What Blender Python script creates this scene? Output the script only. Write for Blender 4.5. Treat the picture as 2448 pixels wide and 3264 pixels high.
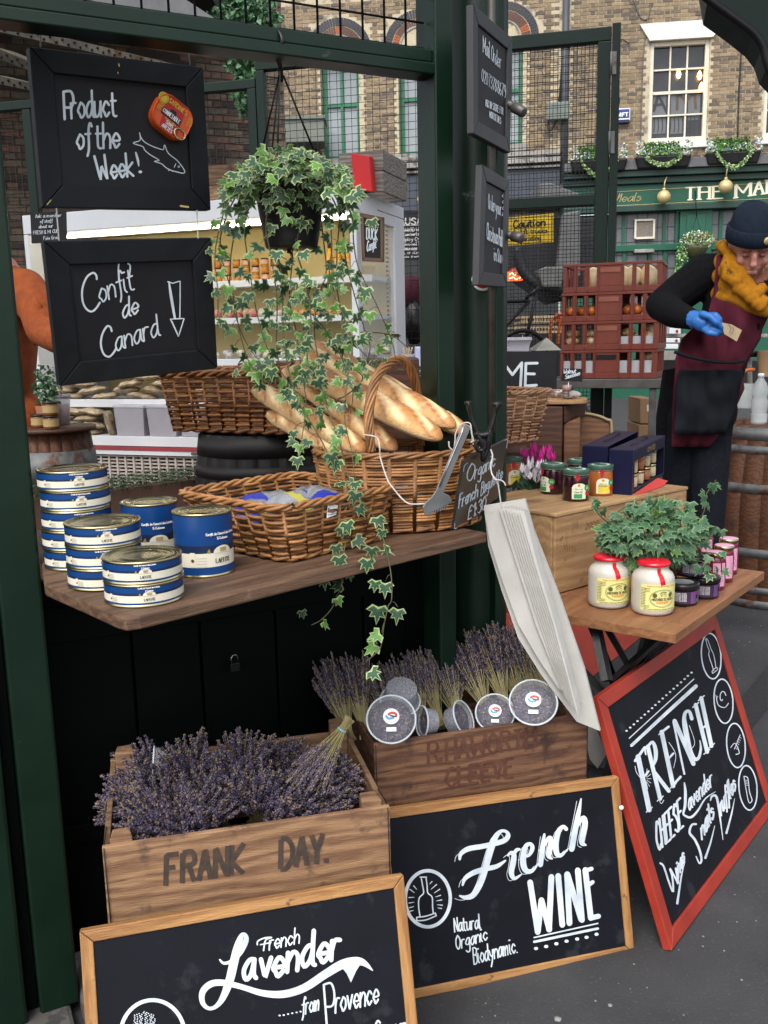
import bpy, bmesh, math, random
from math import sin, cos, pi, radians, sqrt, atan2, tan
from mathutils import Vector as V, Matrix as MX, noise as NZ
random.seed(7)
for o in list(bpy.data.objects): bpy.data.objects.remove(o)
SC = bpy.context.scene; COL = SC.collection
# ---------------------------------------------------------------- camera, sky, sun, exposure
CAMH = 1.42; FPX = 2950.0
_p, _r = radians(10.5), radians(1.2)
FW = V((0, cos(_p), -sin(_p))); _u = V((0, sin(_p), cos(_p))); _x = V((1, 0, 0))
RT = _x*cos(_r) - _u*sin(_r); UP = _u*cos(_r) + _x*sin(_r)
CAM = V((0, 0, CAMH))
cd = bpy.data.cameras.new('camera'); cam = bpy.data.objects.new('camera', cd); COL.objects.link(cam)
cd.sensor_fit = 'HORIZONTAL'; cd.sensor_width = 36; cd.lens = 36*FPX/2448; cd.clip_end = 300; cd.clip_start = .05
cam.matrix_world = MX(((RT.x, UP.x, -FW.x, 0), (RT.y, UP.y, -FW.y, 0), (RT.z, UP.z, -FW.z, CAMH), (0, 0, 0, 1)))
SC.camera = cam
W = bpy.data.worlds.new('World'); SC.world = W; W.use_nodes = True
nt = W.node_tree; bg = nt.nodes['Background']; sk = nt.nodes.new('ShaderNodeTexSky'); sk.sky_type = 'NISHITA'
SUN_EL, SUN_AZ = radians(52), radians(200)
sk.sun_disc = False; sk.sun_elevation = SUN_EL; sk.sun_rotation = SUN_AZ; sk.air_density = 1; sk.dust_density = 3; sk.ozone_density = .6
hs = nt.nodes.new('ShaderNodeHueSaturation'); hs.inputs['Saturation'].default_value = .35
nt.links.new(sk.outputs[0], hs.inputs['Color']); nt.links.new(hs.outputs[0], bg.inputs[0]); bg.inputs[1].default_value = .15
sd = bpy.data.lights.new('sun', 'SUN'); sd.energy = 1.3; sd.angle = radians(40); sd.color = (1, .975, .94)
so = bpy.data.objects.new('sun', sd); COL.objects.link(so)
_d = V((sin(SUN_AZ)*cos(SUN_EL), cos(SUN_AZ)*cos(SUN_EL), sin(SUN_EL)))
so.rotation_euler = _d.to_track_quat('Z', 'Y').to_euler()
vs = SC.view_settings; vs.view_transform = 'Standard'; vs.look = 'None'; vs.exposure = 0.85; vs.gamma = 1; vs.use_curve_mapping = False
SC.cycles.max_bounces = 8; SC.cycles.transparent_max_bounces = 16
# ---------------------------------------------------------------- where a sight line meets a plane
def ray(x, y): return FW + RT*((x-1224)/FPX) - UP*((y-1632)/FPX)
def atz(x, y, z): d = ray(x, y); return CAM + d*((z-CAMH)/d.z)
def aty(x, y, Y): d = ray(x, y); return CAM + d*(Y/d.y)
def plane(P, n):
    P = V(P); n = V(n)
    def f(x, y, h=0):
        d = ray(x, y); return CAM + d*((P-CAM).dot(n)/d.dot(n)) + n*h
    return f
def vplane(P, hdg, ):            # upright plane through P, running along a heading in degrees; its normal looks back at the camera
    a = radians(hdg); n = V((sin(a), -cos(a), 0)); return plane(P, n)
def quad(p, depth=None, zb=None):  # the flat four-cornered thing whose corners are seen at p (TL TR BR BL)
    import numpy as np
    r = [ray(*q) for q in p]
    A = np.array([list(r[0]), list(-r[1]), list(r[2]), list(-r[3])]).T
    n = np.linalg.svd(A)[2][-1]; n = n/n[3]
    P = [r[i]*float(n[i]) for i in range(4)]
    s = depth if depth else (zb-CAMH)/P[3].z
    return [CAM + q*s for q in P]
def crop(ox, oy, s): return lambda *p: [(ox+s*a, oy+s*b) for a, b in p]
WALL0 = V((-.69, 1.80, 0)); WH = 27
wal = vplane(WALL0, WH); bck = vplane((0, 6, 0), -14); pub = vplane((0, 22, 0), -8)
def frame(P, hdg=0, z=None):
    P = V(P); return MX.Translation(P) @ MX.Rotation(radians(hdg), 4, 'Z')
def basis(o, ex, ey, ez): return MX(((ex.x, ey.x, ez.x, o.x), (ex.y, ey.y, ez.y, o.y), (ex.z, ey.z, ez.z, o.z), (0, 0, 0, 1)))
# ---------------------------------------------------------------- materials
MATS = {}
def N(t, ty, **k):
    n = t.nodes.new('ShaderNode'+ty)
    for a, b in k.items():
        if a.startswith('_'): setattr(n, a[1:], b)
        else: n.inputs[a.replace('__', ' ')].default_value = b
    return n
def mat(name, c1, c2=None, rough=.6, metal=0, sc=12, st=(1, 1, 1), bump=.15, bsc=None, spots=None, kind='noise', trans=0, alpha=1, emit=0, coat=0, ior=1.45, dist=.0, spec=.5):
    if name in MATS: return MATS[name]
    m = bpy.data.materials.new(name); m.use_nodes = True; t = m.node_tree; b = t.nodes['Principled BSDF']; L = t.links.new
    c1 = (*c1, 1); c2 = (*c2, 1) if c2 else tuple(x*.72 for x in c1[:3])+(1,)
    tc = N(t, 'TexCoord'); mp = N(t, 'Mapping'); mp.inputs['Scale'].default_value = st; L(tc.outputs['Object'], mp.inputs[0])
    n1 = N(t, 'TexNoise', Scale=sc, Detail=6, Roughness=.6, Distortion=dist); L(mp.outputs[0], n1.inputs[0])
    src = n1.outputs[0]
    if kind == 'wood':
        wv = N(t, 'TexWave', Scale=sc*.16, Distortion=14, Detail=3); wv.inputs['Detail Scale'].default_value = 1.2; wv.bands_direction = 'Z'
        L(mp.outputs[0], wv.inputs[0]); mx = N(t, 'Mix', Factor=.45); mx.data_type = 'FLOAT'
        L(wv.outputs['Fac'], mx.inputs[2]); L(n1.outputs[0], mx.inputs[3]); mx.inputs[0].default_value = .72; src = mx.outputs[0]
    rp = N(t, 'ValToRGB'); rp.color_ramp.elements[0].position = .32; rp.color_ramp.elements[1].position = .68
    rp.color_ramp.elements[0].color = c2; rp.color_ramp.elements[1].color = c1; L(src, rp.inputs[0]); out = rp.outputs[0]
    if spots:                     # (colour, amount 0..1, scale): worn or stained patches
        col, amt, ss = spots[:3]
        n3 = N(t, 'TexNoise', Scale=ss, Detail=8, Roughness=.65); L(tc.outputs['Object'], n3.inputs[0])
        r3 = N(t, 'ValToRGB'); r3.color_ramp.elements[0].position = 1-amt-.04; r3.color_ramp.elements[1].position = 1-amt+.04
        L(n3.outputs[0], r3.inputs[0]); m3 = N(t, 'Mix'); m3.data_type = 'RGBA'; L(r3.outputs[0], m3.inputs[0]); L(out, m3.inputs[6]); m3.inputs[7].default_value = (*col, 1); out = m3.outputs[2]
    L(out, b.inputs['Base Color']); b.inputs['Roughness'].default_value = rough; b.inputs['Metallic'].default_value = metal
    b.inputs['IOR'].default_value = ior; b.inputs['Specular IOR Level'].default_value = spec
    if rough < .9:
        rr = N(t, 'MapRange'); rr.inputs[3].default_value = max(.03, rough-.1); rr.inputs[4].default_value = min(1, rough+.15); L(n1.outputs[0], rr.inputs[0]); L(rr.outputs[0], b.inputs['Roughness'])
    if bump:
        n2 = N(t, 'TexNoise', Scale=bsc or sc*3, Detail=5); L(mp.outputs[0], n2.inputs[0]); bp = N(t, 'Bump', Strength=bump, Distance=.004); L(n2.outputs[0], bp.inputs['Height']); L(bp.outputs[0], b.inputs['Normal'])
    if trans: b.inputs['Transmission Weight'].default_value = trans
    if coat: b.inputs['Coat Weight'].default_value = coat; b.inputs['Coat Roughness'].default_value = .12
    if alpha < 1: b.inputs['Alpha'].default_value = alpha
    if emit: b.inputs['Emission Color'].default_value = c1; b.inputs['Emission Strength'].default_value = emit
    MATS[name] = m; return m
def wood(name, c1, c2, rough=.6, sc=6, bump=.35, spots=None, **k): return mat(name, c1, c2, rough, sc=sc, st=(1.6, 14, 14), bump=bump, bsc=30, kind='wood', spots=spots, dist=1.5, **k)
GREEN = mat('green_gloss_paint', (.003, .017, .0085), (.002, .0115, .006), .38, spec=.4, sc=5, bump=.12, bsc=40, spots=((.12, .16, .13), .28, 9))
GREEN2 = mat('green_paint_back', (.005, .018, .013), (.0035, .013, .009), .45, sc=9, bump=.08, spec=.3)
GREENDK = mat('shade_darkened_board_paint', (.0016, .003, .0028), (.001, .002, .002), .6, sc=8, bump=.1, spec=.12)  # stall green with the shade under shelf and in groove put into the colour
BLACKF = mat('black_sign_frame_paint', (.012, .013, .016), (.008, .009, .011), .5, sc=20, bump=.12, spots=((.05, .05, .055), .3, 60), spec=.25)
PANEL = mat('blackboard_panel', (.014, .014, .017), (.01, .01, .012), .5, sc=7, bump=.05, spec=.3)
BOARD = mat('blackboard_outdoor', (.007, .008, .013), (.005, .006, .009), .6, sc=9, bump=.1, spots=((.018, .021, .025), .39, 12), spec=.22)
CHALK = mat('white_paint_marker', (.74, .79, .83), (.46, .52, .58), .6, sc=15, bump=.05)
CHALK2 = mat('white_marker_thin', (.75, .78, .8), (.6, .64, .68), .6, sc=30, bump=0)
ORW = wood('honey_pine', (.42, .22, .08), (.26, .12, .04), .5, spots=((.12, .06, .03), .33, 20))
REDP = mat('red_frame_paint', (.36, .035, .018), (.26, .024, .014), .5, sc=8, bump=.2, spots=((.3, .12, .06), .3, 40))
SHELFW = wood('worn_shelf_wood', (.15, .085, .05), (.07, .038, .024), .55, spots=((.22, .17, .13), .36, 6))
CRATEW = wood('old_crate_wood', (.25, .145, .075), (.12, .06, .032), .7, spots=((.07, .04, .028), .4, 9))
CRATEW2 = wood('red_brown_crate_wood', (.2, .1, .052), (.08, .034, .02), .68, spots=((.05, .025, .018), .42, 8))
BOXW = wood('pale_wine_box_wood', (.44, .27, .13), (.3, .17, .075), .6, sc=4, spots=((.2, .11, .06), .41, 7))
TABLEW = wood('oiled_table_wood', (.3, .14, .062), (.2, .085, .036), .42, sc=5)
DARKW = wood('dark_block_wood', (.1, .04, .02), (.05, .02, .012), .5)
BARW = wood('barrel_oak', (.15, .062, .026), (.075, .028, .014), .6, spots=((.05, .025, .02), .38, 6))
BARDK = mat('barrel_dark', (.02, .017, .016), (.012, .01, .01), .5, sc=10)
HOOP = mat('galvanised_hoop', (.2, .21, .21), (.1, .1, .1), .55, .5, sc=18, spots=((.12, .06, .04), .4, 12))
STEEL = mat('brushed_steel', (.5, .5, .5), (.4, .4, .4), .32, 1, sc=14, bump=.05)
DKSTEEL = mat('dull_steel', (.16, .15, .14), (.09, .085, .08), .5, .7, sc=12)
IRON = mat('black_iron', (.012, .012, .013), None, .4, .3, sc=30)
WICK = mat('brown_willow', (.3, .125, .035), (.16, .058, .018), .4, sc=26, bump=.3, bsc=90)
WICK2 = mat('honey_willow', (.36, .175, .062), (.2, .085, .03), .42, sc=24, bump=.3, bsc=90)
WICK3 = mat('pale_willow', (.4, .22, .12), (.24, .12, .06), .45, sc=24)
TIN = mat('gold_lacquered_tin', (.62, .55, .32), (.5, .44, .25), .24, 1, sc=6, bump=.03)
CANBLUE = mat('blue_label', (.004, .048, .19), (.003, .038, .155), .32, sc=5, bump=0)
CANDK = mat('navy_label_shade', (.006, .014, .035), (.012, .028, .08), .32, sc=9, bump=0, st=(1, 1, 4))
CANCREAM = mat('cream_label', (.72, .68, .55), (.66, .62, .5), .4, sc=8, bump=0)
INK = mat('black_ink', (.015, .012, .012), None, .6, bump=0)
GOLDINK = mat('gold_ink', (.4, .26, .07), None, .5, bump=0)
WHITE = mat('white_enamel', (.74, .76, .78), (.68, .7, .73), .4, sc=4, bump=.03)
WHITEP = mat('white_print', (.8, .8, .8), (.74, .74, .74), .6, bump=0)
LEAFG = mat('ivy_green', (.024, .08, .034), (.012, .045, .022), .42, sc=40, bump=.3, bsc=120)
LEAFM = mat('ivy_cream_margin', (.33, .38, .18), (.17, .25, .08), .45, sc=40, bump=.2)
LEAFY = mat('ivy_young_green', (.08, .22, .03), (.05, .14, .02), .42, sc=40, bump=.2)
STEM = mat('brown_stem', (.05, .035, .02), (.09, .1, .035), .6, sc=30, bump=.1)
def rnd(m, lo, hi):
    t = m.node_tree; b = t.nodes['Principled BSDF']; s = b.inputs['Base Color'].links[0].from_socket; oi = t.nodes.new('ShaderNodeObjectInfo'); mr = N(t, 'MapRange'); mr.inputs[3].default_value = lo; mr.inputs[4].default_value = hi; h = t.nodes.new('ShaderNodeHueSaturation'); t.links.new(oi.outputs['Random'], mr.inputs[0]); t.links.new(mr.outputs[0], h.inputs['Value']); t.links.new(s, h.inputs['Color']); t.links.new(h.outputs[0], b.inputs['Base Color'])
for _m in (LEAFG, LEAFM, LEAFY, WICK, WICK2, CRATEW, CRATEW2): rnd(_m, .62, 1.35)
BLKPL = mat('black_plastic', (.012, .012, .013), None, .4, sc=8, bump=.05)
STRING = mat('cotton_string', (.55, .53, .5), (.4, .38, .36), .9, sc=80, bump=.3)
SKIN = mat('skin', (.42, .2, .14), (.35, .14, .1), .55, sc=14, bump=.08)
def vcol(name, rough=.6, bump=.15, sc=40):
    m = mat(name, (.5, .5, .5), None, rough, sc=sc, bump=bump); t = m.node_tree
    a = t.nodes.new('ShaderNodeVertexColor'); a.layer_name = 'Col'; b = t.nodes['Principled BSDF']
    old = b.inputs['Base Color'].links[0].from_socket; mx = t.nodes.new('ShaderNodeMix'); mx.data_type = 'RGBA'; mx.blend_type = 'MULTIPLY'; mx.inputs[0].default_value = 1
    hv = t.nodes.new('ShaderNodeMix'); hv.data_type = 'RGBA'; hv.blend_type = 'MULTIPLY'; hv.inputs[0].default_value = 1; hv.inputs[7].default_value = (2.25, 2.25, 2.25, 1)
    t.links.new(old, hv.inputs[6]); t.links.new(hv.outputs[2], mx.inputs[6]); t.links.new(a.outputs[0], mx.inputs[7]); t.links.new(mx.outputs[2], b.inputs['Base Color']); return m
# ---------------------------------------------------------------- mesh building
I4 = MX.Identity(4)
class MB:
    def __init__(s, M=None): s.M = M or I4; s.v = []; s.f = []; s.m = []; s.sm = []
    def add(s, vs, fs, mi=0, smooth=False, T=None):
        n = len(s.v); s.v += [tuple(T @ V(p)) for p in vs] if T else [tuple(p) for p in vs]
        s.f += [tuple(n+i for i in f) for f in fs]; s.m += [mi]*len(fs); s.sm += [smooth]*len(fs); return s
    def wadd(s, vs, fs, mi=0, smooth=False):   # given in world coordinates
        iv = s.M.inverted(); return s.add([iv @ V(p) for p in vs], fs, mi, smooth)
    def box(s, x0, x1, y0, y1, z0, z1, mi=0, T=None, tp=0):
        vs = [(x0, y0, z0), (x1, y0, z0), (x1, y1, z0), (x0, y1, z0), (x0+tp, y0+tp, z1), (x1-tp, y0+tp, z1), (x1-tp, y1-tp, z1), (x0+tp, y1-tp, z1)]
        return s.add(vs, [(0, 3, 2, 1), (4, 5, 6, 7), (0, 1, 5, 4), (1, 2, 6, 5), (2, 3, 7, 6), (3, 0, 4, 7)], mi, False, T)
    def hexa(s, a, b, mi=0):   # two loops of points, world coordinates, joined into a closed prism
        n = len(a); vs = list(a)+list(b)
        return s.wadd(vs, [tuple(range(n))[::-1], tuple(range(n, 2*n))]+[(i, (i+1) % n, n+(i+1) % n, n+i) for i in range(n)], mi)
    def lathe(s, prof, n=24, mi=0, T=None, smooth=True, cap=True, sx=1, sy=1):
        vs = [(r*cos(2*pi*k/n)*sx, r*sin(2*pi*k/n)*sy, z) for r, z in prof for k in range(n)]; fs = []
        for i in range(len(prof)-1):
            for k in range(n): a = i*n+k; b = i*n+(k+1) % n; fs.append((a, b, b+n, a+n))
        mm = mi if isinstance(mi, int) else None
        if mm is None:
            for i in range(len(prof)-1): s_fs = fs[i*n:(i+1)*n]; 
            base = len(s.v); s.add(vs, [], 0, smooth, T)
            for i in range(len(prof)-1):
                for f in fs[i*n:(i+1)*n]: s.f.append(tuple(base+j for j in f)); s.m.append(mi[i]); s.sm.append(smooth)
            if cap: s.f.append(tuple(base+k for k in range(n))[::-1]); s.m.append(mi[0]); s.sm.append(False); s.f.append(tuple(base+(len(prof)-1)*n+k for k in range(n))); s.m.append(mi[-1]); s.sm.append(False)
            return s
        if cap: fs += [tuple(range(n))[::-1], tuple((len(prof)-1)*n+k for k in range(n))]
        return s.add(vs, fs, mi, smooth, T)
    def tube(s, pts, r, n=6, mi=0, closed=False, cap=True, flat=1.0, smooth=True):
        pts = [V(p) for p in pts]; m = len(pts); rr = r if isinstance(r, (list, tuple)) else [r]*m; vs = []; up = None
        for i, p in enumerate(pts):
            t = (pts[(i+1) % m]-pts[i-1]) if closed else (pts[min(i+1, m-1)]-pts[max(i-1, 0)])
            if t.length < 1e-9: t = V((0, 0, 1))
            t.normalize()
            if up is None: up = V((0, 0, 1)) if abs(t.z) < .9 else V((1, 0, 0))
            a = t.cross(up); a.normalize() if a.length > 1e-6 else None
            b = a.cross(t); up = b
            for k in range(n): q = 2*pi*k/n; vs.append(p + a*(cos(q)*rr[i]) + b*(sin(q)*rr[i]*flat))
        fs = []
        for i in range(m if closed else m-1):
            for k in range(n): a = i*n+k; b = i*n+(k+1) % n; c = ((i+1) % m)*n; fs.append((a, b, c+(k+1) % n, c+k))
        if cap and not closed: fs += [tuple(range(n))[::-1], tuple((m-1)*n+k for k in range(n))]
        return s.add(vs, fs, mi, smooth)
    def wtube(s, pts, *a, **k): iv = s.M.inverted(); return s.tube([iv @ V(p) for p in pts], *a, **k)
    def ball(s, c, r, n=8, mi=0, sz=1, sx=1, sy=1, jit=0):
        m = max(3, n//2); vs = [(c[0], c[1], c[2]-r*sz)]
        for i in range(1, m):
            a = pi*i/m
            for k in range(n):
                j = 1+random.uniform(-jit, jit); q = 2*pi*k/n; vs.append((c[0]+r*sx*sin(a)*cos(q)*j, c[1]+r*sy*sin(a)*sin(q)*j, c[2]-r*sz*cos(a)*j))
        vs.append((c[0], c[1], c[2]+r*sz)); fs = [(0, 1+(k+1) % n, 1+k) for k in range(n)]
        for i in range(m-2):
            for k in range(n): a = 1+i*n+k; b = 1+i*n+(k+1) % n; fs.append((a, b, b+n, a+n))
        e = len(vs)-1; q = 1+(m-2)*n; fs += [(q+k, q+(k+1) % n, e) for k in range(n)]
        return s.add(vs, fs, mi, True)
    def mesh(s, name, mats):
        me = bpy.data.meshes.new(name); me.from_pydata(s.v, [], s.f)
        for m in (mats if isinstance(mats, (list, tuple)) else [mats]): me.materials.append(m)
        me.polygons.foreach_set('material_index', s.m); me.polygons.foreach_set('use_smooth', s.sm); me.update(); return me
    def build(s, name, mats, parent=None, bev=0, kind=None, label=None):
        o = bpy.data.objects.new(name, s.mesh(name, mats)); COL.objects.link(o); place(o, s.M, parent)
        if bev:
            b = o.modifiers.new('bevel', 'BEVEL'); b.width = bev; b.segments = 2; b.limit_method = 'ANGLE'; b.angle_limit = .6; b.harden_normals = False
        if kind: o['kind'] = kind
        if label: o['label'] = label
        return o
def rootmat(p):
    M = I4
    while p is not None: M = p.matrix_basis @ M; p = p.parent
    return M
def place(o, M, parent):
    if parent is not None: o.parent = parent; o.matrix_basis = rootmat(parent).inverted() @ M
    else: o.matrix_basis = M.copy()
def tag(o, label, cat, group=None, kind=None):
    o['label'] = label; o['category'] = cat
    if group: o['group'] = group
    if kind: o['kind'] = kind
    return o
def thing(name, label, cat, loc=(0, 0, 0), hdg=0, group=None, M=None):
    o = bpy.data.objects.new(name, None); COL.objects.link(o); o.empty_display_size = .05
    o.matrix_basis = M.copy() if M else frame(loc, hdg); return tag(o, label, cat, group)
def struct(name, mb, mats, **k): return mb.build(name, mats, None, kind='structure', **k)
def dup(root, M, label, group=None):
    def cp(o, par):
        c = o.copy(); COL.objects.link(c); c.parent = par
        for ch in KIDS.get(o.name, [q for q in o.children]): cp(ch, c)
        return c
    c = cp(root, None); c.matrix_basis = M.copy(); c['label'] = label
    if group: c['group'] = group
    return c
KIDS = {}
def inst(name, me, M, parent=None): o = bpy.data.objects.new(name, me); COL.objects.link(o); place(o, M, parent); return o
def cat_rom(p, k=4, closed=False):
    n = len(p)
    if n < 3: return list(p)
    out = []; D = len(p[0])
    for i in range(n if closed else n-1):
        a, b, c, d = p[(i-1) % n if closed else max(i-1, 0)], p[i], p[(i+1) % n], p[(i+2) % n if closed else min(i+2, n-1)]
        for j in range(k):
            t = j/k; out.append(tuple(.5*((2*b[q])+(-a[q]+c[q])*t+(2*a[q]-5*b[q]+4*c[q]-d[q])*t*t+(-a[q]+3*b[q]-3*c[q]+d[q])*t**3) for q in range(D)))
    if not closed: out.append(tuple(p[-1]))
    return out
# ---------------------------------------------------------------- hand lettering: strokes laid on a surface
GL = {}
for _g in '''a4:47 27 05 13 34 47/47 44 53|b4:0a 03/05 27 46 44 23 03|c4:46 27 05 14 23 44|d4:47 27 05 13 34 46/4a 44 53|e4:05 45 46 27 05 14 23 44|f3:49 3a 28 23 11/07 37
g4:47 27 05 14 34 46/47 41 20 01|h4:0a 03/05 27 46 43|i1:07 04 13/!09 19|j2:27 21 00/!29 39|k4:0a 03/!47 05 43|l1:0a 04 13|m6:07 03/05 17 26 23/25 47 56 53|n4:07 03/05 27 46 43|o4:27 05 14 23 44 46 27
p4:07 00/06 27 46 44 23 04|q4:47 27 05 13 34 46/47 40|r3:07 03/05 17 37|s3:36 17 06 35 34 13 04|t3:19 14 23 33/!07 37|u4:07 04 13 34 47/47 43|v4:!07 23 47|w6:!07 13 36 53 67|x4:!07 43/!47 03|y4:07 15 34/47 33 10|z4:!07 47 03 43
A4:!03 2a 43/!16 36|B4:!0a 03/0a 2a 49 37 07/!27 07/27 46 44 23 03|C4:49 2a 07 05 23 44|D4:!0a 03/0a 2a 48 45 23 03|E4:!4a 0a 03 43/!07 37|F4:!4a 0a 03/!07 37|G4:49 2a 07 05 23 44 46 26|H4:!0a 03/!4a 43/!07 47|I1:!0a 03|J3:3a 34 13 04
K4:!0a 03/!4a 06 43|L4:!0a 03 43|M6:!03 0a 35 6a 63|N4:!03 0a 43 4a|O4:2a 08 05 23 45 48 2a|P4:!0a 03/0a 3a 48 36 06|Q4:2a 08 05 23 45 48 2a/!34 52|R4:!0a 03/0a 3a 48 37 07/!27 43|S4:49 2a 08 27 45 33 04|T4:!0a 4a/!2a 23|U4:0a 05 23 45 4a
V4:!0a 23 4a|W6:!0a 13 37 53 6a|X4:!0a 43/!4a 03|Y4:!0a 26 4a/!26 23|Z4:!0a 4a 03 43|04:2a 08 05 23 45 48 2a|12:!08 2a 23|24:08 2a 48 36 03 43|34:09 2a 48 27 45 23 04|44:!33 3a 05 45|54:4a 0a 07 36 45 23 04|64:3a 06 04 23 45 26 05
74:!0a 4a 13|84:27 09 2a 49 27 05 23 45 27|94:46 27 08 2a 48 45 23|!1:!0a 06/!04 03|.1:!04 03|,1:!04 12|£4:49 2a 08 04 03 43/!07 37|:1:!07 06/!04 03|-3:!06 36|&4:43 08 2a 38 05 13 44'''.replace('\n', '|').split('|'):
    GL[_g[0]] = (int(_g[1]), [(st[0] != '!', [(int(tk[0]), int(tk[1], 16)-3) for tk in st.lstrip('!').split()]) for st in _g.split(':', 2 if _g[0] == ':' else 1)[-1].split('/')])
GL[' '] = (2, [])
class Pen:
    def __init__(s, fn, M=None, base=.0008): s.fn = fn; s.mb = MB(M or I4); s.k = 0; s.base = base
    def stroke(s, pts, w, smooth=True, closed=False, mi=0, contrast=0, cap=True):
        ws = w if isinstance(w, (list, tuple)) else None
        P = [(p[0], p[1], (ws[min(i, len(ws)-1)] if ws else w)) for i, p in enumerate(pts)]
        if closed: P = cat_rom(P, 4, True); P.append(P[0])
        elif smooth: P = cat_rom(P, 4)
        else:
            Q = []
            for a, b in zip(P[:-1], P[1:]): Q += [a, tuple(a[i]*.12+b[i]*.88 for i in range(3))]
            P = Q+[P[-1]] if len(P) > 2 else P
        if len(P) < 2: return
        T = []
        for i in range(len(P)):
            a = P[max(i-1, 0)]; b = P[min(i+1, len(P)-1)]; dx, dy = b[0]-a[0], b[1]-a[1]; l = math.hypot(dx, dy) or 1; T.append((dx/l, dy/l))
        rows = [(P[i][0], P[i][1], T[i], P[i][2]*(1-contrast*abs(T[i][0]))) for i in range(len(P))]
        if cap and not closed:
            a = rows[0]; b = rows[-1]; h = a[3]/2; g = b[3]/2
            rows = [(a[0]-a[2][0]*h, a[1]-a[2][1]*h, a[2], a[3]*.3), (a[0]-a[2][0]*h*.6, a[1]-a[2][1]*h*.6, a[2], a[3]*.8)]+rows+[(b[0]+b[2][0]*g*.6, b[1]+b[2][1]*g*.6, b[2], b[3]*.8), (b[0]+b[2][0]*g, b[1]+b[2][1]*g, b[2], b[3]*.3)]
        s.k += 1; h0 = s.base + (s.k % 9)*.00012; vs = []
        for i, (x, y, t, w_) in enumerate(rows):
            h = h0 + i*.000006
            vs += [s.fn(x-t[1]*w_/2, y+t[0]*w_/2, h), s.fn(x+t[1]*w_/2, y-t[0]*w_/2, h)]
        s.mb.wadd(vs, [(2*i, 2*i+1, 2*i+3, 2*i+2) for i in range(len(rows)-1)], mi)
    def fill(s, pts, mi=0, smooth=False):
        P = cat_rom(pts, 4, True) if smooth else pts; s.k += 1; h = s.base*.6+(s.k % 9)*.00008
        s.mb.wadd([s.fn(x, y, h) for x, y in P], [tuple(range(len(P)))], mi)
    def text(s, txt, p0, p1, up, w, mi=0, contrast=0, smooth=True, shadow=None, jit=.0, serif=0, cap=True):
        tot = sum(GL.get(c, GL['o'])[0]+1.4 for c in txt)-1.4; ex = ((p1[0]-p0[0])/tot, (p1[1]-p0[1])/tot); ey = (up[0]/7, up[1]/7); x = 0
        for c in txt:
            wd, sts = GL.get(c, GL['o']); jx, jy = random.uniform(-jit, jit), random.uniform(-jit, jit)
            for sm, st in sts:
                Q = [(p0[0]+ex[0]*(x+a+jx)+ey[0]*(b+jy), p0[1]+ex[1]*(x+a+jx)+ey[1]*(b+jy)) for a, b in st]
                if shadow: s.stroke([(a+shadow[0], b+shadow[1]) for a, b in Q], shadow[2], sm and smooth, mi=mi)
                s.stroke(Q, w, sm and smooth, mi=mi, contrast=contrast, cap=cap)
                if serif and len(Q) > 1:
                    for q, r in ((Q[0], Q[1]), (Q[-1], Q[-2])):
                        if abs(q[1]-r[1]) > abs(q[0]-r[0])*.5: s.stroke([(q[0]-serif*ex[0], q[1]-serif*ex[1]), (q[0]+serif*ex[0], q[1]+serif*ex[1])], w*.4, False, mi=mi)
            x += wd+1.4
    def ring(s, c, rx, ry, w, ang=0, mi=0, n=28):
        s.stroke([(c[0]+rx*cos(a)*cos(ang)-ry*sin(a)*sin(ang), c[1]+rx*cos(a)*sin(ang)+ry*sin(a)*cos(ang)) for a in [2*pi*k/n for k in range(n)]], w, closed=True, mi=mi)
    def disc(s, c, rx, ry, ang=0, mi=0, n=14): s.fill([(c[0]+rx*cos(a)*cos(ang)-ry*sin(a)*sin(ang), c[1]+rx*cos(a)*sin(ang)+ry*sin(a)*cos(ang)) for a in [2*pi*k/n for k in range(n)]], mi)
    def dot(s, c, r, mi=0): s.stroke([(c[0]-r*.3, c[1]), (c[0]+r*.3, c[1])], r*2, False, mi=mi)
    def build(s, mats, parent, name='lettering'): return s.mb.build(name, mats, parent) if s.mb.f else None
def framed(name, label, cat, Q, fw, th, fmat, pmat, recess=.006, group=None, ftop=None, split=True):
    """a framed board from its four outer corners (TL TR BR BL, in one plane)"""
    TL, TR, BR, BL = Q; ex = (TR-TL).normalized(); n = ex.cross((TL-BL)).normalized()
    if n.dot(CAM-TL) < 0: n = -n
    M = basis((BL+BR)/2, ex, n, ex.cross(n) if ex.cross(n).z > 0 else -ex.cross(n))
    t = thing(name, label, cat, group=group, M=MX.Translation((BL+BR)/2) @ MX.Rotation(atan2(ex.y, ex.x), 4, 'Z'))
    w = (TR-TL).length; h = (TL-BL).length; a, b = fw/w, fw/h
    def P(u, v): return (TL*(1-u)+TR*u)*(1-v)+(BL*(1-u)+BR*u)*v
    O = [P(0, 0), P(1, 0), P(1, 1), P(0, 1)]; I = [P(a, b), P(1-a, b), P(1-a, 1-b), P(a, 1-b)]
    for i in range(4):
        j = (i+1) % 4; e = (O[j]-O[i]).normalized(); F = basis(O[i], e, e.cross(n), n) if True else None
        m = MB(basis((O[i]+O[j])/2, e, n.cross(e), n)); g = .0006
        m.hexa([q for q in (O[i]+e*g, O[j]-e*g, I[j]-e*g, I[i]+e*g)], [q-n*th for q in (O[i]+e*g, O[j]-e*g, I[j]-e*g, I[i]+e*g)])
        m.build('frame_rail', fmat, t, bev=min(.002, th*.12))
    p = MB(M); s2 = -recess
    e2 = .0015
    J = [P(a-.002/w, b-.002/h), P(1-a+.002/w, b-.002/h), P(1-a+.002/w, 1-b+.002/h), P(a-.002/w, 1-b+.002/h)]
    p.hexa([q+n*s2 for q in J], [q+n*(s2-.004) for q in J]); p.build('board_panel', pmat, t)
    fn = plane(TL+n*s2, n); return t, fn, n, P
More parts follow.
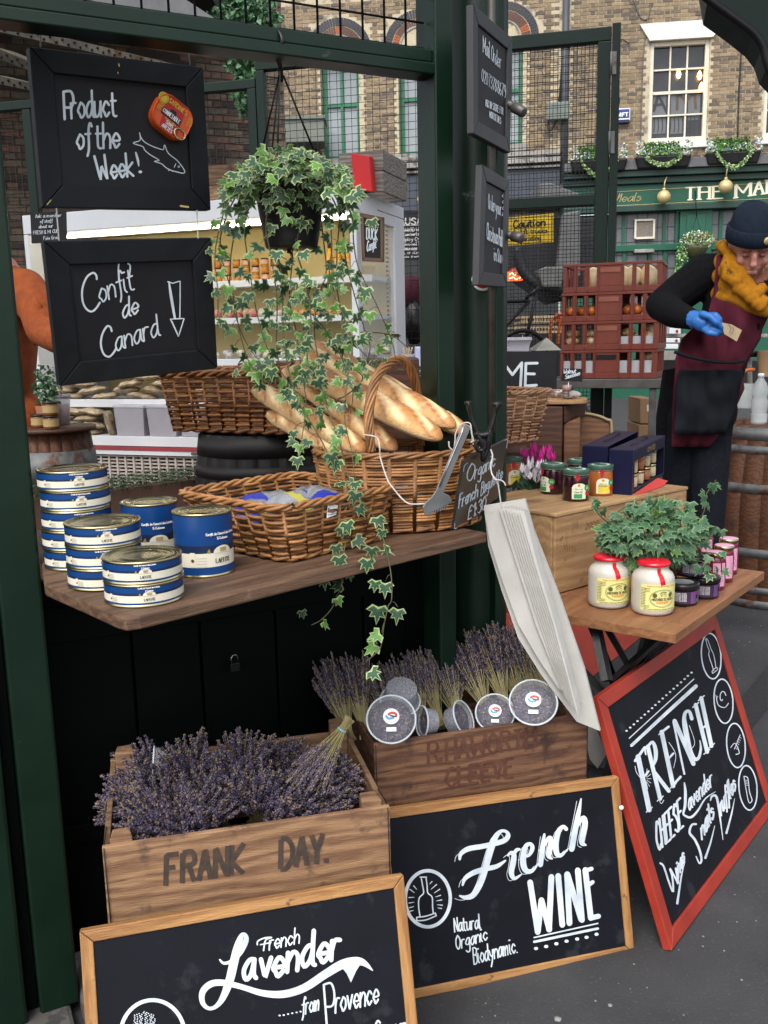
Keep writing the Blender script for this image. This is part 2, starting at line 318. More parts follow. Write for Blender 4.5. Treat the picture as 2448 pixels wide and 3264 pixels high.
# ================================================================ the ground
ASPH = mat('asphalt', (.05, .05, .052), (.028, .028, .03), .85, sc=3, bump=.7, bsc=160, spots=((.1, .1, .1), .36, 110))
m = MB(); m.add([(-60, -20, 0), (60, -20, 0), (60, 90, 0), (-60, 90, 0)], [(0, 1, 2, 3)]); struct('ground', m, ASPH)
REDFLOOR = mat('red_floor_paint', (.42, .05, .028), (.32, .04, .024), .6, sc=9, bump=.2, spots=((.2, .07, .05), .36, 12))
m = MB(); q = [atz(*p, .004) for p in ((1400, 1880), (1555, 2210), (1885, 2160), (2070, 2008), (2250, 1863), (2330, 1780), (1800, 1700))]
m.add(q, [tuple(range(len(q)))[::-1]]); struct('painted_red_paving', m, REDFLOOR)
STONE = mat('kerb_stone', (.11, .105, .095), (.065, .062, .058), .8, sc=14, bump=.5, spots=((.04, .04, .04), .45, 25))
m = MB(frame(WALL0, WH)); m.box(-1.6, -.02, -.5, .25, -.02, .03); m.build('kerb_step', STONE, None, bev=.01, kind='structure')
m = MB(frame(WALL0, WH)); m.box(-.0, .34, -.06, .12, -.02, .055); m.build('kerb_stone', STONE, None, bev=.012, kind='structure')
# crack and stain strips in the road: sunken filled joints
PATCH = mat('asphalt_patch', (.026, .026, .028), (.016, .016, .017), .9, sc=40, bump=.6, bsc=120)
m = MB(); q = [atz(*p, .0035) for p in ((2180, 2448), (2448, 2120), (2448, 2260), (2300, 2440), (2380, 2700), (2250, 2800))]
m.add(q, [tuple(range(len(q)))]); struct('road_patch', m, PATCH)
# ================================================================ the stall frame
WF = frame(WALL0, WH); WFI = WF.inverted()
def wl(px, py, dy=0):   # pixel -> point on the plane of the stall front, pushed dy into the stall (local coordinates)
    n = V((sin(radians(WH)), -cos(radians(WH)), 0)); return WFI @ plane(WALL0-n*dy, n)(px, py)
t = thing('stall_post', 'dark green painted timber post at the far left edge of the stall', 'post', M=WF)
m = MB(WF); m.box(-.082, -.002, -.03, .06, .03, 3.1); m.build('post_shaft', GREEN, t, bev=.006)
m = MB(WF); m.box(-.105, -.083, -.005, .05, .03, 3.1); m.build('groove_strip', GREENDK, t, bev=.002)
m = MB(WF); m.box(-.17, -.107, -.045, .05, .03, 3.1); m.build('moulding', GREEN, t, bev=.008)
m = MB(WF); m.box(-.9, -.172, -.02, .04, .03, 3.1); m.build('side_panel', GREEN, t, bev=.004)
t = thing('stall_column', 'tall round dark green iron column in the middle of the stall front', 'column', M=frame(WF @ V((1.02, 0, 0)), WH))
_cx = wl(1520, 1000, .1); m = MB(frame(WF @ V((_cx.x, .1, 0)), WH)); pr = [(.1, 0), (.1, .12), (.085, .16), (.076, .2)]+[(.076, .2+i*.3) for i in range(1, 11)]; m.lathe(pr, 40); m.build('column_shaft', GREEN, t)
m = MB(WF); m.box(.905, .952, -.035, .05, 0, 3.2); m.build('column_flange', GREEN, t, bev=.004)
m = MB(WF); m.box(1.09, 1.116, .0, .06, 0, 3.2); m.build('edge_batten', GREEN, t, bev=.004)
t = thing('steel_pole', 'thin grey steel pole running up the round green column behind the small signs', 'pole', WF @ V((*wl(1553, 1100).xy, 0)) + V((0, -.085, 0)))
m = MB(t.matrix_basis); m.tube([(0, 0, 1.2), (0, 0, 3.1)], .009, 12); m.build('pole', DKSTEEL, t)
t = thing('stall_beam', 'dark green horizontal beam with scuffed paint holding the hanging signs', 'beam', M=WF)
m = MB(WF); m.box(-.9, .905, -.035, .03, 1.994, 2.018); m.build('lower_rail', GREEN, t, bev=.003)
m = MB(WF); m.box(-.9, .905, -.025, .03, 2.0205, 2.048); m.build('upper_rail', GREEN, t, bev=.003)
t = thing('wire_mesh', 'black wire mesh of large squares above the green beam', 'mesh', M=WF)
for k in range(34):
    m = MB(frame(WF @ V((-.88+k*.0525, 0, 2.05)), WH)); m.tube([(0, 0, 0), (0, 0, .75)], .0026, 6); m.build('wire', IRON, t)
for k in range(14):
    m = MB(frame(WF @ V((-.9, .004, 2.056+k*.053)), WH)); m.tube([(0, 0, 0), (1.8, 0, 0)], .0024, 6); m.build('wire', IRON, t)
# counter front below the shelf
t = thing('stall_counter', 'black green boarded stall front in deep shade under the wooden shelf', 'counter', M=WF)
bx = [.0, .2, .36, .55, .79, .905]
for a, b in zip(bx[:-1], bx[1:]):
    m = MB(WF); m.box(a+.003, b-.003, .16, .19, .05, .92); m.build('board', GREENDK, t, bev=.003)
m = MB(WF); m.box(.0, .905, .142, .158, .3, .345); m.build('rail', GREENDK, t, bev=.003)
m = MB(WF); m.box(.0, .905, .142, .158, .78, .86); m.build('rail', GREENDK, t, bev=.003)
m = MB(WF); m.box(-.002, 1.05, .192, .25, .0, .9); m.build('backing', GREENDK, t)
lp = wl(748, 2112, .13)
t = thing('padlock', 'small steel padlock hanging on the dark boards under the shelf', 'padlock', M=frame(WF @ lp, WH))
m = MB(t.matrix_basis); m.box(-.012, .012, -.005, .005, -.022, 0); m.build('lock_body', IRON, t, bev=.002)
m = MB(t.matrix_basis); m.tube([(-.008, 0, 0), (-.008, 0, .012), (-.004, 0, .019), (.004, 0, .019), (.008, 0, .012), (.008, 0, 0)], .0016, 6); m.build('shackle', STEEL, t)
# ---- the rear line of mesh screens
BF = frame((0, 6, 0), -14); BFI = BF.inverted()
def bl(px, py): return BFI @ bck(px, py)
def screen(name, label, cat, x0, x1, z0, z1, mids=(), cell=.0447, double=False, posts=(), fr=.055, leaf=False):
    t = thing(name, label, cat, M=frame(BF @ V((x0, 0, 0)), -14))
    for a, b, c, d in ((x0, x1, z1-fr, z1), (x0, x0+fr, z0, z1-fr-.002), (x1-fr, x1, z0, z1-fr-.002))+tuple((x0+fr+.002, x1-fr-.002, z-.03, z+.03) for z in mids)+tuple((p-.03, p+.03, z0, z1-fr-.004) for p in posts):
        m = MB(BF); m.box(a, b, -.03, .03, c, d); m.build('frame_bar', GREEN2, t, bev=.004)
    for pas in ((0, .045) if double else (0,)):
        off = .5*cell if pas else 0; k = 0; zz = z0
        x = x0+fr*.4+off
        me = None
        while x < x1-.01:
            if me is None: mm = MB(); mm.tube([(0, 0, z0), (0, 0, z1-.02)], .0017, 4); me = mm.mesh('wire', IRON)
            inst('wire', me, BF @ MX.Translation((x, .01+pas, 0)), t); x += cell
        z = z0+off; mm = MB(); mm.tube([(x0, 0, 0), (x1, 0, 0)], .0017, 4); me = mm.mesh('wire', IRON)
        while z < z1-.03: inst('wire', me, BF @ MX.Translation((0, .016+pas, z)), t); z += cell
    return t
xa = bl(836, 300).x; xb = bl(1395, 200).x; xc = bl(1620, 200).x; xd = bl(1948, 200).x; x0 = bl(-40, 300).x; zt = 3.14
zm = bl(1800, 643).z
screen('mesh_screen', 'green framed wire mesh screen behind the chiller, left of the round column', 'mesh screen', xa-.03, xb, .4, zt)
screen('mesh_screen', 'green framed wire mesh screen behind the hanging signs at the far left', 'mesh screen', x0, xa-.035, .4, zt-.1, posts=(bl(85, 300).x,))
screen('mesh_gate', 'tall green folding gate with doubled wire mesh right of the round column', 'gate', xc-.35, xd, .1, zt, mids=(zm,), double=True, fr=.075)
g = MB(BF); g.box(xd+.004, xd+.05, -.05, .02, .1, zt+.01); t = g.build('gate_stile', GREEN2, None, bev=.004); tag(t, 'narrow green stile hinged to the right edge of the mesh gate', 'gate post')
for zz in (bl(1945, 210).z, bl(1945, 460).z):
    m = MB(BF); m.box(xd+.006, xd+.03, -.058, -.051, zz-.06, zz+.06); m.tube([(xd+.002, -.055, zz-.06), (xd+.002, -.055, zz+.06)], .008, 8); m.build('hinge', HOOP, t)
# ================================================================ railway bridge and ivy wall, upper left
BRK = [mat('stock_brick_%d' % i, c, d, .85, sc=22, bump=.5) for i, (c, d) in enumerate((((.25, .19, .12), (.17, .125, .08)), ((.19, .145, .1), (.12, .09, .065)), ((.34, .26, .165), (.24, .18, .11)), ((.14, .11, .085), (.09, .072, .06)), ((.3, .22, .135), (.2, .145, .09))))]
BRR = mat('red_rubbed_brick', (.38, .12, .05), (.28, .08, .035), .85, sc=22, bump=.4); BRB = mat('blue_black_brick', (.035, .038, .05), (.022, .024, .032), .55, sc=20, bump=.3); BRP = mat('purple_brown_brick', (.13, .07, .055), (.09, .05, .042), .8, sc=20, bump=.4)
MORT = mat('lime_mortar', (.55, .47, .33), (.42, .36, .25), .9, sc=18, bump=.3, spots=((.2, .17, .13), .45, 3))
def bricks(parent, M, test, x0, x1, z0, z1, px=None, cap=280, mats=None, L=.215, Hh=.061, dep=.009, weights=(3, 3, 2, 2, 3)):
    mats = mats or BRK; rest = MB(M); made = 0; todo = []; row = 0; z = z0; hdr = {}
    while z < z1:
        x = x0 - (0 if row % 2 else .057) ; k = row
        while x < x1:
            l = L if (k % 2 == 0) else .1025
            if test(x, x+l, z, z+Hh): todo.append((x, l, z, px(x+l/2, z) if px else 0))
            x += l+.013; k += 1
        z += Hh+.0145; row += 1
    todo.sort(key=lambda q: q[3]); share = {}
    for i, (x, l, z, s) in enumerate(todo):
        mi = random.choices(range(len(mats)), weights)[0]; dz = random.uniform(-.0025, .0025); dy = random.uniform(-.003, .002)
        if i < cap:
            key = (l, mi)
            if key not in share: b = MB(); b.box(-l/2, l/2, -dep, .004, -Hh/2, Hh/2); share[key] = b.mesh('brick', mats[mi])
            inst('brick', share[key], M @ MX.Translation((x+l/2, dy, z+Hh/2+dz)), parent)
        else: rest.box(x, x+l, -dep+dy, .004, z+dz, z+Hh+dz, mi)
    if rest.f: rest.build('brickwork', mats, parent, kind='stuff')
def leafcard(mb, p, s, mi=0, nrm=None):
    d = V((random.gauss(0, 1), random.gauss(0, 1)-.6, random.gauss(0, 1)+.3)).normalized() if nrm is None else nrm
    a = d.orthogonal().normalized(); a = MX.Rotation(random.uniform(0, 6.3), 3, d) @ a; b = d.cross(a); p = V(p)
    mb.wadd([p-a*s*.5, p-a*s*.1+b*s*.34+d*s*.08, p+a*s*.5, p-a*s*.1-b*s*.34+d*s*.08], [(0, 1, 2, 3)], mi)
def clump(mb, c, r, n, s, mi=(0,), shell=.5):
    c = V(c)
    for _ in range(n):
        d = V((random.gauss(0, 1), random.gauss(0, 1), random.gauss(0, 1))).normalized()*(random.uniform(shell, 1)); leafcard(mb, (c.x+d.x*r[0], c.y+d.y*r[1], c.z+d.z*r[2]), s*random.uniform(.7, 1.3), random.choice(mi))
LF = frame((-4.2, 10, 0), 24); lpl = vplane((-4.2, 10, 0), 24)
t = thing('brick_viaduct', 'dark brown brick wall under the railway bridge at the upper left', 'wall', M=LF)
l0 = LF.inverted() @ lpl(-60, 300); l1 = LF.inverted() @ lpl(905, 300)
m = MB(LF); m.box(l0.x-1, l1.x, 0, .5, 0, 6.5); m.build('wall', mat('sooty_mortar', (.1, .08, .06), (.06, .05, .04), .9, sc=10), t)
SOOT = [mat('sooty_brick_%d' % i, c, d, .85, sc=20, bump=.5) for i, (c, d) in enumerate((((.12, .085, .06), (.07, .05, .038)), ((.2, .145, .1), (.12, .085, .06)), ((.07, .05, .045), (.045, .035, .03)), ((.22, .12, .09), (.13, .07, .05)), ((.16, .13, .1), (.1, .08, .06))))]
bricks(t, LF, lambda a, b, c, d: True, l0.x, l1.x-.1, 2.0, 5.6, px=lambda x, z: abs(x-(l1.x-1))+abs(z-3.6), cap=260, mats=SOOT, L=.215)
GIRD = mat('grimy_girder_paint', (.2, .18, .14), (.1, .09, .075), .8, sc=6, bump=.3, spots=((.12, .055, .03), .42, 5))
GIRL = mat('pale_girder_paint', (.36, .36, .35), (.25, .25, .25), .7, sc=6, spots=((.2, .13, .09), .33, 6))
# three lattice flanges and plate girders receding under the bridge
t = thing('railway_bridge', 'dirty riveted plate girders of the railway bridge above the hanging signs', 'bridge')
def band(y0a, y0b, y1a, y1b, xs, Ya, Yb, th, mt, name, riv=True):
    a = [aty(xs[0], y0a, Ya), aty(xs[1], y1a, Yb), aty(xs[1], y1b, Yb), aty(xs[0], y0b, Ya)]
    m = MB(frame(a[0])); m.hexa(a, [p+V((.1, th, .02)) for p in a]); o = m.build(name, mt, t)
    if riv:
        mm = MB()
        n = int((a[1]-a[0]).length/.11)
        for i in range(n):
            for q in (.3, .72):
                u = (i+.5+(.5 if q > .5 else 0))/(n+1); p = (a[0]*(1-u)+a[1]*u)*(1-q)+(a[3]*(1-u)+a[2]*u)*q; mm.ball((p.x, p.y, p.z), .013, 5)
        if mm.f: r = mm.build('rivet_holes', IRON, t, kind='stuff')
band(62, 95, 205, 225, (-30, 560), 7.2, 8.6, .25, GIRD, 'lower_flange')
band(145, 178, 260, 285, (-30, 250), 7.8, 8.6, .25, GIRD, 'lower_flange')
band(235, 262, 300, 320, (-30, 250), 8.1, 8.7, .2, GIRD, 'lower_flange')
band(-260, 62, 130, 200, (-30, 720), 7.4, 9.0, .1, mat('rusty_web_plate', (.09, .06, .045), (.04, .03, .026), .8, sc=2, spots=((.16, .07, .04), .38, 3)), 'web_plate', False)
band(-220, -10, 100, 160, (200, 700), 6.4, 7.6, .06, GIRL, 'pale_web_plate', False)
band(-12, 8, 160, 178, (200, 700), 6.35, 7.5, .16, GIRL, 'pale_flange', False)
# dark soffit of the bridge overhead
m = MB(); m.hexa([V((-9, 6.8, 4.7)), V((-1.6, 8.2, 4.7)), V((-1.6, 12, 4.9)), V((-9, 12, 4.9))], [V((-9, 6.8, 5.2)), V((-1.6, 8.2, 5.2)), V((-1.6, 12, 5.4)), V((-9, 12, 5.4))]); m.build('deck', mat('sooty_deck', (.03, .026, .022), None, .9), t)
IVYB = [mat('wild_ivy_a', (.05, .14, .055), (.03, .09, .035), .5, sc=4, bump=0), mat('wild_ivy_b', (.12, .25, .13), (.08, .17, .08), .5, sc=4, bump=0), mat('wild_ivy_c', (.025, .07, .03), None, .5, sc=4, bump=0)]
t = thing('climbing_ivy', 'wild leafy climber hanging down the dark wall by the railway bridge', 'climber', aty(790, 500, 9))
m = MB(); 
for (px, py, rx, ry, n) in ((770, 30, 70, 40, 330), (840, 60, 60, 30, 210), (790, 150, 70, 35, 230), (870, 100, 40, 25, 60), (740, 160, 40, 25, 90), (790, 250, 50, 40, 210), (780, 310, 40, 40, 160), (800, 350, 40, 30, 110), (700, 50, 40, 25, 90), (770, 210, 55, 20, 110), (820, 10, 60, 25, 160)):
    for _ in range(n):
        a = random.uniform(0, 2*pi); r = sqrt(random.random()); leafcard(m, aty(px+rx*r*cos(a), py+ry*r*sin(a), 8.7+random.uniform(-.25, .2)), random.uniform(.04, .075), random.choice((0, 0, 1, 1, 2)))
m.build('foliage', IVYB, t, kind='stuff')
m = MB()
for (a, b, c) in (((780, -20), (800, 120), (785, 330)), ((830, 0), (850, 90), (800, 260)), ((700, 40), (760, 90), (800, 180))): m.wtube(cat_rom([tuple(aty(*q, 8.9)) for q in (a, b, c)], 5), .012, 6)
m.build('stem', STEM, t)
# grey tank on the ledge
t = thing('grey_cabinet', 'flat grey green cabinet on the ledge behind the mesh by the first arched window', 'cabinet', pub(960, 480)); q = [pub(882, 409), pub(1040, 405), pub(1042, 478), pub(884, 482)]
m = MB(frame(q[0], -8)); m.hexa([p+V((0, -.9, 0)) for p in q], [p+V((0, -.1, 0)) for p in q]); m.build('cabinet_body', mat('grey_green_sheet', (.16, .18, .15), (.12, .135, .115), .6, sc=3), t, bev=.02)
m = MB(frame(q[0], -8)); q = [pub(878, 402), pub(1044, 398), pub(1044, 408), pub(878, 412)]; m.hexa([p+V((0, -.95, 0)) for p in q], [p+V((0, -.1, 0)) for p in q]); m.build('cabinet_lid', MATS['grey_green_sheet'], t)
# ================================================================ the pub and the warehouse beside it
PF = frame((0, 22, 0), -8); PFI = PF.inverted()
def pl(px, py): p = PFI @ pub(px, py); return p.x, p.z
PGREEN = mat('pub_green_paint', (.008, .095, .055), (.006, .075, .043), .4, sc=3, bump=.04); PDK = mat('pub_dark_green_paint', (.012, .05, .035), (.008, .035, .025), .4, sc=3, bump=.04)
GLASSD = mat('dark_window_glass', (.035, .038, .045), (.02, .022, .027), .08, sc=2, bump=0); FROST = mat('grey_reflecting_glass', (.3, .33, .35), (.24, .27, .29), .12, sc=1.2, bump=0)
WFRM = mat('cream_window_paint', (.68, .64, .53), (.6, .56, .45), .5, sc=9, bump=.1); STUC = mat('white_stucco', (.72, .71, .68), (.62, .61, .58), .7, sc=5, bump=.15)
LEDG = mat('weathered_stone_ledge', (.36, .34, .31), (.2, .19, .17), .8, sc=6, bump=.3, spots=((.1, .095, .09), .42, 4))
GRNF = mat('green_window_paint', (.025, .17, .09), (.02, .13, .07), .45, sc=6, bump=.05)
xs = pl(1800, 300)[0]; ztop = 9.2
wt = thing('brick_warehouse', 'brown brick building with round headed arches and green window frames behind the mesh', 'building', M=frame(PF @ V((0, 0, 0)), -8))
pt = thing('public_house', 'brick pub with green painted shopfront and gold letters on its fascia', 'building', M=frame(PF @ V((8, 0, 0)), -8))
zf = pl(1945, 560)[1]
x_l = pl(880, 300)[0]
# walls are built round their openings
def wallrect(parent, x0, x1, z0, z1, holes, name='wall', mt=MORT, dep=.45):
    m = MB(PF); xsn = sorted({x0, x1, *[min(max(h[0], x0), x1) for h in holes], *[min(max(h[1], x0), x1) for h in holes]})
    for a, b in zip(xsn[:-1], xsn[1:]):
        if b-a < 1e-4: continue
        cuts = sorted([(h[2], h[3]) for h in holes if h[0] < (a+b)/2 < h[1]]); z = z0
        for c, d in cuts:
            if c > z: m.box(a, b, 0, dep, z, c)
            z = max(z, d)
        if z1 > z: m.box(a, b, 0, dep, z, z1)
    m.build(name, mt, parent)
# warehouse windows: centre px, half width px, top-of-arch centre y, sill y
arches = []
for cx, cy, sy, fl, fr_ in ((1087, 172, 505, 1022, 1144), (1334, 148, 490, 1270, 1400), (1606, 124, 462, 1546, 1666)):
    x, z = pl(cx, cy); xl = pl(fl, 300)[0]; xr = pl(fr_, 300)[0]; zs = pl(cx, sy)[1]; arches.append(((xl+xr)/2, z, (xr-xl)/2, zs))
R_O = (pl(1189, 170)[0]-pl(1087, 170)[0])
holes = [(x-h, x+h, zs, z) for x, z, h, zs in arches]
wallrect(wt, x_l, xs, 3.9, ztop, holes)
# bays above spring: reveal pieces (segment between square top and arch) are the arch rings themselves
for i, (x, z, h, zs) in enumerate(arches):
    w = MB(PF); n = 16
    w.box(x-h, x+h, .3, .34, zs, z+h*.95); 
    wn = w.build('window', FROST, wt, label='tall round headed window with green frame')
    for a, b, c, d in ((x-h, x-h+.1, zs, z+h*.4), (x+h-.09, x+h, zs, z+h*.4), (x-.03, x+.03, zs, z+h*.9), (x-h+.1, x+h-.09, zs, zs+.1), (x-h+.1, x+h-.09, (z+zs)/2+.05, (z+zs)/2+.13)):
        m = MB(PF); m.box(a, b, .24, .3, c, d); m.build('frame_bar', GRNF, wn)
    # arch rings
    for (r0, r1, mt, nb, nm, dy) in ((h*.92, R_O-.15, BRP, 30, 'arch_brick', -.012), (R_O-.13, R_O+.03, BRB, 34, 'outer_arch_brick', -.016)):
        for k in range(nb):
            a0 = pi*(k+.08)/nb; a1 = pi*(k+.92)/nb; m = MB(frame(PF @ V((x, 0, z)), -8))
            q = [(r*cos(a), r*sin(a)) for r, a in ((r0, a0), (r1, a0), (r1, a1), (r0, a1))]
            red = nm == 'arch_brick' and (k in (14, 15, 2, 3, 4, 25, 26, 27))
            m.add([(u, dy, v) for u, v in q]+[(u, .1, v) for u, v in q], [(0, 1, 2, 3), (7, 6, 5, 4), (0, 4, 5, 1), (1, 5, 6, 2), (2, 6, 7, 3), (3, 7, 4, 0)]); m.build(nm, BRR if red else mt, wt)
    m = MB(PF); q = []
    nseg = 24; vs = []
    for k in range(nseg+1):
        a = pi*k/nseg
        for r, y in ((h*.84, -.02), (h*.93, -.02), (h*.93, .3), (h*.84, .3)): vs.append((x+r*cos(a), y, z+r*sin(a)))
    m.add(vs, [(k*4+j, k*4+(j+1) % 4, k*4+4+(j+1) % 4, k*4+4+j) for k in range(nseg) for j in range(4)]); m.build('arch_moulding', LEDG, wt)
    m = MB(PF); m.box(x-h*.85, x+h*.85, .28, .295, z+.18, z+h*.84); m.build('head_board', GRNF, wt)
    m = MB(PF); m.box(x-h-.12, x+h+.12, -.1, .1, zs-.16, zs-.005); m.build('sill', LEDG, wt)
def inarch(a, b, c, d):
    for x, z, h, zs in arches:
        if d > z-.02:
            for u in (a, b, (a+b)/2):
                for w in (c, d):
                    if w >= z-.04 and (u-x)**2+(w-z)**2 < (R_O+.045)**2: return True
        if b > x-h and a < x+h and d > zs-.17 and c < z+.01: return True
    return False
def vis(x, z): p = PF @ V((x, 0, z)); d = p-CAM; f = d.dot(FW); return 1224+FPX*d.dot(RT)/f, 1632-FPX*d.dot(UP)/f
def wtest(a, b, c, d):
    if a < x_l or b > xs-.1 or inarch(a, b, c, d): return False
    u, v = vis(a, c); return v > -60
def wscore(x, z): u, v = vis(x, z); return (0 if 905 < u < 1365 or 1640 < u < 1790 else 500)+v*.5+abs(u-1150)*.2
bricks(wt, PF, wtest, x_l, xs, pl(1800, 560)[1], 8.75, px=wscore, cap=290)
# stone ledges and dark fascia under the arches
for a, b, dp in ((545, 560, .18), (566, 584, .26), (590, 598, .2)):
    z1 = pl(1300, a-40)[1]; z0 = pl(1300, b-40)[1]; m = MB(PF); m.box(x_l, xs-.08, -dp, 0, z0, z1); m.build('stone_string', LEDG, wt, bev=.01)
zz = pl(1300, 560)[1]
m = MB(PF); m.box(x_l, xs-.08, -.12, 0, zz-.85, zz-.003); m.build('shop_fascia', mat('slate_blue_fascia', (.05, .06, .08), (.04, .048, .065), .5, sc=3), wt)
m = MB(PF); m.box(x_l, xs-.08, .0, .4, 0, zz-.853); m.build('shopfront', mat('dark_shopfront', (.02, .022, .025), None, .5, sc=3), wt)
# pub upper wall
wx0, wz1 = pl(2073, 133); wx1, wz0 = pl(2252, 450)
x2a, z2 = pl(2445, 120); 
hol = [(wx0, wx1, wz0, wz1), (x2a, x2a+1.3, wz0, wz1)]
wallrect(pt, xs, 11.5, zf+.02, ztop, hol)
def ptest(a, b, c, d):
    if a < xs+.06: return False
    for h in hol:
        if b > h[0]-.005 and a < h[1]+.005 and c < h[3]+.36 and d > h[2]-.14: return False
    u, v = vis(a, c); return -60 < v and u < 2520
bricks(pt, PF, ptest, xs, 10.2, zf+.12, 8.9, px=lambda x, z: (0 if vis(x, z)[0] > 1950 else 900)+abs(vis(x, z)[1]-250)+abs(vis(x, z)[0]-2200)*.4, cap=295)
def sash(x0, x1, z0, z1, lit=False):
    w = MB(PF); w.box(x0+.04, x1-.04, .16, .17, z0+.04, z1-.04); wn = w.build('window', GLASSD, pt, label='white twelve paned sash window')
    for a, b, c, d in ((x0, x0+.09, z0, z1), (x1-.09, x1, z0, z1), (x0+.092, x1-.092, z0, z0+.12), (x0+.092, x1-.092, z1-.09, z1)):
        m = MB(PF); m.box(a, b, .05, .2, c, d); m.build('frame', WFRM, wn, bev=.008)
    for k in (1, 2): u = x0+.09+(x1-x0-.18)*k/3; m = MB(PF); m.box(u-.017, u+.017, .11, .155, z0+.12, z1-.09); m.build('glazing_bar', WFRM, wn)
    for k in (1, 2, 3): u = z0+.12+(z1-z0-.21)*k/4; hh = .03 if k == 2 else .016; m = MB(PF); m.box(x0+.09, x1-.09, .1, .15, u-hh, u+hh); m.build('glazing_bar', WFRM, wn)
    m = MB(PF); m.box(x0-.1, x1+.1, -.1, .1, z0-.13, z0-.003); m.build('sill', STUC, pt, bev=.01)
    m = MB(PF); zb = z1+.004; zt_ = z1+.345
    m.add([(x0-.02, -.07, zb), (x1+.04, -.07, zb), (x1+.3, -.07, zt_), (x0-.24, -.07, zt_), (x0-.02, 0, zb), (x1+.04, 0, zb), (x1+.3, 0, zt_), (x0-.24, 0, zt_)], [(0, 1, 2, 3), (4, 7, 6, 5), (0, 4, 5, 1), (1, 5, 6, 2), (2, 6, 7, 3), (3, 7, 4, 0)]); m.build('flared_lintel', STUC, pt)
    return wn
wn = sash(wx0, wx1, wz0, wz1); sash(x2a, x2a+1.3, wz0, wz1)
# drawn on the panes: pale painted reflections, dark marks and big letters
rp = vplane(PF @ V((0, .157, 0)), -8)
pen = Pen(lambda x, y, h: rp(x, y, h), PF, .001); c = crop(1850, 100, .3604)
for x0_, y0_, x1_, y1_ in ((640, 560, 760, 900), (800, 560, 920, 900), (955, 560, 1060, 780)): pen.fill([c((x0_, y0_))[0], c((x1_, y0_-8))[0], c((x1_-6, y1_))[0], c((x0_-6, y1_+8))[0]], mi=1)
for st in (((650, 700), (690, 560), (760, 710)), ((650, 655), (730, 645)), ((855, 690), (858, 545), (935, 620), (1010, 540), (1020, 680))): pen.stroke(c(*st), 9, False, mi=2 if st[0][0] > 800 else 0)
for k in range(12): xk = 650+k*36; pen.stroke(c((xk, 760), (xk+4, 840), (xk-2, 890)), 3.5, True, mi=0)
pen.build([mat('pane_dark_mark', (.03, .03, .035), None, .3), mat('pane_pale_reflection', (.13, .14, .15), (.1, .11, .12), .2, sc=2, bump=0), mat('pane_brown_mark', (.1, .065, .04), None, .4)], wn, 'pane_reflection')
m = MB(PF)
bulbs = []
for bx_, by_ in ((2165, 236), (2232, 240), (2238, 276)):
    x, z = pl(bx_, by_); b = MB(frame(PF @ V((x, .15, z)), -8)); b.lathe([(.008, .11), (.02, .1), (.045, .04), (.05, 0), (.035, -.05), (.008, -.07)][::-1], 10)
    o = b.build('light_bulb', mat('lit_filament_bulb', (1, .55, .18), (1, .5, .15), .4, emit=6, bump=0), None); tag(o, 'glowing filament bulb seen through the sash window, '+('left of the three' if bx_ == 2165 else 'upper one of the right pair' if by_ == 240 else 'lower one of the right pair'), 'bulb', 'bulbs in the pub window')
    o.matrix_basis = o.matrix_basis @ MX.Translation((0, -.07, 0))
# shopfront of the pub
def pbox(name, ax, ay, bx_, by_, y0, y1, mt, parent=pt, bev=.01, tp=None):
    xa_, z1_ = pl(ax, ay); xb_, z0_ = pl(bx_, by_); m = MB(PF); m.box(xa_, xb_, y0, y1, z0_, z1_); return m.build(name, mt, parent, bev=bev)
xe = 11.5
def zrow(name, z0_, z1_, y0, y1, mt): m = MB(PF); m.box(xs-.02, xe, y0, y1, z0_, z1_); return m.build(name, mt, pt, bev=.012)
zc = [pl(2200, y)[1] for y in (515, 545, 552, 565, 585, 592, 652, 662, 672, 680)]
zrow('lead_flashing', zc[1], zc[0], -.5, 0, mat('lead_sheet', (.12, .12, .13), (.08, .08, .085), .6, sc=5, spots=((.25, .25, .25), .35, 8)))
zrow('cornice', zc[3], zc[1]-.002, -.42, 0, PDK); zrow('cornice', zc[4], zc[3]-.002, -.3, 0, PDK)
fas = zrow('fascia', zc[6], zc[4]-.002, -.2, 0, PGREEN); zrow('cornice', zc[8], zc[6]-.002, -.26, 0, PDK)
zb_ = zc[8]-.002
m = MB(PF); m.box(xs-.02, xe, .1, .3, 0, zb_); m.build('shopfront', PGREEN, pt)
fpl = vplane(PF @ V((0, -.2, 0)), -8)
pen = Pen(lambda x, y, h: fpl(x, y, h), PF, .012)
GOLD = mat('gilded_letters', (.85, .72, .42), (.8, .66, .36), .35, sc=5, bump=0); GOLDL = mat('gold_line', (.5, .42, .18), None, .5, bump=0); CREAM = mat('cream_gilt_letter', (.86, .8, .62), (.8, .73, .52), .4, sc=3, bump=0)
pen.text('THE', c((925, 1492))[0], c((1262, 1476))[0], (1, -39), 9.5, contrast=.55, mi=0, serif=.9, cap=False)
pen.text('MARKET', c((1372, 1472))[0], (2602, 594), (1, -42), 10.5, contrast=.5, mi=0, serif=.9, cap=False)
pen.text('Meals', c((285, 1512))[0], c((525, 1500))[0], (9, -27), 3.2, contrast=.4, mi=1)
pen.stroke(c((262, 1490), (290, 1505), (320, 1500), (350, 1430), (330, 1480)), 2, mi=1)
pen.stroke([(1944, 613), (2448, 583), (2700, 568)], 1.6, False, mi=1); pen.stroke([(1942, 657), (2448, 633), (2700, 622)], 1.6, False, mi=1)
pen.build([CREAM, GOLDL], fas)
for i, (ax, bx_) in enumerate(((2166, 2250),)):
    pbox('pilaster', ax, 664, bx_, 1120, -.12, .1, PGREEN); pbox('pilaster_panel', ax+20, 684, bx_-20, 1100, -.14, -.115, PGREEN)
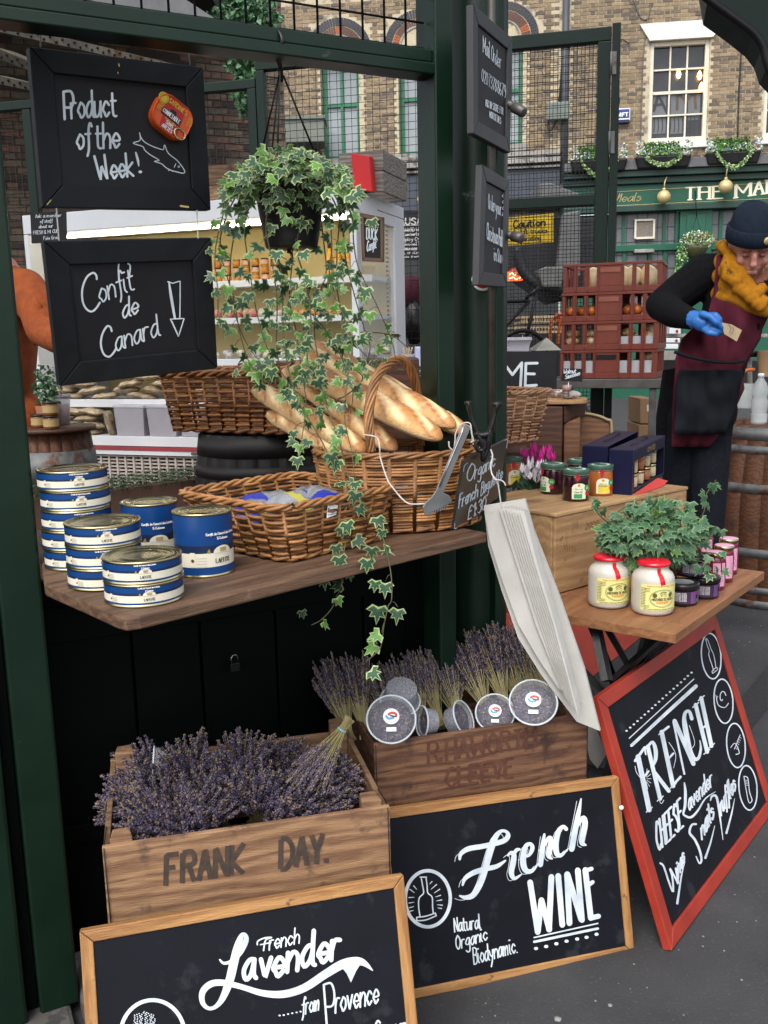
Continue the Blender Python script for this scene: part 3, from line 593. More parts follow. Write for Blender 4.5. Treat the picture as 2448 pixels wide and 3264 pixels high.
LEAD = mat('leaded_grey_glass', (.16, .165, .18), (.1, .105, .115), .15, sc=30, bump=.5, bsc=40)
def pubwin(x0_, y0_, x1_, y1_, mull, label):
    w = pbox('window', x0_, y0_, x1_, y1_, .06, .1, LEAD, bev=0); w['label'] = label
    for xm in mull: pbox('mullion', xm-3.5, y0_, xm+3.5, y1_, .0, .06, PGREEN, w, 0)
    for a in ((x0_-7, y0_, x0_, y1_), (x1_, y0_, x1_+7, y1_)): pbox('frame', *a, -.02, .1, PGREEN, w, 0)
    n = int((x1_-x0_)/8)
    xa_, z1_ = pl(x0_, y0_); xb_, z0_ = pl(x1_, y1_); m = MB(PF)
    k = xa_+.1
    while k < xb_: m.box(k-.006, k+.006, .05, .058, z0_, z1_); k += .22
    k = z0_+.1
    while k < z1_: m.box(xa_, xb_, .048, .057, k-.006, k+.006); k += .3
    m.build('lead_came', mat('lead_came', (.05, .05, .055), None, .6), w, kind='stuff')
pubwin(1953, 674, 2154, 781, (1988, 2118), 'upper leaded window left of the pilaster'); pubwin(2258, 660, 2448, 770, (2298, 2410), 'upper leaded window behind the man')
pbox('transom', 1945, 783, 2163, 797, -.06, .1, PGREEN); pbox('transom', 2252, 772, 2600, 786, -.06, .1, PGREEN)
pubwin(1953, 800, 2154, 1000, (1988, 2070, 2118), 'lower leaded window left of the pilaster'); pubwin(2258, 790, 2448, 1000, (2298, 2380), 'lower leaded window behind the man')
pbox('shelf', 2020, 797, 2082, 806, -.16, -.0, LEDG)
pbox('stall_riser', 1945, 1003, 2600, 1200, -.05, .1, PGREEN)
t = thing('menu_case', 'small white framed menu case hung on the upper pub window', 'menu case', PF @ V((*[pl(2053, 730)[0]], -.1, pl(2053, 730)[1])), -8)
for a in ((2022, 700, 2026.5, 762), (2081, 700, 2085.5, 762), (2026.5, 700, 2081, 704.5), (2026.5, 757, 2081, 762)): pbox('case_frame', *a, -.08, .0, WFRM, t, .004)
pbox('menu_sheet', 2026, 704, 2082, 758, -.04, -.0, mat('menu_sheet', (.25, .2, .13), (.1, .11, .12), .5, sc=40), t, 0)
# alarm box, pipe, cables, junction box
x, z = pl(1980, 368)
t = thing('alarm_box', 'blue and white oval alarm box on the brick wall right of the gate', 'alarm box', PF @ V((x, 0, z)), -8)
pbox('alarm_cover', 1950, 350, 2007, 388, -.09, -.0, WHITEP, t, .02); pbox('alarm_face', 1953, 353, 2004, 378, -.1, -.091, mat('alarm_blue', (.03, .05, .3), None, .5, bump=0), t, .01); pbox('alarm_base', 1952, 386, 2004, 394, -.11, -.0, mat('alarm_navy', (.01, .02, .07), None, .5, bump=0), t, .01)
apl = vplane(PF @ V((0, -.101, 0)), -8); pen = Pen(lambda x, y, h: apl(x, y, h), PF, .003); pen.text('SWIFT', (1956, 372), (2001, 370), (0, -11), 3, smooth=False); pen.build([WHITEP], t)
t = thing('drainpipe', 'grey cast iron drainpipe with hoppers where the two brick buildings meet', 'drainpipe', PF @ V((xs, -.1, 3)), -8)
m = MB(PF); m.tube([(xs, -.09, 3.6), (xs, -.09, ztop)], .075, 12); m.build('pipe', mat('pipe_grey_paint', (.06, .065, .075), (.045, .05, .058), .5, sc=8), t)
for z in (4.6, 6.1, 7.5): m = MB(PF); m.tube([(xs, -.09, z), (xs, -.09, z+.12)], .095, 12); m.build('pipe_collar', MATS['pipe_grey_paint'], t)
m = MB(PF); m.tube([(xs-.12, -.07, 6.3), (xs-.03, -.07, 7.6), (xs-.03, -.08, ztop)], .03, 8); m.build('side_pipe', MATS['pipe_grey_paint'], t)
t = pbox('junction_box', 1742, 337, 1812, 388, -.3, -.16, mat('junction_grey_green', (.16, .19, .17), (.12, .15, .13), .5, sc=6), None, .02); tag(t, 'grey green electric junction box on the drainpipe behind the mesh gate', 'junction box')
m = MB(); m.wtube(cat_rom([tuple(pub(*p, .12)) for p in ((1750, 386), (1745, 410), (1755, 420), (1768, 400), (1772, 388))], 5), .016, 6); tag(m.build('cable_loop', BLKPL, None), 'black cable loop hanging below the grey junction box', 'cable')
for nm, pts, r, lab in (('cable', ((2020, 0), (2040, 55), (2063, 60), (2075, 10), (2060, 90), (2048, 200), (2045, 300), (2040, 470)), .012, 'pale thin cable running down the brick left of the sash window'), ('cable', ((2363, 90), (2360, 200), (2354, 300), (2350, 440)), .014, 'dark cable with clips running down the brick right of the sash window'), ('cable', ((1962, 345), (1975, 320), (1962, 280), (1960, 210), (1975, 130), (2005, 140)), .01, 'dark thin cable looping up the brick from the alarm box')):
    m = MB(); m.wtube(cat_rom([tuple(pub(*p, .03)) for p in pts], 5), r, 5); tag(m.build(nm, BLKPL if 'dark' in lab else HOOP, None), lab, 'cable')
# window boxes above the fascia
HEDG = [mat('box_hedge_a', (.06, .16, .03), (.035, .1, .02), .6, sc=3, bump=0), mat('box_hedge_b', (.11, .25, .05), (.08, .18, .035), .6, sc=3, bump=0), mat('dusty_miller', (.6, .66, .62), (.45, .52, .48), .7, sc=3, bump=0), mat('pansy_violet', (.2, .2, .6), None, .6, bump=0), mat('white_petal', (.85, .85, .85), None, .6, bump=0), mat('bright_green_leaf', (.1, .3, .04), (.07, .2, .03), .5, sc=3, bump=0), mat('orange_petal', (.8, .3, .03), None, .6, bump=0), mat('variegated_leaf', (.45, .55, .3), (.3, .42, .18), .5, sc=3, bump=0)]
for i, (xa_, xb_, yt, yb, lab) in enumerate(((1812, 1990, 527, 560, 'behind the mesh gate edge'), (2014, 2188, 512, 548, 'below the left of the sash window'), (2233, 2404, 499, 536, 'above the big letters'), (2440, 2610, 487, 524, 'at the right edge of the photo'))):
    cx = (xa_+xb_)/2; cy = (yt+yb)/2; x, z = pl(cx, cy); Y = -.42
    t = thing('window_box', 'black trough of clipped box and silver leaves '+lab, 'window box', PF @ V((x, Y, pl(cx, yb)[1])), -8, 'planted troughs on the pub cornice')
    xa2, zt2 = pl(xa_, yt+4); xb2, zb2 = pl(xb_, yb-3); m = MB(PF); w2 = xb2-xa2; zt2 = zb2+.24
    m.add([(xa2+.06, Y-.12, zb2), (xb2-.06, Y-.12, zb2), (xb2-.06, Y+.14, zb2), (xa2+.06, Y+.14, zb2), (xa2, Y-.17, zt2), (xb2, Y-.17, zt2), (xb2, Y+.17, zt2), (xa2, Y+.17, zt2)], [(0, 3, 2, 1), (4, 5, 6, 7), (0, 1, 5, 4), (1, 2, 6, 5), (2, 3, 7, 6), (3, 0, 4, 7)]); m.build('trough', BLKPL, t, bev=.03)
    m = MB(PF)
    for _ in range(1300): p = (random.uniform(xa2+w2*.16, xb2-w2*.2), Y+.05+random.uniform(-.14, .1), zt2+random.uniform(0, .3)); leafcard(m, PF @ V(p), .05, random.choice((0, 0, 1)))
    m.build('clipped_hedge', HEDG, t, kind='stuff')
    m = MB(PF)
    for _ in range(620):
        u = random.random(); p = (xa2+w2*u, Y-.14+random.uniform(-.08, .06), zt2+.02+random.random()**2*(.28 if u < .14 or u > .86 else .15)); e = u < .15 or u > .85
        leafcard(m, PF @ V(p), .06 if e else .045, 2 if e and random.random() < .75 else random.choice((5, 5, 5, 7, 3, 4, 5, 5, 6 if random.random() < .3 else 5)))
    m.build('flowers', HEDG, t, kind='stuff')
    m = MB(PF)
    for k in range(260):
        u = random.random()*2-1; dz = (1-u*u)*(.32 if i != 1 else .2); leafcard(m, PF @ V((xa2+w2*.5+u*w2*.33, Y-.2+random.uniform(-.03, .02), zt2-dz+random.uniform(-.05, .05))), .055, random.choice((7, 7, 5)))
    m.build('ivy_swag', HEDG, t, kind='stuff')
BAUB = mat('gold_bauble', (.62, .5, .25), (.52, .4, .18), .45, .3, sc=60, bump=.2)
for (bx_, by_, r, lab) in ((2116, 628, 20, 'large gold bauble hanging left of the big letters'), (2313, 595, 20.5, 'large gold bauble hanging in front of the big letters'), (1337, 636, 9, 'small gold bauble hanging behind the mesh left of the round column')):
    small = r < 12; P = vplane(PF @ V((0, -.5, 0)), -8)(bx_, by_); R = r/FPX*21
    t = thing('bauble', lab, 'bauble', P, -8, 'gold baubles hung on the building fronts'); m = MB(t.matrix_basis); m.ball((0, 0, 0), R, 20); m.build('ball', BAUB, t)
    m = MB(t.matrix_basis); m.lathe([(R*.24, R*.93), (R*.26, R*1.25), (R*.1, R*1.3)], 12); m.build('cap', BAUB, t)
    m = MB(t.matrix_basis); m.tube([(0, 0, R*1.3), (.01, 0, R*2.2), (.06, .1, R*2.9), (.1, .25, R*3)], .014, 8); m.build('bracket', BAUB, t)
x, z = pl(2205, 790)
t = thing('flower_basket', 'hanging basket of white and orange pansies with trailing ivy on the pub pilaster', 'hanging basket', PF @ V((x, -.5, z)), -8)
m = MB(t.matrix_basis); m.lathe([(.03, -.28), (.16, -.22), (.24, -.08), (.26, 0)], 16); m.build('basket', STEM, t)
m = MB(); B0 = PF @ V((x, -.5, z))
clump(m, B0+V((0, -.05, .1)), (.36, .25, .22), 800, .05, (5, 5, 0, 7, 5, 4, 4, 6), .55); clump(m, B0+V((-.3, 0, -.2)), (.14, .12, .3), 230, .05, (7, 5), .3); clump(m, B0+V((-.4, 0, -.5)), (.1, .1, .14), 60, .05, (7, 5), .3)
m.build('flowers', HEDG, t, kind='stuff')
for dx in (-.16, .16): m = MB(); m.wtube([B0+V((dx, 0, .05)), B0+V((0, .05, .62))], .007, 5); m.build('chain', IRON, t)
m = MB(); m.wtube([B0+V((0, .05, .62)), B0+V((0, .2, 1.15))], .012, 6); m.build('chain', IRON, t)
# dark curved canopy at the top right corner
t = thing('canopy', 'dark curved metal canopy rim cutting the top right corner', 'canopy', aty(2448, 50, 5)); m = MB()
q = [(2245, -60), (2255, 0), (2290, 25), (2340, 62), (2400, 110), (2430, 150), (2448, 205), (2540, 300), (3300, 300), (3300, -500), (2180, -500)]
m.hexa([aty(*p, 4.6) for p in q], [aty(*p, 4.6)+V((.1, .35, .0)) for p in q]); m.build('canopy_panel', GREEN2, t)
m = MB(); m.wtube(cat_rom([tuple(aty(*p, 4.56)) for p in ((2235, -20), (2290, 22), (2345, 62), (2402, 106), (2432, 150), (2450, 215), (2500, 330))], 4), .02, 8); m.build('rim', IRON, t)
# ================================================================ hanging and leaning signs
c1 = crop(0, 0, 816/1659); c4 = crop(0, 700, 816/1659); c3 = crop(1500, 0, .5714)
def sc(f, *P): return f(*P)
Q = quad(c1((190, 300), (1318, 435), (1368, 1362), (278, 1345)), depth=1.84)
t, fn, n, P = framed('hanging_sign', 'black framed sign lettered Product of the Week, hung highest from the green beam', 'hanging sign', Q, .044, .022, BLACKF, PANEL, .007, 'black framed signs hung on strings')
pen = Pen(fn); T = lambda s, a, b, u, w, **k: pen.text(s, c1(a)[0], c1(b)[0], (u[0]*.4919, u[1]*.4919), w*.4919, **k)
T('P', (418, 772), (480, 768), (-8, -176), 17); T('roduct', (462, 768), (752, 752), (-8, -172), 15); T('of', (498, 968), (585, 962), (-4, -165), 15); T('the', (622, 962), (772, 958), (-4, -165), 15)
T('W', (640, 1168), (705, 1160), (-30, -155), 16); T('eek', (720, 1160), (862, 1140), (-12, -150), 15); pen.stroke(c1((878, 990), (890, 1035), (897, 1075)), [5.5, 8, 4]); pen.dot(c1((908, 1114))[0], 4.5)
S = lambda pts, w, **k: pen.stroke(c1(*pts), w*.4919, **k)
S(((903, 862), (912, 890), (935, 920), (985, 948), (1050, 970), (1060, 962), (1066, 940), (1088, 992), (1140, 1035), (1175, 1075), (1196, 1112), (1184, 1123), (1150, 1116), (1112, 1106), (1075, 1088), (1045, 1062), (998, 1046), (1030, 1040), (985, 1012), (960, 995), (935, 972), (922, 950), (860, 928), (905, 910), (903, 862)), 6)
S(((1138, 1062), (1128, 1084)), 5); pen.ring(c1((1157, 1081))[0], 2.6, 2.6, 1.8, n=8); S(((1090, 1106), (1105, 1102), (1118, 1112)), 5)
pen.build(CHALK, t)
GLUE = mat('yellow_chalk_bit', (.6, .5, .2), None, .8, bump=0); fp = plane(Q[0], n); pen = Pen(fp)
for a, b, w in (((305, 1325), (328, 1298), 4), ((1170, 1335), (1218, 1342), 6), ((768, 415), (772, 430), 3.5), ((762, 468), (763, 478), 2.5)): pen.stroke(c1(a, b), w, False)
pen.build(GLUE, t, 'chalk_marks')
# sardine tin stuck on the sign
r = c1((1040, 588), (1258, 762), (1150, 955), (922, 768)); fb = plane(Q[0]-n*.0065, n); A = [fb(*p) for p in r]
ex = (A[1]-A[0]); ey = (A[0]-A[3]); cx = sum(A, V((0, 0, 0)))/4; ex.normalize(); ey = n.cross(ex); ey = ey if ey.z > 0 else -ey
w2 = (A[1]-A[0]).length/2*1.0; h2 = (A[0]-A[3]).length/2*1.0
t = thing('sardine_tin', 'red and orange sardine tin fixed on the Product of the Week sign', 'tin', M=basis(cx, ex, ey, n))
def rrect(w, h, r, n=6): return [(sx*(w-r)+r*cos(a0+pi/2*k/n), sy*(h-r)+r*sin(a0+pi/2*k/n)) for sx, sy, a0 in ((1, 1, 0), (-1, 1, pi/2), (-1, -1, pi), (1, -1, 3*pi/2)) for k in range(n+1)]
m = MB(t.matrix_basis); o1 = rrect(w2, h2, .028); vs = [(x, y, z) for z in (0, .019) for x, y in o1]+[(x*.965, y*.95, .0215) for x, y in o1]+[(x*.93, y*.91, .0195) for x, y in o1]; k = len(o1)
m.add(vs, [tuple(range(3*k, 4*k))]+[(i+a*k, (i+1) % k+a*k, (i+1) % k+(a+1)*k, i+(a+1)*k) for a in range(3) for i in range(k)]); m.build('tin_body', mat('orange_tin', (.66, .1, .015), (.6, .07, .012), .35, sc=3, bump=0), t)
fl = lambda x, y, h: t.matrix_basis @ V((x, y, .0197+h)); pen = Pen(fl, t.matrix_basis, .0003)
REDL = mat('red_litho', (.5, .012, .02), None, .35, bump=0); YEL = mat('yellow_print', (.72, .5, .04), None, .45, bump=0)
pen.fill([(-w2*.42, -h2*.9), (w2*.55, -h2*.9), (w2*.42, h2*.9), (-w2*.6, h2*.9)], 0)
pen.base = .0006; pen.fill([(-w2*.62, -h2*.25), (w2*.45, -h2*.25), (w2*.45, h2*.16), (w2*.12, h2*.16), (w2*.06, h2*.34), (-w2*.2, h2*.34), (-w2*.26, h2*.16), (-w2*.62, h2*.16)], 1)
pen.base = .0011; pen.text('CONNETABLE', (-w2*.56, -h2*.15), (w2*.4, -h2*.15), (0, h2*.24), .0016, mi=2, smooth=False, contrast=.4)
pen.text('SARDINES', (-w2*.5, h2*.52), (w2*.52, h2*.52), (0, h2*.26), .0014, mi=3); pen.text('SANS', (-w2*.2, -h2*.6), (w2*.2, -h2*.6), (0, h2*.2), .0013, mi=2); pen.text('ARETES', (-w2*.3, -h2*.88), (w2*.25, -h2*.88), (0, h2*.2), .0013, mi=2)
pen.text('huile olive', (-w2*.3, -h2*.38), (w2*.3, -h2*.38), (0, h2*.09), .0009, mi=3); pen.disc((-w2*.78, h2*.55), .012, .012, mi=3); pen.ring((-w2*.78, h2*.55), .009, .009, .0012, mi=4, n=12)
for sx, sy in ((-.8, -.2), (.78, .3), (-.72, .0), (.8, .05)):
    for k in range(4): pen.stroke([(w2*sx-.004, h2*sy+k*.003), (w2*sx+.005, h2*sy+k*.003+.003)], .001, False, mi=3)
pen.build([REDL, INK, WHITEP, YEL, GOLDINK], t, 'printed_label')
m = MB(t.matrix_basis); R = [(w2*.62+.013*cos(a), -h2*.62+.011*sin(a), .0235) for a in [2*pi*k/16 for k in range(16)]]; m.tube(R, .002, 6, closed=True); m.build('ring_pull', TIN, t)
Q2 = quad(c4((285, 140), (1368, 118), (1412, 965), (390, 1080)), depth=1.90)
t, fn, n2, P = framed('hanging_sign', 'black framed sign lettered Confit de Canard with an arrow, hung below the other', 'hanging sign', Q2, .046, .022, BLACKF, PANEL, .007, 'black framed signs hung on strings')
pen = Pen(fn); S = lambda pts, w, **k: pen.stroke(c4(*pts), w*.4919, **k); T = lambda s, a, b, u, w, **k: pen.text(s, c4(a)[0], c4(b)[0], (u[0]*.4919, u[1]*.4919), w*.4919, **k)
S(((626, 385), (622, 360), (600, 345), (560, 375), (532, 450), (535, 530), (560, 580), (595, 595), (625, 570), (645, 538)), 13)
T('onfit', (648, 540), (868, 450), (-22, -150), 11); S(((768, 290), (766, 330), (770, 400)), 10); S(((828, 285), (842, 300), (838, 360)), 10)
T('de', (795, 640), (892, 605), (-2, -128), 12); S(((722, 722), (712, 695), (690, 692), (660, 745), (652, 810), (670, 870), (705, 888), (735, 860), (752, 830)), 13)
T('anard', (752, 852), (1026, 752), (-16, -138), 11)
S(((1086, 402), (1118, 412), (1166, 398), (1166, 520), (1164, 640)), 7, smooth=False); pen.stroke(c4((1094, 404), (1108, 500), (1132, 640)), [5, 9, 7]); S(((1103, 645), (1192, 640), (1155, 758), (1103, 645)), 7, smooth=False); pen.stroke(c4((1112, 660), (1150, 745)), [5, 4])
pen.build(CHALK, t)
# strings holding the two signs
f1 = plane(Q[0], n); f2 = plane(Q2[0], n2); top = vplane(WALL0+V((0, -.02, 0)), WH)
for i, (a, b, lab) in enumerate((((262, 110), (262, 302), 'left string from the beam down to the upper sign'), ((1215, 258), (1232, 418), 'right string from the beam down to the upper sign'))):
    A = top(*c1(a)[0]); B = f1(*c1(b)[0]); A.z = 2.0; m = MB(); m.wtube([A, B], .0014, 6); tag(m.build('string', STRING, None), lab, 'string', 'strings of the hanging signs')
for a, b, lab in (((365, 1350), (382, 1560), 'left string between the upper and the lower black sign'), ((1275, 1362), (1284, 1545), 'right string between the upper and the lower black sign')):
    m = MB(); m.wtube([f1(*c1(a)[0]), f2(*c1(b)[0])], .0014, 6); tag(m.build('string', STRING, None), lab, 'string', 'strings of the hanging signs')
# two small signs on the column
SGN = mat('grey_black_sign', (.035, .036, .04), (.026, .027, .03), .5, sc=9, bump=.05)
cp = plane(WF @ V((.985, -.13, 0)), V((sin(radians(64)), -cos(radians(64)), 0)))
Qm = [cp(*p) for p in c3((14, 20), (235, 215), (222, 855), (18, 745))]
t, fn, n3, P = framed('small_sign', 'narrow black sign lettered Mail Order with a phone number, upper one on the column', 'sign', Qm, .03, .016, SGN, PANEL, .005, 'small framed signs on the round column')
pen = Pen(fn, base=.0005); T = lambda s, a, b, u, w, **k: pen.text(s, c3(a)[0], c3(b)[0], (u[0]*.5714, u[1]*.5714), w*.5714, **k)
T('Mail', (68, 292), (105, 328), (0, -95), 3.1); T('Order', (114, 338), (168, 386), (0, -88), 3.1)
T('020', (60, 452), (92, 478), (0, -70), 2.8); T('7378', (100, 484), (142, 516), (0, -72), 2.8); T('8679', (148, 520), (192, 548), (0, -72), 2.8)
T('ASK IN STORE FOR', (80, 592), (180, 642), (0, -40), 2.5); T('MORE DETAILS', (104, 655), (167, 692), (0, -36), 2.5); pen.build(CHALK, t)
Qo = [cp(*p) for p in c3((65, 915), (218, 1010), (207, 1603), (44, 1592))]
t, fn, n4, P = framed('small_sign', 'narrow black sign lettered Order your Christmas Pudding in Store, lower one on the column', 'sign', Qo, .03, .016, SGN, PANEL, .005, 'small framed signs on the round column')
pen = Pen(fn, base=.0005)
T('Order', (98, 1165), (132, 1185), (0, -85), 2.8); T('your', (138, 1188), (168, 1203), (0, -80), 2.8); T('Christmas', (88, 1335), (150, 1365), (0, -95), 3.1); T('Pudding', (155, 1368), (190, 1388), (0, -95), 2.8)
T('in', (130, 1452), (143, 1458), (0, -75), 3.1); T('Store', (148, 1460), (178, 1472), (0, -75), 2.8)
for k in range(7): pen.stroke(c3((182, 1085+k*16), (174+k % 2*14, 1095+k*18), (184, 1102+k*16)), 2)
pen.stroke(c3((183, 1075), (184, 1215)), 2); pen.build(CHALK, t)
for i, (a, b, lab) in enumerate((((212, 580), (300, 630), 'grey steel peg sticking out behind the upper small sign'), ((212, 1310), (288, 1330), 'grey steel peg sticking out behind the lower small sign'))):
    A = cp(*c3(a)[0]); B = aty(*c3(b)[0], A.y-.03); m = MB(frame(A)); m.wtube([A+V((-.06, .03, 0)), A, A+(B-A)*.3], .009, 10); m.wtube([A+(B-A)*.3, A+(B-A)*.34, B-(B-A)*.04, B], [.009, .0125, .012, .009], 10); tag(m.build('steel_peg', DKSTEEL, None), lab, 'peg', 'steel pegs on the column')
# round sticker hidden behind the lower sign
A = aty(1539, 890, Qo[3].y+.13); m = MB(basis(A, V((1, 0, 0)), V((0, 0, 1)), V((0, -1, 0)))); m.lathe([(.026, 0), (.026, .0015)], 24); m.lathe([(.021, .0016), (.021, .002)], 20, mi=1); tag(m.build('round_badge', [WHITEP, REDL], None), 'round white and red badge peeping out under the lower small sign', 'badge')
# ---- leaning boards on the ground
wc = crop(1200, 2400, .5425)
Qw = quad(wc((0, 342), (1425, 140), (1518, 1180), (115, 1469)), zb=.004)
t, fn, nw, P = framed('chalk_board', 'pine framed blackboard lettered French WINE leaning on the right lavender crate', 'chalkboard', Qw, .021, .018, ORW, BOARD, .004, 'pine framed blackboards on the ground')
pen = Pen(fn); s = .5425
def B(*pts, w=30, sh=True, **k):
    ws = [x*s for x in w] if isinstance(w, (list, tuple)) else w*s
    if sh:
        mw = max(ws) if isinstance(ws, list) else ws
        pen.stroke([(x-mw*.75, y+mw*.42) for x, y in wc(*pts)], 1.7)
    pen.stroke(wc(*pts), ws, **k)
B((488, 622), (496, 590), (540, 562), (620, 548), (700, 530), (752, 512), (772, 485), (762, 462), (732, 458), (700, 490), (672, 560), (645, 650), (615, 750), (570, 830), (525, 848), (488, 838), w=[16, 24, 30, 30, 30, 30, 28, 18, 20, 32, 38, 38, 36, 34, 26, 10])
B((505, 775), (520, 735), (570, 702), (640, 680), (705, 665), (755, 632), w=[12, 24, 30, 30, 26, 12])
B((770, 600), (790, 585), (806, 600), (800, 650), (790, 700), (808, 736), (850, 712), w=[12, 22, 30, 34, 32, 22, 8]); B((800, 600), (820, 570), (838, 565), w=[20, 22, 14], sh=False)
B((858, 612), (895, 600), (915, 560), (905, 535), (878, 545), (862, 600), (862, 655), (880, 692), (915, 690), (948, 650), w=[10, 18, 26, 22, 26, 34, 36, 32, 22, 8])
B((985, 478), (975, 550), (962, 655), w=[14, 30, 30]); B((978, 560), (1005, 505), (1022, 500), (1022, 540), (1010, 600), (1030, 620), w=[10, 22, 26, 32, 32, 10])
B((1112, 445), (1095, 432), (1068, 460), (1052, 530), (1058, 590), (1085, 598), (1125, 560), w=[24, 22, 30, 34, 32, 22, 6])
B((1200, 268), (1185, 350), (1165, 450), (1145, 562), w=[8, 26, 34, 34]); B((1160, 480), (1190, 410), (1215, 380), (1224, 420), (1205, 520), (1228, 540), w=[8, 20, 28, 34, 34, 12])
def Bw(a, b, w=30): pen.stroke(wc(a, b), w*s, False)
for a, b in (((902, 760), (946, 1050)), ((968, 865), (946, 1050)), ((968, 865), (1014, 1035)), ((1026, 728), (1012, 1035)), ((1066, 722), (1090, 1008)), ((1118, 712), (1132, 998)), ((1120, 712), (1200, 975)), ((1182, 690), (1206, 980)), ((1226, 688), (1258, 968))): Bw(a, b, 34)
Bw((1226, 690), (1262, 680), 24); Bw((1240, 778), (1268, 758), 24); Bw((1260, 968), (1302, 958), 30)
pen.stroke(wc((925, 1083), (1298, 1000)), 4.5, False); pen.stroke(wc((925, 1108), (1298, 1030)), 8, False)
for d in ((935, 1147), (995, 1135), (1056, 1120), (1116, 1105), (1178, 1092), (1233, 1082), (1291, 1064)): pen.dot(wc(d)[0], 5)
pen.ring(wc((300, 855))[0], 132*s, 165*s, 20*s)
for st in (((255, 728), (292, 728)), ((262, 735), (270, 780), (275, 822), (250, 850), (246, 900), (255, 962)), ((290, 735), (296, 780), (300, 820), (325, 845), (328, 900), (332, 940)), ((235, 965), (290, 958), (345, 940)), ((236, 985), (290, 980), (350, 955)), ((235, 965), (236, 985)), ((345, 940), (350, 955))): pen.stroke(wc(*st), 4)
for a, b in (((218, 780), (235, 800)), ((195, 800), (222, 820)), ((190, 848), (220, 846)), ((190, 880), (220, 875)), ((192, 908), (218, 900)), ((195, 930), (218, 924)), ((325, 755), (312, 770)), ((352, 772), (320, 800)), ((370, 800), (338, 822)), ((375, 835), (345, 845)), ((382, 862), (350, 868)), ((385, 893), (355, 890)), ((380, 912), (358, 908))): pen.stroke(wc(a, b), [3.5, 1.5], False)
T = lambda st, a, b, u, w, **k: pen.text(st, wc(a)[0], wc(b)[0], (u[0]*s, u[1]*s), w*s, **k)
T('Natural', (458, 1050), (610, 1028), (-6, -82), 8); T('Organic', (470, 1155), (650, 1095), (-6, -80), 8); T('Biodynamic', (572, 1240), (815, 1172), (-8, -95), 8); pen.dot(wc((824, 1170))[0], 2)
pen.build(CHALK, t)
Pk = aty(1979, 2572, fn(1979, 2572).y-.005); m = MB(frame(Pk)); m.ball((0, -.004, 0), .006, 10, sy=.5); m.build('screw_cap', WHITEP, t)
# lavender board
TL = aty(253, 2969, 1.405); TR = aty(1287, 2788, 1.575); TR.z = TL.z = (TL.z+TR.z)/2
TL = atz(253, 2969, TL.z); TR = atz(1287, 2788, TR.z); ex = (TR-TL).normalized(); bk = V((-ex.y, ex.x, 0)); dn = (-bk*.30+V((0, 0, -1))).normalized(); Ln = TL.z/abs(dn.z)-.004
Ql = [TL, TR, TR+dn*Ln, TL+dn*Ln]
t, fn, nl, P = framed('chalk_board', 'pine framed blackboard lettered French Lavender from Provence leaning in front of the Frank Day crate', 'chalkboard', Ql, .021, .018, ORW, BOARD, .004, 'pine framed blackboards on the ground')
t['label'] = 'pine framed blackboard lettered Lavender from Provence, nearest at the bottom left'
lc = crop(200, 2200, .663); s = .663; pen = Pen(fn)
def B(*pts, w=26, **k): pen.stroke(lc(*pts), [x*s for x in w] if isinstance(w, (list, tuple)) else w*s, **k)
B((755, 1295), (775, 1312), (815, 1300), (855, 1260), (880, 1205), (878, 1178), (860, 1178), (842, 1230), (822, 1310), (800, 1400), (768, 1480), (735, 1520), (700, 1528), (672, 1500), (672, 1450), (710, 1412), (770, 1405), (860, 1425), (960, 1455), (1060, 1460), (1160, 1430), (1260, 1365), (1340, 1318), (1410, 1302), (1450, 1312), (1488, 1345), w=[8, 14, 18, 22, 26, 20, 22, 38, 42, 40, 30, 20, 18, 24, 30, 32, 30, 26, 30, 36, 38, 40, 44, 42, 28, 6])
pen.fill(lc((1340, 1330), (1430, 1318), (1410, 1350), (1385, 1405), (1365, 1362)))
def G(ch, x, y, w=.62, hh=105, th=20): pen.text(ch, lc((x, y))[0], lc((x+hh*w*GL[ch][0]/4.4, y-hh*w*GL[ch][0]/4.4*.17))[0], (8*s, -hh*1.72*s), th*s)
for ch, x, y in (('a', 868, 1392), ('v', 948, 1384), ('e', 1010, 1378), ('n', 1078, 1352), ('d', 1148, 1330), ('e', 1226, 1312), ('r', 1290, 1296)): G(ch, x, y, .58, 92 if ch != 'd' else 96, 22)
T = lambda st, a, b, u, w, **k: pen.text(st, lc(a)[0], lc(b)[0], (u[0]*s, u[1]*s), w*s, **k)
pen.stroke(lc((935, 1222), (938, 1205), (970, 1190), (1005, 1188), (975, 1200), (965, 1250)), 5); pen.stroke(lc((950, 1222), (1000, 1212)), 4); T('rench', (992, 1248), (1135, 1215), (4, -78), 7)
T('from', (1148, 1560), (1232, 1535), (4, -85), 7.5); T('P', (1268, 1600), (1315, 1590), (-14, -185), 10); T('rovence', (1310, 1550), (1515, 1502), (2, -118), 9)
for x, y in ((1042, 1562), (1062, 1560), (1083, 1556), (1103, 1552), (1124, 1548), (1143, 1544)): pen.dot(lc((x, y))[0], 2.6)
pen.ring(lc((432, 1660))[0], 155*s, 172*s, 19*s)
for k in range(9):
    x0_ = 350+k*11; 
    for j in range(9): pen.dot(lc((x0_+random.uniform(-5, 5)-(4-k)*j*.3, 1545+j*9+abs(k-4)*4))[0], 1.7)
    pen.stroke(lc((x0_, 1600), (395+k*3, 1700)), 1.4)
T('Coeur', (1500, 1660), (1650, 1640), (0, -70), 10)
pen.build(CHALK, t)
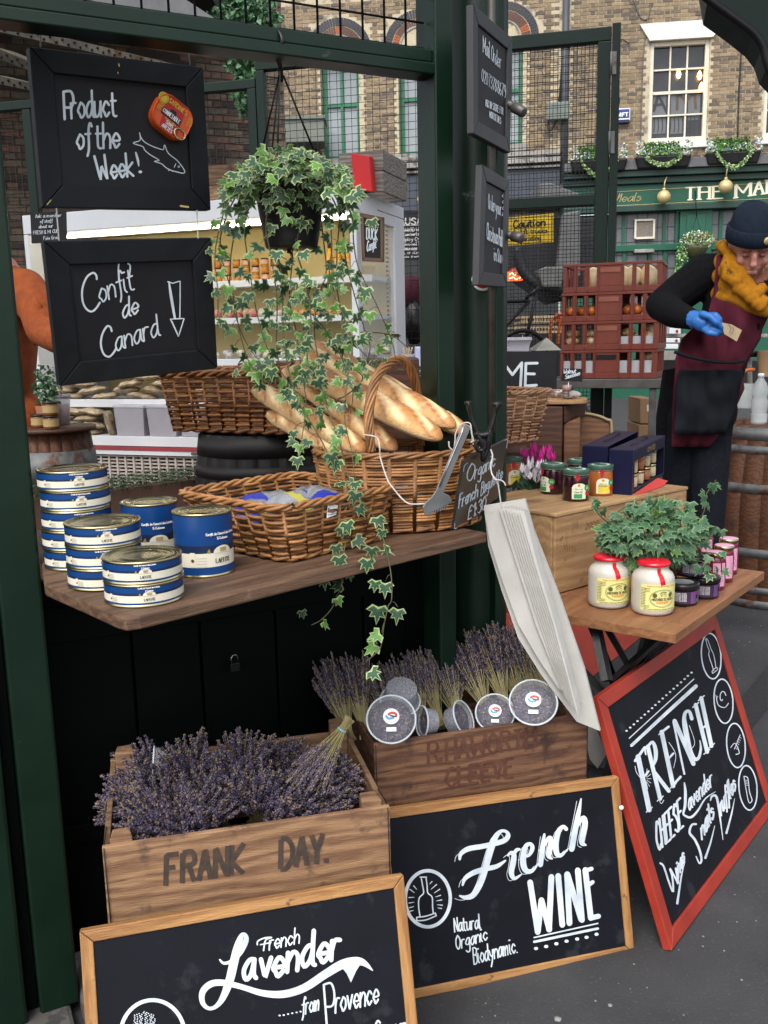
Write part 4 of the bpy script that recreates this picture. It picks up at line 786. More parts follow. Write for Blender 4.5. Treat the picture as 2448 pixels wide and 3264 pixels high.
# red framed board
rc = crop(1848, 1900, .5425); s = .5425
Qr = quad(rc((105, 597), (800, 110), (1148, 1250), (540, 2085)), depth=2.17); dz = .004-min(q.z for q in Qr)
sc_ = (CAMH-.004)/(CAMH-min(q.z for q in Qr)); Qr = [CAM+(q-CAM)*sc_ for q in Qr]
t, fn, nr, P = framed('red_board', 'red framed blackboard lettered FRENCH with four painted circles, leaning on the folding table', 'chalkboard', Qr, .036, .022, REDP, BOARD, .006)
pen = Pen(fn); S = lambda pts, w, **k: pen.stroke(rc(*pts), [x*s for x in w] if isinstance(w, (list, tuple)) else w*s, **k)
for k in range(19): u = k/18; pen.dot(rc((273+382*u, 792-342*u))[0], 2.9)
S(((288, 836), (668, 488)), 6, smooth=False); S(((302, 878), (490, 703), (680, 530)), [18, 20, 22])
def serif(a, b, w=24, cw=34):
    S((a, b), w, smooth=False)
    for q, r in ((a, b), (b, a)): S(((q[0]-cw*.5, q[1]+cw*.42), (q[0]+cw*.5, q[1]-cw*.42)), 7, smooth=False)
serif((340, 945), (405, 1255), 30); S(((322, 968), (378, 890)), 16, smooth=False); S(((378, 890), (384, 930)), 10); S(((368, 1072), (402, 1030)), 12, smooth=False)
serif((398, 885), (470, 1190), 24); S(((400, 880), (425, 858), (442, 900), (442, 960), (420, 1012)), [14, 18, 24, 22, 10]); S(((418, 1005), (470, 1080), (520, 1145)), [12, 22, 22])
serif((478, 800), (545, 1115), 26); S(((478, 800), (520, 768)), 14, smooth=False); S(((515, 960), (548, 925)), 12, smooth=False); S(((545, 1112), (590, 1062)), 14, smooth=False)
S(((548, 740), (612, 1045)), 12, smooth=False); S(((555, 735), (610, 860), (665, 985)), 26); S(((610, 690), (664, 975)), 12, smooth=False)
S(((655, 720), (640, 678), (615, 690), (612, 760), (640, 890), (668, 955), (695, 950), (708, 895), (702, 850)), [22, 18, 20, 26, 26, 24, 18, 14, 6])
serif((678, 640), (745, 915), 24); serif((712, 600), (772, 880), 24); S(((715, 780), (742, 758)), 12, smooth=False)
for a in (((322, 1000), (332, 1040), (375, 1100), (390, 1170)), ((440, 1100), (470, 1215), (490, 1200)), ((520, 860), (560, 930), (548, 1010)), ((640, 760), (672, 860), (650, 900)), ((690, 680), (720, 820))): S(a, 3.5)
for k in range(7): a = -1.3+k*.42; S(((385+6*cos(a), 1075+20*sin(a)), (385+32*cos(a), 1075+62*sin(a))), 3)
T = lambda st, a, b, u, w, **k: pen.text(st, rc(a)[0], rc(b)[0], (u[0]*s, u[1]*s), w*s, **k)
pen.text('CHEESE', rc((458, 1500))[0], rc((606, 1352))[0], (-18*s, -165*s), 13*s, shadow=(-3, 1.5, 1.6))
S(((612, 1098), (618, 1150), (616, 1230), (606, 1275), (615, 1290), (650, 1300), (690, 1262), (735, 1190), (795, 1150)), [8, 16, 16, 12, 12, 14, 12, 8, 3]); T('avender', (640, 1262), (778, 1112), (-12, -105), 9)
S(((470, 1570), (490, 1590), (520, 1680), (545, 1738), (540, 1650), (525, 1600), (560, 1660), (575, 1690), (560, 1600)), 11); T('ines', (572, 1665), (612, 1560), (-8, -110), 11); S(((615, 1560), (595, 1640), (570, 1805)), [4, 9, 14])
S(((680, 1340), (655, 1345), (642, 1390), (672, 1430), (700, 1490), (712, 1550), (700, 1570), (680, 1530)), [12, 12, 14, 14, 14, 12, 10, 6]); T('nails', (715, 1430), (785, 1300), (-12, -115), 11); S(((790, 1350), (765, 1450), (735, 1538)), [4, 10, 14])
S(((765, 1200), (775, 1175), (800, 1180), (815, 1260), (838, 1430)), [8, 12, 14, 12, 4]); T('ruffles', (828, 1290), (912, 1138), (-12, -115), 10); S(((908, 1190), (890, 1280), (860, 1392)), [3, 9, 13])
for cx, cy, rx, ry in ((770, 353, 57, 134), (842, 618, 55, 130), (915, 878, 54, 130), (985, 1127, 53, 131)): pen.ring(rc((cx, cy))[0], rx*s, ry*s, 8*s, ang=-.09)
for a in (((738, 255), (746, 290), (758, 322), (756, 350), (785, 440)), ((740, 255), (750, 262), (770, 315), (785, 350), (798, 425)), ((778, 455), (806, 432), (800, 420), (775, 440), (778, 455)), ((735, 258), (742, 250), (748, 258))): S(a, 4)
S(((800, 590), (812, 640), (850, 655), (872, 630)), 5); S([(835+a*4.2*cos(a*1.1), 600+a*9*sin(a*1.1)) for a in [k*.45 for k in range(2, 13)]], 5); S(((800, 590), (795, 580)), 3); S(((804, 600), (808, 588)), 3)
S(((885, 890), (910, 865), (935, 920), (915, 930)), 5); S(((905, 900), (930, 840), (940, 815)), 4); [S(((908+k*5, 890-k*13), (922+k*5, 900-k*13)), 3) for k in range(6)]
S(((962, 1060), (985, 1070), (995, 1150), (1010, 1200), (990, 1210), (972, 1120), (962, 1060)), 5); [S(((965+k*3, 1080+k*10), (985+k*2, 1085+k*10)), 3) for k in range(4)]
pen.build(CHALK, t)
# the board's own stay and the black folded legs behind it belong to the table, built below
# ---- sausage menu, caution sign, small notices further back
def flat(name, label, cat, pts, Y, mt, th=.01, group=None, hdg=None):
    f = (lambda x, y: aty(x, y, Y)) if hdg is None else vplane(aty(*pts[3], Y), hdg)
    Qf = [f(*p) for p in pts]; ex = (Qf[1]-Qf[0]).normalized(); nn = ex.cross(Qf[0]-Qf[3]).normalized(); nn = -nn if nn.dot(CAM-Qf[0]) < 0 else nn
    t = thing(name, label, cat, (Qf[2]+Qf[3])/2, degrees_(ex), group); m = MB(t.matrix_basis); m.hexa(Qf, [q-nn*th for q in Qf]); m.build('board', mt, t)
    return t, plane(Qf[0], nn)
def degrees_(e): return math.degrees(atan2(e.y, e.x))
YSIGN = mat('yellow_sign', (.72, .5, .03), (.66, .44, .025), .5, sc=4, bump=0)
t, f = flat('caution_sign', 'yellow caution sign about fork-lift trucks behind the mesh gate', 'warning sign', c3((168, 1218), (462, 1190), (462, 1352), (170, 1375)), 6.6, YSIGN)
pen = Pen(f, base=.003); T = lambda st, a, b, u, w, **k: pen.text(st, c3(a)[0], c3(b)[0], (u[0]*.57, u[1]*.57), w*.57, smooth=True, **k)
T('Caution', (240, 1272), (415, 1258), (0, -42), 7.5); T('Fork-lift trucks', (195, 1310), (426, 1298), (0, -26), 4); T('operating', (262, 1346), (390, 1336), (0, -24), 4)
pen.stroke(c3((176, 1226), (455, 1198), (455, 1345), (178, 1367), (176, 1226)), 1.2, False); pen.build(INK, t)
sg = crop(600, 700, .4919); MENU = mat('menu_black_board', (.03, .03, .04), None, .5, bump=0)
t, f = flat('menu_board', 'black sausage menu board with white lettering between chiller and column', 'menu board', sg((1366, -60), (1640, -60), (1640, 268), (1370, 262)), 6.5, MENU)
pen = Pen(f, base=.003); T = lambda st, a, b, u, w, **k: pen.text(st, sg(a)[0], sg(b)[0], (u[0]*.49, u[1]*.49), w*.49, **k)
T('SAUSAGES', (1335, 36), (1620, 28), (0, -42), 9); 
for i, (st, y, w) in enumerate((('AWARD WINNING', 78, 5), ('Cumberland', 108, 4.5), ('Spicy Chorizo', 139, 4.5), ('Smoked Toulouse', 168, 4.5), ('Sausage & mash', 198, 4.5))): T(st, (1392, y), (1392+len(st)*13, y-6), (0, -21), w)
T('ALL OF OUR PRODUCTS', (1374, 225), (1600, 220), (0, -12), 2.5); T('made fresh daily', (1374, 248), (1560, 243), (0, -12), 2.5); pen.stroke(sg((1366, 40), (1640, 32)), 1.5, False); pen.build(WHITEP, t)
t, f = flat('wide_sign', 'black board with big white letters behind the chopping block', 'sign', [(1600, 1122), (1776, 1120), (1774, 1262), (1600, 1268)], 3.55, PANEL, .015)
pen = Pen(f); b5 = crop(1600, 800, .3315)
for a, b in (((18, 1100), (20, 1270)), ((22, 1085), (100, 1190)), ((100, 1190), (190, 1075)), ((190, 1075), (178, 1295)), ((230, 1080), (222, 1300)), ((230, 1080), (338, 1078)), ((226, 1180), (312, 1182)), ((222, 1298), (330, 1290))): pen.stroke(b5(a, b), 8.5, False)
pen.build(CHALK, t)
t, f = flat('price_tag', 'small black tag lettered Walnut Saucisson on a clip above the sausages', 'price tag', b5((588, 1130), (775, 1132), (772, 1258), (568, 1250)), 3.2, PANEL, .004)
pen = Pen(f, base=.001); T = lambda st, a, b, u, w, **k: pen.text(st, b5(a)[0], b5(b)[0], (u[0]*.33, u[1]*.33), w*.33, **k)
T('Walnut', (592, 1180), (710, 1172), (4, -42), 6.5); T('Saucisson', (605, 1232), (745, 1192), (8, -42), 6.5); pen.build(CHALK, t)
m = MB(t.matrix_basis); q = aty(*b5((640, 1255))[0], 3.2); m.wtube([q, q+V((0, 0, -.05))], .002, 6); m.build('clip', STEEL, t)
# ================================================================ the shelf and what stands on it
ZS = 1.0
fl_, fr2 = atz(400, 1975, ZS), atz(1552, 1697, ZS); le = atz(168, 1872, ZS)
SH = basis(fl_, (fr2-fl_).normalized(), V((0, 0, 1)).cross((fr2-fl_).normalized()), V((0, 0, 1)))
t = thing('stall_shelf', 'worn brown plank shelf holding the blue tins and bread baskets', 'shelf', M=SH)
L_ = (fr2-fl_).length; lp = SH.inverted() @ le
wb = SH.inverted() @ (WF @ V((-.06, .32, ZS))); wr = SH.inverted() @ (WF @ V((.93, .12, ZS)))
def plank(pts, z0, z1, name, mt, parent, bev=.003):
    m = MB(SH); n = len(pts); m.add([(x, y, z0) for x, y in pts]+[(x, y, z1) for x, y in pts], [tuple(range(n))[::-1], tuple(range(n, 2*n))]+[(i, (i+1) % n, n+(i+1) % n, n+i) for i in range(n)]); return m.build(name, mt, parent, bev=bev)
xl = lambda y: lp.x*y/lp.y
plank([(.025, .0), (L_, 0), (L_+.01, .165), (xl(.165), .165), (xl(.03), .03), (.004, .008)], -.022, 0, 'plank', SHELFW, t)
plank([(xl(.167), .167), (L_+.012, .167), (wr.x+.02, .3), (lp.x, .31)], -.0225, -.001, 'plank', SHELFW, t)
plank([(lp.x, .312), (wr.x-.02, .302), (.75, .42), (wb.x+.1, wb.y)], -.022, -.0004, 'plank', SHELFW, t)
m = MB(SH); m.box(.2, L_-.02, .13, .165, -.062, -.024); m.build('batten', CRATEW2, t, bev=.003)
m = MB(SH); m.box(.15, .7, .33, .37, -.07, -.024); m.build('batten', CRATEW2, t, bev=.003)
# ---- tins
def can(R, H, tall):
    t = thing('confit_tin', 'x', 'tin', group='blue and cream tins on the shelf')
    m = MB(); nb = 4 if tall else 3
    m.lathe([(R*.97, 0), (R+.0015, .0004), (R+.0018, .0025), (R, .0042), (R, H-.0042), (R+.0018, H-.0025), (R+.0015, H-.0004), (R-.001, H), (R-.003, H-.0035), (R*.86, H-.0035), (R*.82, H-.002), (R*.78, H-.0035), (R*.6, H-.0035), (R*.56, H-.0022), (R*.52, H-.0032), (R*.3, H-.003), (.001, H-.003)], 48, cap=False); m.build('tin_can', TIN, t)
    zz = (.0045, .16*H if tall else .2*H, .38*H if tall else .52*H, H-.0048); m = MB()
    n = 56; vs = [(cos(2*pi*k/n)*(R+.0004), sin(2*pi*k/n)*(R+.0004), z) for z in (zz[0], zz[1], zz[2], zz[2]+.014 if tall else zz[2]+.004, zz[3]) for k in range(n)]
    fs = [(i*n+k, i*n+(k+1) % n, (i+1)*n+(k+1) % n, (i+1)*n+k) for i in range(4) for k in range(n)]
    m.add(vs, fs, 0, True); m.m = [j for j in (0, 1, 3, 0) for k in range(n)]; m.build('paper_label', [CANBLUE, CANCREAM, CANBLUE, CANDK], t)
    def cyl(x, y, h): a = -pi/2 + x/R; return V((cos(a)*(R+.0006+h), sin(a)*(R+.0006+h), y))
    pen = Pen(cyl, base=.0001); x0 = .018
    sc = 1.0 if tall else .55
    # raised cream arch with crest and name, band of dark blue above the cream
    for k in range(12):
        a0, a1 = pi*k/12, pi*(k+1)/12; xa_, xb_ = x0+sc*.019*cos(a1), x0+sc*.019*cos(a0)
        pen.mb.add([cyl(xa_, zz[2]-.001, .0003), cyl(xb_, zz[2]-.001, .0003), cyl(xb_, zz[2]+sc*.0125*sin(a0), .0003), cyl(xa_, zz[2]+sc*.0125*sin(a1), .0003)], [(0, 1, 2, 3)], 2)
    pen.base = .0006
    pen.text('LAFITTE', (x0-sc*.0155, zz[1]+(zz[2]-zz[1])*.28), (x0+sc*.0155, zz[1]+(zz[2]-zz[1])*.28), (0, sc*.0075), sc*.0016, mi=1, smooth=False, contrast=.35)
    for k in (-1, 0, 1): pen.text('8', (x0+k*sc*.0045-sc*.0018, zz[2]+sc*(.0018)), (x0+k*sc*.0045+sc*.0022, zz[2]+sc*.0018), (0, sc*.0065), sc*.0011, mi=3)
    zt = H*.66 if tall else H*.83
    pen.text('Confit de Canard des Landes', (x0-sc*.031, zt), (x0+sc*.031, zt), (0, sc*.0044), sc*.00105, mi=0); pen.text('5 Cuisses' if tall else '2 Cuisses', (x0-sc*.011, zt-sc*.0085), (x0+sc*.011, zt-sc*.0085), (0, sc*.0044), sc*.0011, mi=0)
    pen.fill([(x0-sc*.031, zz[2]+.0003), (x0-sc*.024, zz[2]+.0003), (x0-sc*.026, zz[2]+sc*.008), (x0-sc*.029, zz[2]+sc*.006)], 3)
    xx = -.052 if not tall else -.044; pen.fill([(xx, zz[1]+.001), (xx+sc*.009, zz[1]+.001), (xx+sc*.009, zz[2]+.002), (xx, zz[2]+.002)], 2); pen.disc((xx+sc*.0045, (zz[1]+zz[2])/2), sc*.0036, sc*.0036, mi=3); pen.base = .0009; pen.disc((xx+sc*.0045, (zz[1]+zz[2])/2), sc*.0022, sc*.0022, mi=1)
    for k in range(4): pen.stroke([(xx+sc*.012, zz[1]+.0018+k*(zz[2]-zz[1])*.2), (xx+sc*.03, zz[1]+.0018+k*(zz[2]-zz[1])*.2)], .0004, False, mi=1)
    pen.build([WHITEP, INK, CANCREAM, GOLDINK], t, 'label_print'); return t
kc = crop(0, 1400, .4919)
flat_can = can(.065, .038, False); tall_can = can(.054, .118, True); used = set()
def putcan(src, pt, z, rot, label):
    P = V((pt.x, pt.y, z)); M = frame(P, rot)
    if src.name in used: return dup(src, M, label)
    used.add(src.name); src.matrix_basis = M; src['label'] = label; return src
stacks = ((kc((915, 738))[0], 2, 'front stack of two nearest the shelf corner'), (kc((659, 522))[0], 3, 'middle stack of three tins'), (kc((470, 182))[0], 5, 'back stack of five by the green post'))
for px, n, nm in stacks:
    C_ = atz(*px, ZS+.038*n+.001); 
    for k in range(n):
        pos = ('topmost', 'second from top', 'third from top', 'fourth from top', 'bottom')[n-1-k] if k else 'bottom'
        putcan(flat_can, C_+V((random.uniform(-.0015, .0015), random.uniform(-.0015, .0015), 0)), ZS+.0005+k*.0381, 8 + random.uniform(-6, 6) + (6 if n == 5 else 0), 'flat blue tin, %s of the %s' % (pos, nm))
for px, rot, lab in ((kc((1308, 455))[0], 30, 'tall blue tin with a gold crest standing beside the square wicker basket'), (kc((962, 398))[0], 12, 'tall blue tin half hidden behind the tall tin with the crest')):
    C_ = atz(*px, ZS+.118); putcan(tall_can, C_, ZS+.0005, rot, lab)
# ---- wicker work
def rr_path(a, b, r, rnd=None):
    def f(s):
        if rnd: q = 2*pi*s; return V((a*cos(q), b*sin(q), 0)), V((cos(q)*b, sin(q)*a, 0)).normalized()
        seg = [2*(a-r), pi*r/2, 2*(b-r), pi*r/2]*2; tot = sum(seg); d = (s % 1)*tot; i = 0
        while d > seg[i]: d -= seg[i]; i += 1
        cx, cy = ((a-r, -(b-r)), (a-r, b-r), (-(a-r), b-r), (-(a-r), -(b-r)))[i//2]
        if i % 2 == 0:
            o = ((-(a-r)+d, -b), (a, -(b-r)+d), (a-r-d, b), (-a, b-r-d))[i//2]; nn = ((0, -1), (1, 0), (0, 1), (-1, 0))[i//2]; return V((*o, 0)), V((*nn, 0))
        q = -pi/2+(i//2)*pi/2+d/r; return V((cx+r*cos(q), cy+r*sin(q), 0)), V((cos(q), sin(q), 0))
    return f
def basket(name, label, M, bot, topp, H, NS, rows, r, mt, group=None, rim=3, amp=1.0, rnd=False, stk=None, foot=True, double=1, per=4, off=V((0, 0, 0))):
    t = thing(name, label, 'basket', group=group, M=M); cr = bot[2] if len(bot) > 2 else .03
    def pt(s, u, o=0):
        a = bot[0]+(topp[0]-bot[0])*u; b = bot[1]+(topp[1]-bot[1])*u; p, n = rr_path(a, b, cr*(1+.3*u), rnd)(s); return p+n*o+V((0, 0, H*u))+off*u
    N_ = NS*per
    for i in range(rows):
        u = (i+.5)/rows
        for dd in range(double):
            z = (dd-(double-1)/2)*r*1.75; m = MB(M)
            pts = [pt(k/N_, u, amp*r*1.25*cos(pi*k/per+pi*i))+V((0, 0, z+random.uniform(-.1, .1)*r)) for k in range(N_)]
            m.tube(pts, r*.95, 5, closed=True); m.build('willow_rod', mt, t)
    st = stk or r*1.1; share = MB(); share.tube([(0, 0, 0), (0, 0, .5), (0, 0, 1)], [st]*3, 5); me = share.mesh('stake', mt)
    for k in range(NS):
        a = pt((k+.5)/NS, 0); b = pt((k+.5)/NS, 1); d = (b-a); F = d.to_track_quat('Z', 'Y').to_matrix().to_4x4(); inst('stake', me, M @ MX.Translation(a) @ F @ MX.Diagonal((1, 1, d.length, 1)), t)
    n = NS*5
    for lvl, cnt in ((1.03, rim), (.02, 2 if foot else 0)):
        for j in range(cnt):
            m = MB(M); tw = NS*.5; R_ = r*(1.35 if lvl > .5 else .9)
            tt = round(tw)
            m.tube([pt(k/n, lvl, R_*cos(2*pi*(tt*k/n+j/cnt)))+V((0, 0, R_*.9*sin(2*pi*(tt*k/n+j/cnt)))) for k in range(n)], r*1.12, 5, closed=True); m.build('braided_edge', mt, t)
    m = MB(M); q = [pt(k/40, 0)*.985 for k in range(40)]; m.add([p+V((0, 0, .004)) for p in q], [tuple(range(40))]); m.build('base', mt, t)
    return t, pt
bM = frame(V((-.186, 1.925, ZS+.006)), 47)
tq, bpt = basket('wicker_basket', 'open brown wicker basket of wrapped goods beside the tall blue tin', bM, (.138, .128, .03), (.168, .165), .105, 26, 13, .0037, WICK2, rim=3, amp=1.15, off=V((-.004, .02, 0)))
oM = frame(V((.045, 2.112, ZS+.006)), 10)
tq2, opt_ = basket('bread_basket', 'tall oval honey coloured wicker basket full of long baguettes', oM, (.178, .118), (.2, .14), .165, 22, 8, .0036, WICK2, rim=3, amp=1.0, rnd=True, double=3, stk=.006)
hp = [aty(1183, 1440, 1.985), aty(1178, 1380, 1.985), aty(1176, 1315, 2.0), aty(1188, 1240, 2.03), aty(1212, 1185, 2.06), aty(1250, 1152, 2.1), aty(1288, 1150, 2.15), aty(1315, 1190, 2.19), aty(1330, 1250, 2.22), aty(1340, 1330, 2.24), aty(1345, 1420, 2.245)]
hp = [V(p) for p in cat_rom([tuple(p) for p in hp], 10)]
for j in range(7):
    m = MB(oM); pts = []
    for i, p in enumerate(hp):
        d = (hp[min(i+1, len(hp)-1)]-hp[max(i-1, 0)]).normalized(); a = d.cross(V((0, 1, 0))).normalized(); b = d.cross(a); q = 2*pi*(j/7)+i*.16; pts.append(p+a*cos(q)*.0078+b*sin(q)*.0078)
    m.wtube(pts, .0036, 5); m.build('twisted_handle', WICK2, tq2)
kM = frame(aty(800, 1385, 2.78)+V((0, .12, 0)), -17)
zk = (aty(640, 1345, 2.9).z+aty(950, 1405, 2.55).z)/2; kM = frame(V((-.37, 2.83, zk)), -27)
tq3, kpt = basket('back_basket', 'reddish brown wicker tray basket standing on the dark barrel', kM, (.235, .14, .03), (.26, .165), .165, 30, 12, .0052, WICK, rim=3, amp=1.1)
tq3['label'] = 'reddish brown wicker basket standing on the dark barrel behind the baguettes'
b5c = crop(1300, 1200, .692)
rM = frame(aty(1640, 1390, 3.0)+V((-.12, .1, 0)), 60)
basket('small_basket', 'pale wicker basket corner showing right of the round column', frame(aty(1605, 1400, 2.95)+V((-.03, .02, 0)), 35), (.09, .12, .03), (.115, .16), .15, 22, 16, .0035, WICK3, rim=3)
# wrapped goods in the square basket
BLUEP = mat('blue_wrapper', (.03, .04, .33), (.02, .028, .25), .3, sc=12, bump=.2); CLEARP = mat('grey_film', (.3, .31, .33), (.16, .17, .19), .22, sc=30, bump=.6, bsc=60); YELP = mat('yellow_wrapper', (.5, .45, .08), None, .35, sc=12, bump=.1)
def packet(M, sx, sy, sz, mats, label, group, bands=(), name='packet'):
    t = thing(name, label, 'packet', M=M, group=group); m = MB(M); nx, ny = 10, 7; vs = []; fs = []
    for sgn in (1, -1):
        for j in range(ny+1):
            for i in range(nx+1):
                u, v = i/nx*2-1, j/ny*2-1; h = ((1-u**4)*(1-v**4))**.6; vs.append((u*sx, v*sy, sz*(1+sgn*h*(1+.25*NZ.noise(V((u*3+M[0][3]*50, v*3, sgn)))))))
    for s_ in (0, 1):
        b0 = s_*(nx+1)*(ny+1)
        for j in range(ny):
            for i in range(nx): a = b0+j*(nx+1)+i; f = (a, a+1, a+nx+2, a+nx+1); fs.append(f if s_ == 0 else f[::-1])
    m.add(vs, fs, 0, True)
    for b in bands:
        for k in range(len(fs)//2):
            i = k % nx
            if b[0] <= i <= b[1]: m.m[k] = b[2]
    m.build('wrapping', mats, t); return t
for i, (dx, dy, rz, bd) in enumerate(((-.075, .05, 20, ((0, 2, 1), (3, 3, 2))), (-.01, .075, -15, ((0, 3, 1),)), (.06, .03, 35, ((0, 2, 1), (8, 9, 2))), (-.02, -.02, 5, ((3, 4, 2), (7, 9, 1))), (.03, -.05, 60, ((0, 1, 1),)))):
    packet(bM @ MX.Translation((dx, dy, .045+i*.006)) @ MX.Rotation(radians(rz), 4, 'Z') @ MX.Rotation(.25, 4, 'X'), .062, .04, .022, [CLEARP, BLUEP, YELP], 'clear packet with blue wrapper in the square basket, '+('leftmost', 'at the back', 'rightmost', 'in the middle', 'at the front')[i], 'wrapped packets in the square basket', bd)
# card tucked in the basket side
f = plane(bM @ V((.0, -.152, .06)), (bM.to_3x3() @ V((0, -1, .15))).normalized()); q = [f(1045, 1604), f(1078, 1612), f(1074, 1642), f(1043, 1652)]
m = MB(basis(q[0], (q[1]-q[0]).normalized(), (q[0]-q[3]).normalized(), (q[1]-q[0]).cross(q[0]-q[3]).normalized())); m.wadd(q, [(0, 1, 2, 3)]); c_ = m.build('card', WHITEP, None); tag(c_, 'small white card showing through the gap in the square basket', 'card')
pen = Pen(f, base=.0006); pen.text('Franc', (1046, 1632), (1076, 1628), (0, -12), 2.2); pen.text('tradition', (1046, 1643), (1073, 1637), (0, -6), 1); pen.build(INK, c_)
# ---- baguettes
CRUST = vcol('baguette_crust', .55, .5, 60)
def baguette(A, B, r, label, bend=.0):
    L = (B-A).length; d = (B-A).normalized(); M = basis((A+B)/2, d, V((0, 0, 1)).cross(d).normalized(), d.cross(V((0, 0, 1)).cross(d)).normalized())
    m = MB(M); n, k = 110, 26; vs = []; col = []; ph = random.random()*9; ns = 4
    for i in range(n+1):
        u = i/n; x = (u-.5)*L; e = (1-abs(2*u-1)**5)**.5 if 0 < u < 1 else .02
        for j in range(k):
            a = 2*pi*j/k; up_ = sin(a); R = r*e*(1+.025*NZ.noise(V((u*9, a, ph))))
            # diagonal scores along the top
            c = 0
            sv = (u*ns+cos(a)*.75) % 1.0
            if up_ > .1 and .04 < u < .96: c = max(0, 1-abs(sv-.5)/.3)*min(1, (up_-.1)*2.2)
            lip = max(0, 1-abs(sv-.17)/.08)*(up_ > .1)
            R *= 1 + .045*c + .07*lip
            z = sin(a)*R*.85 if up_ > 0 else sin(a)*R*.62
            vs.append((x, cos(a)*R*1.12+bend*sin(pi*u), z))
            nz = .5+.5*NZ.noise(V((u*26, a*2.2, ph))); br = max(0, min(1, .25+.75*max(up_, 0)*.8+.3*(nz-.5)))
            base = V((.66, .42, .17)).lerp(V((.4, .14, .03)), br); 
            if c > .05: base = base.lerp(V((.9, .7, .38)), min(1, c*1.1))
            if lip > .1: base = base.lerp(V((.26, .08, .02)), lip*.85)
            if up_ < -.1: base = base.lerp(V((.84, .68, .42)), .6)
            if abs(2*u-1) > .93: base = base.lerp(V((.5, .22, .07)), .5)
            fl = max(0, NZ.noise(V((u*60, a*7, ph+3))))*.35; base = base.lerp(V((.9, .84, .7)), fl*(1 if nz > .45 else .3)); col.append(base)
    m.add(vs, [(i*k+j, i*k+(j+1) % k, (i+1)*k+(j+1) % k, (i+1)*k+j) for i in range(n) for j in range(k)]+[tuple(range(k))[::-1], tuple(n*k+j for j in range(k))], 0, True)
    o = m.build('baguette', CRUST, None); me = o.data; ca = me.color_attributes.new('Col', 'FLOAT_COLOR', 'POINT')
    for i, c in enumerate(col): ca.data[i].color = (c.x, c.y, c.z, 1)
    tag(o, label, 'bread', 'baguettes in the oval basket'); return o
for a, b, r, lab, bn in (((812, 1238, 2.42), (1160, 1440, 2.08), .033, 'pale baguette with its tip poking out furthest left', 0), ((858, 1318, 2.36), (1130, 1460, 2.1), .03, 'pale baguette lying lowest under the left one', 0),
    ((905, 1180, 2.46), (1260, 1435, 2.1), .033, 'baguette in the middle behind the hanging ivy', 0), ((925, 1165, 2.36), (1405, 1400, 1.995), .0365, 'thick golden baguette in front with its rounded end at the basket rim', .008),
    ((950, 1118, 2.42), (1450, 1362, 2.06), .035, 'golden baguette second from the front, ending behind the bread saw', .006), ((985, 1095, 2.5), (1490, 1385, 2.15), .034, 'darker golden baguette at the back of the oval basket', -.004)):
    baguette(aty(*a), aty(*b), r, lab, bn)
# ---- bread saw, iron fork hook, price board, bags, strings
g = crop(1250, 1150, .3617); SWP = vplane(aty(1440, 1480, 1.86), 18)
def solid(name, label, cat, f, pts, th, mt, inner=None, part='blade'):
    q = [f(*p) for p in pts]; nn = (q[1]-q[0]).cross(q[3]-q[0]).normalized(); nn = -nn if nn.dot(CAM-q[0]) < 0 else nn
    t = thing(name, label, cat, sum(q, V((0, 0, 0)))/len(q)); m = MB(t.matrix_basis); m.hexa(q, [p-nn*th for p in q]); m.build(part, mt, t, bev=th*.25); return t, nn
teeth = [(500, 1262)]
for k in range(9): x = 492-k*20; y = 1290+k*9; teeth += [(x, y-22), (x-4, y+10), (x-12, y+12), (x-15, y-18)]
pts = g((625, 562), (660, 580), (688, 600), (452, 1165), (500, 1185), (528, 1235), *teeth, (300, 1368), (278, 1335), (270, 1290), (300, 1245), (345, 1205), (385, 1150))
t, _n = solid('bread_saw', 'toothed steel bread saw hanging on a string against the oval basket', 'saw', SWP, pts, .003, STEEL)
m = MB(); m.wtube([tuple(SWP(*p)+V((0, -.003, 0))) for p in g((628, 575), (610, 640), (500, 900), (420, 1110))], [.004, .0045, .005, .004], 6, flat=.5); m.build('rib', STEEL, t)
PB = [aty(*p, 1.9) for p in b5c((210, 705))]; 
Qp = quad(b5c((258, 387), (460, 287), (415, 560), (210, 705)), depth=1.93)
t = thing('price_board', 'tilted black slate lettered Organic French Baguette one pound thirty', 'price board', (Qp[2]+Qp[3])/2); t['label'] = 'tilted black slate lettered Organic French Baguette leaning on the oval basket'
ex = (Qp[1]-Qp[0]).normalized(); npb = ex.cross(Qp[0]-Qp[3]).normalized(); npb = -npb if npb.dot(CAM-Qp[0]) < 0 else npb
SLATE = mat('slate_board', (.035, .028, .024), (.018, .016, .015), .35, sc=5, bump=.05); m = MB(t.matrix_basis); m.hexa(Qp, [p-npb*.006 for p in Qp]); m.build('slate', SLATE, t, bev=.001)
pen = Pen(plane(Qp[0], npb), base=.0006); s = .3617; T = lambda st, a, b, u, w: pen.text(st, g(a)[0], g(b)[0], (u[0]*s, u[1]*s), w*s)
T('O', (655, 1075), (715, 1035), (14, -150), 11); T('rganic', (722, 1040), (900, 925), (10, -125), 10); T('French', (580, 1300), (745, 1200), (14, -125), 10); T('Baguette', (775, 1190), (965, 1035), (12, -118), 8.5); T('£1:30', (665, 1400), (815, 1305), (14, -120), 10)
for st in (((625, 975), (632, 925), (660, 900)), ((990, 700), (1015, 690), (1005, 770)), ((548, 1430), (545, 1480), (568, 1472))): pen.stroke(g(*st), 5*s, False)
pen.build(CHALK, t)
t = thing('iron_hook', 'black cast iron forked hook standing up on the rim of the oval basket', 'hook', aty(1540, 1400, 1.97))
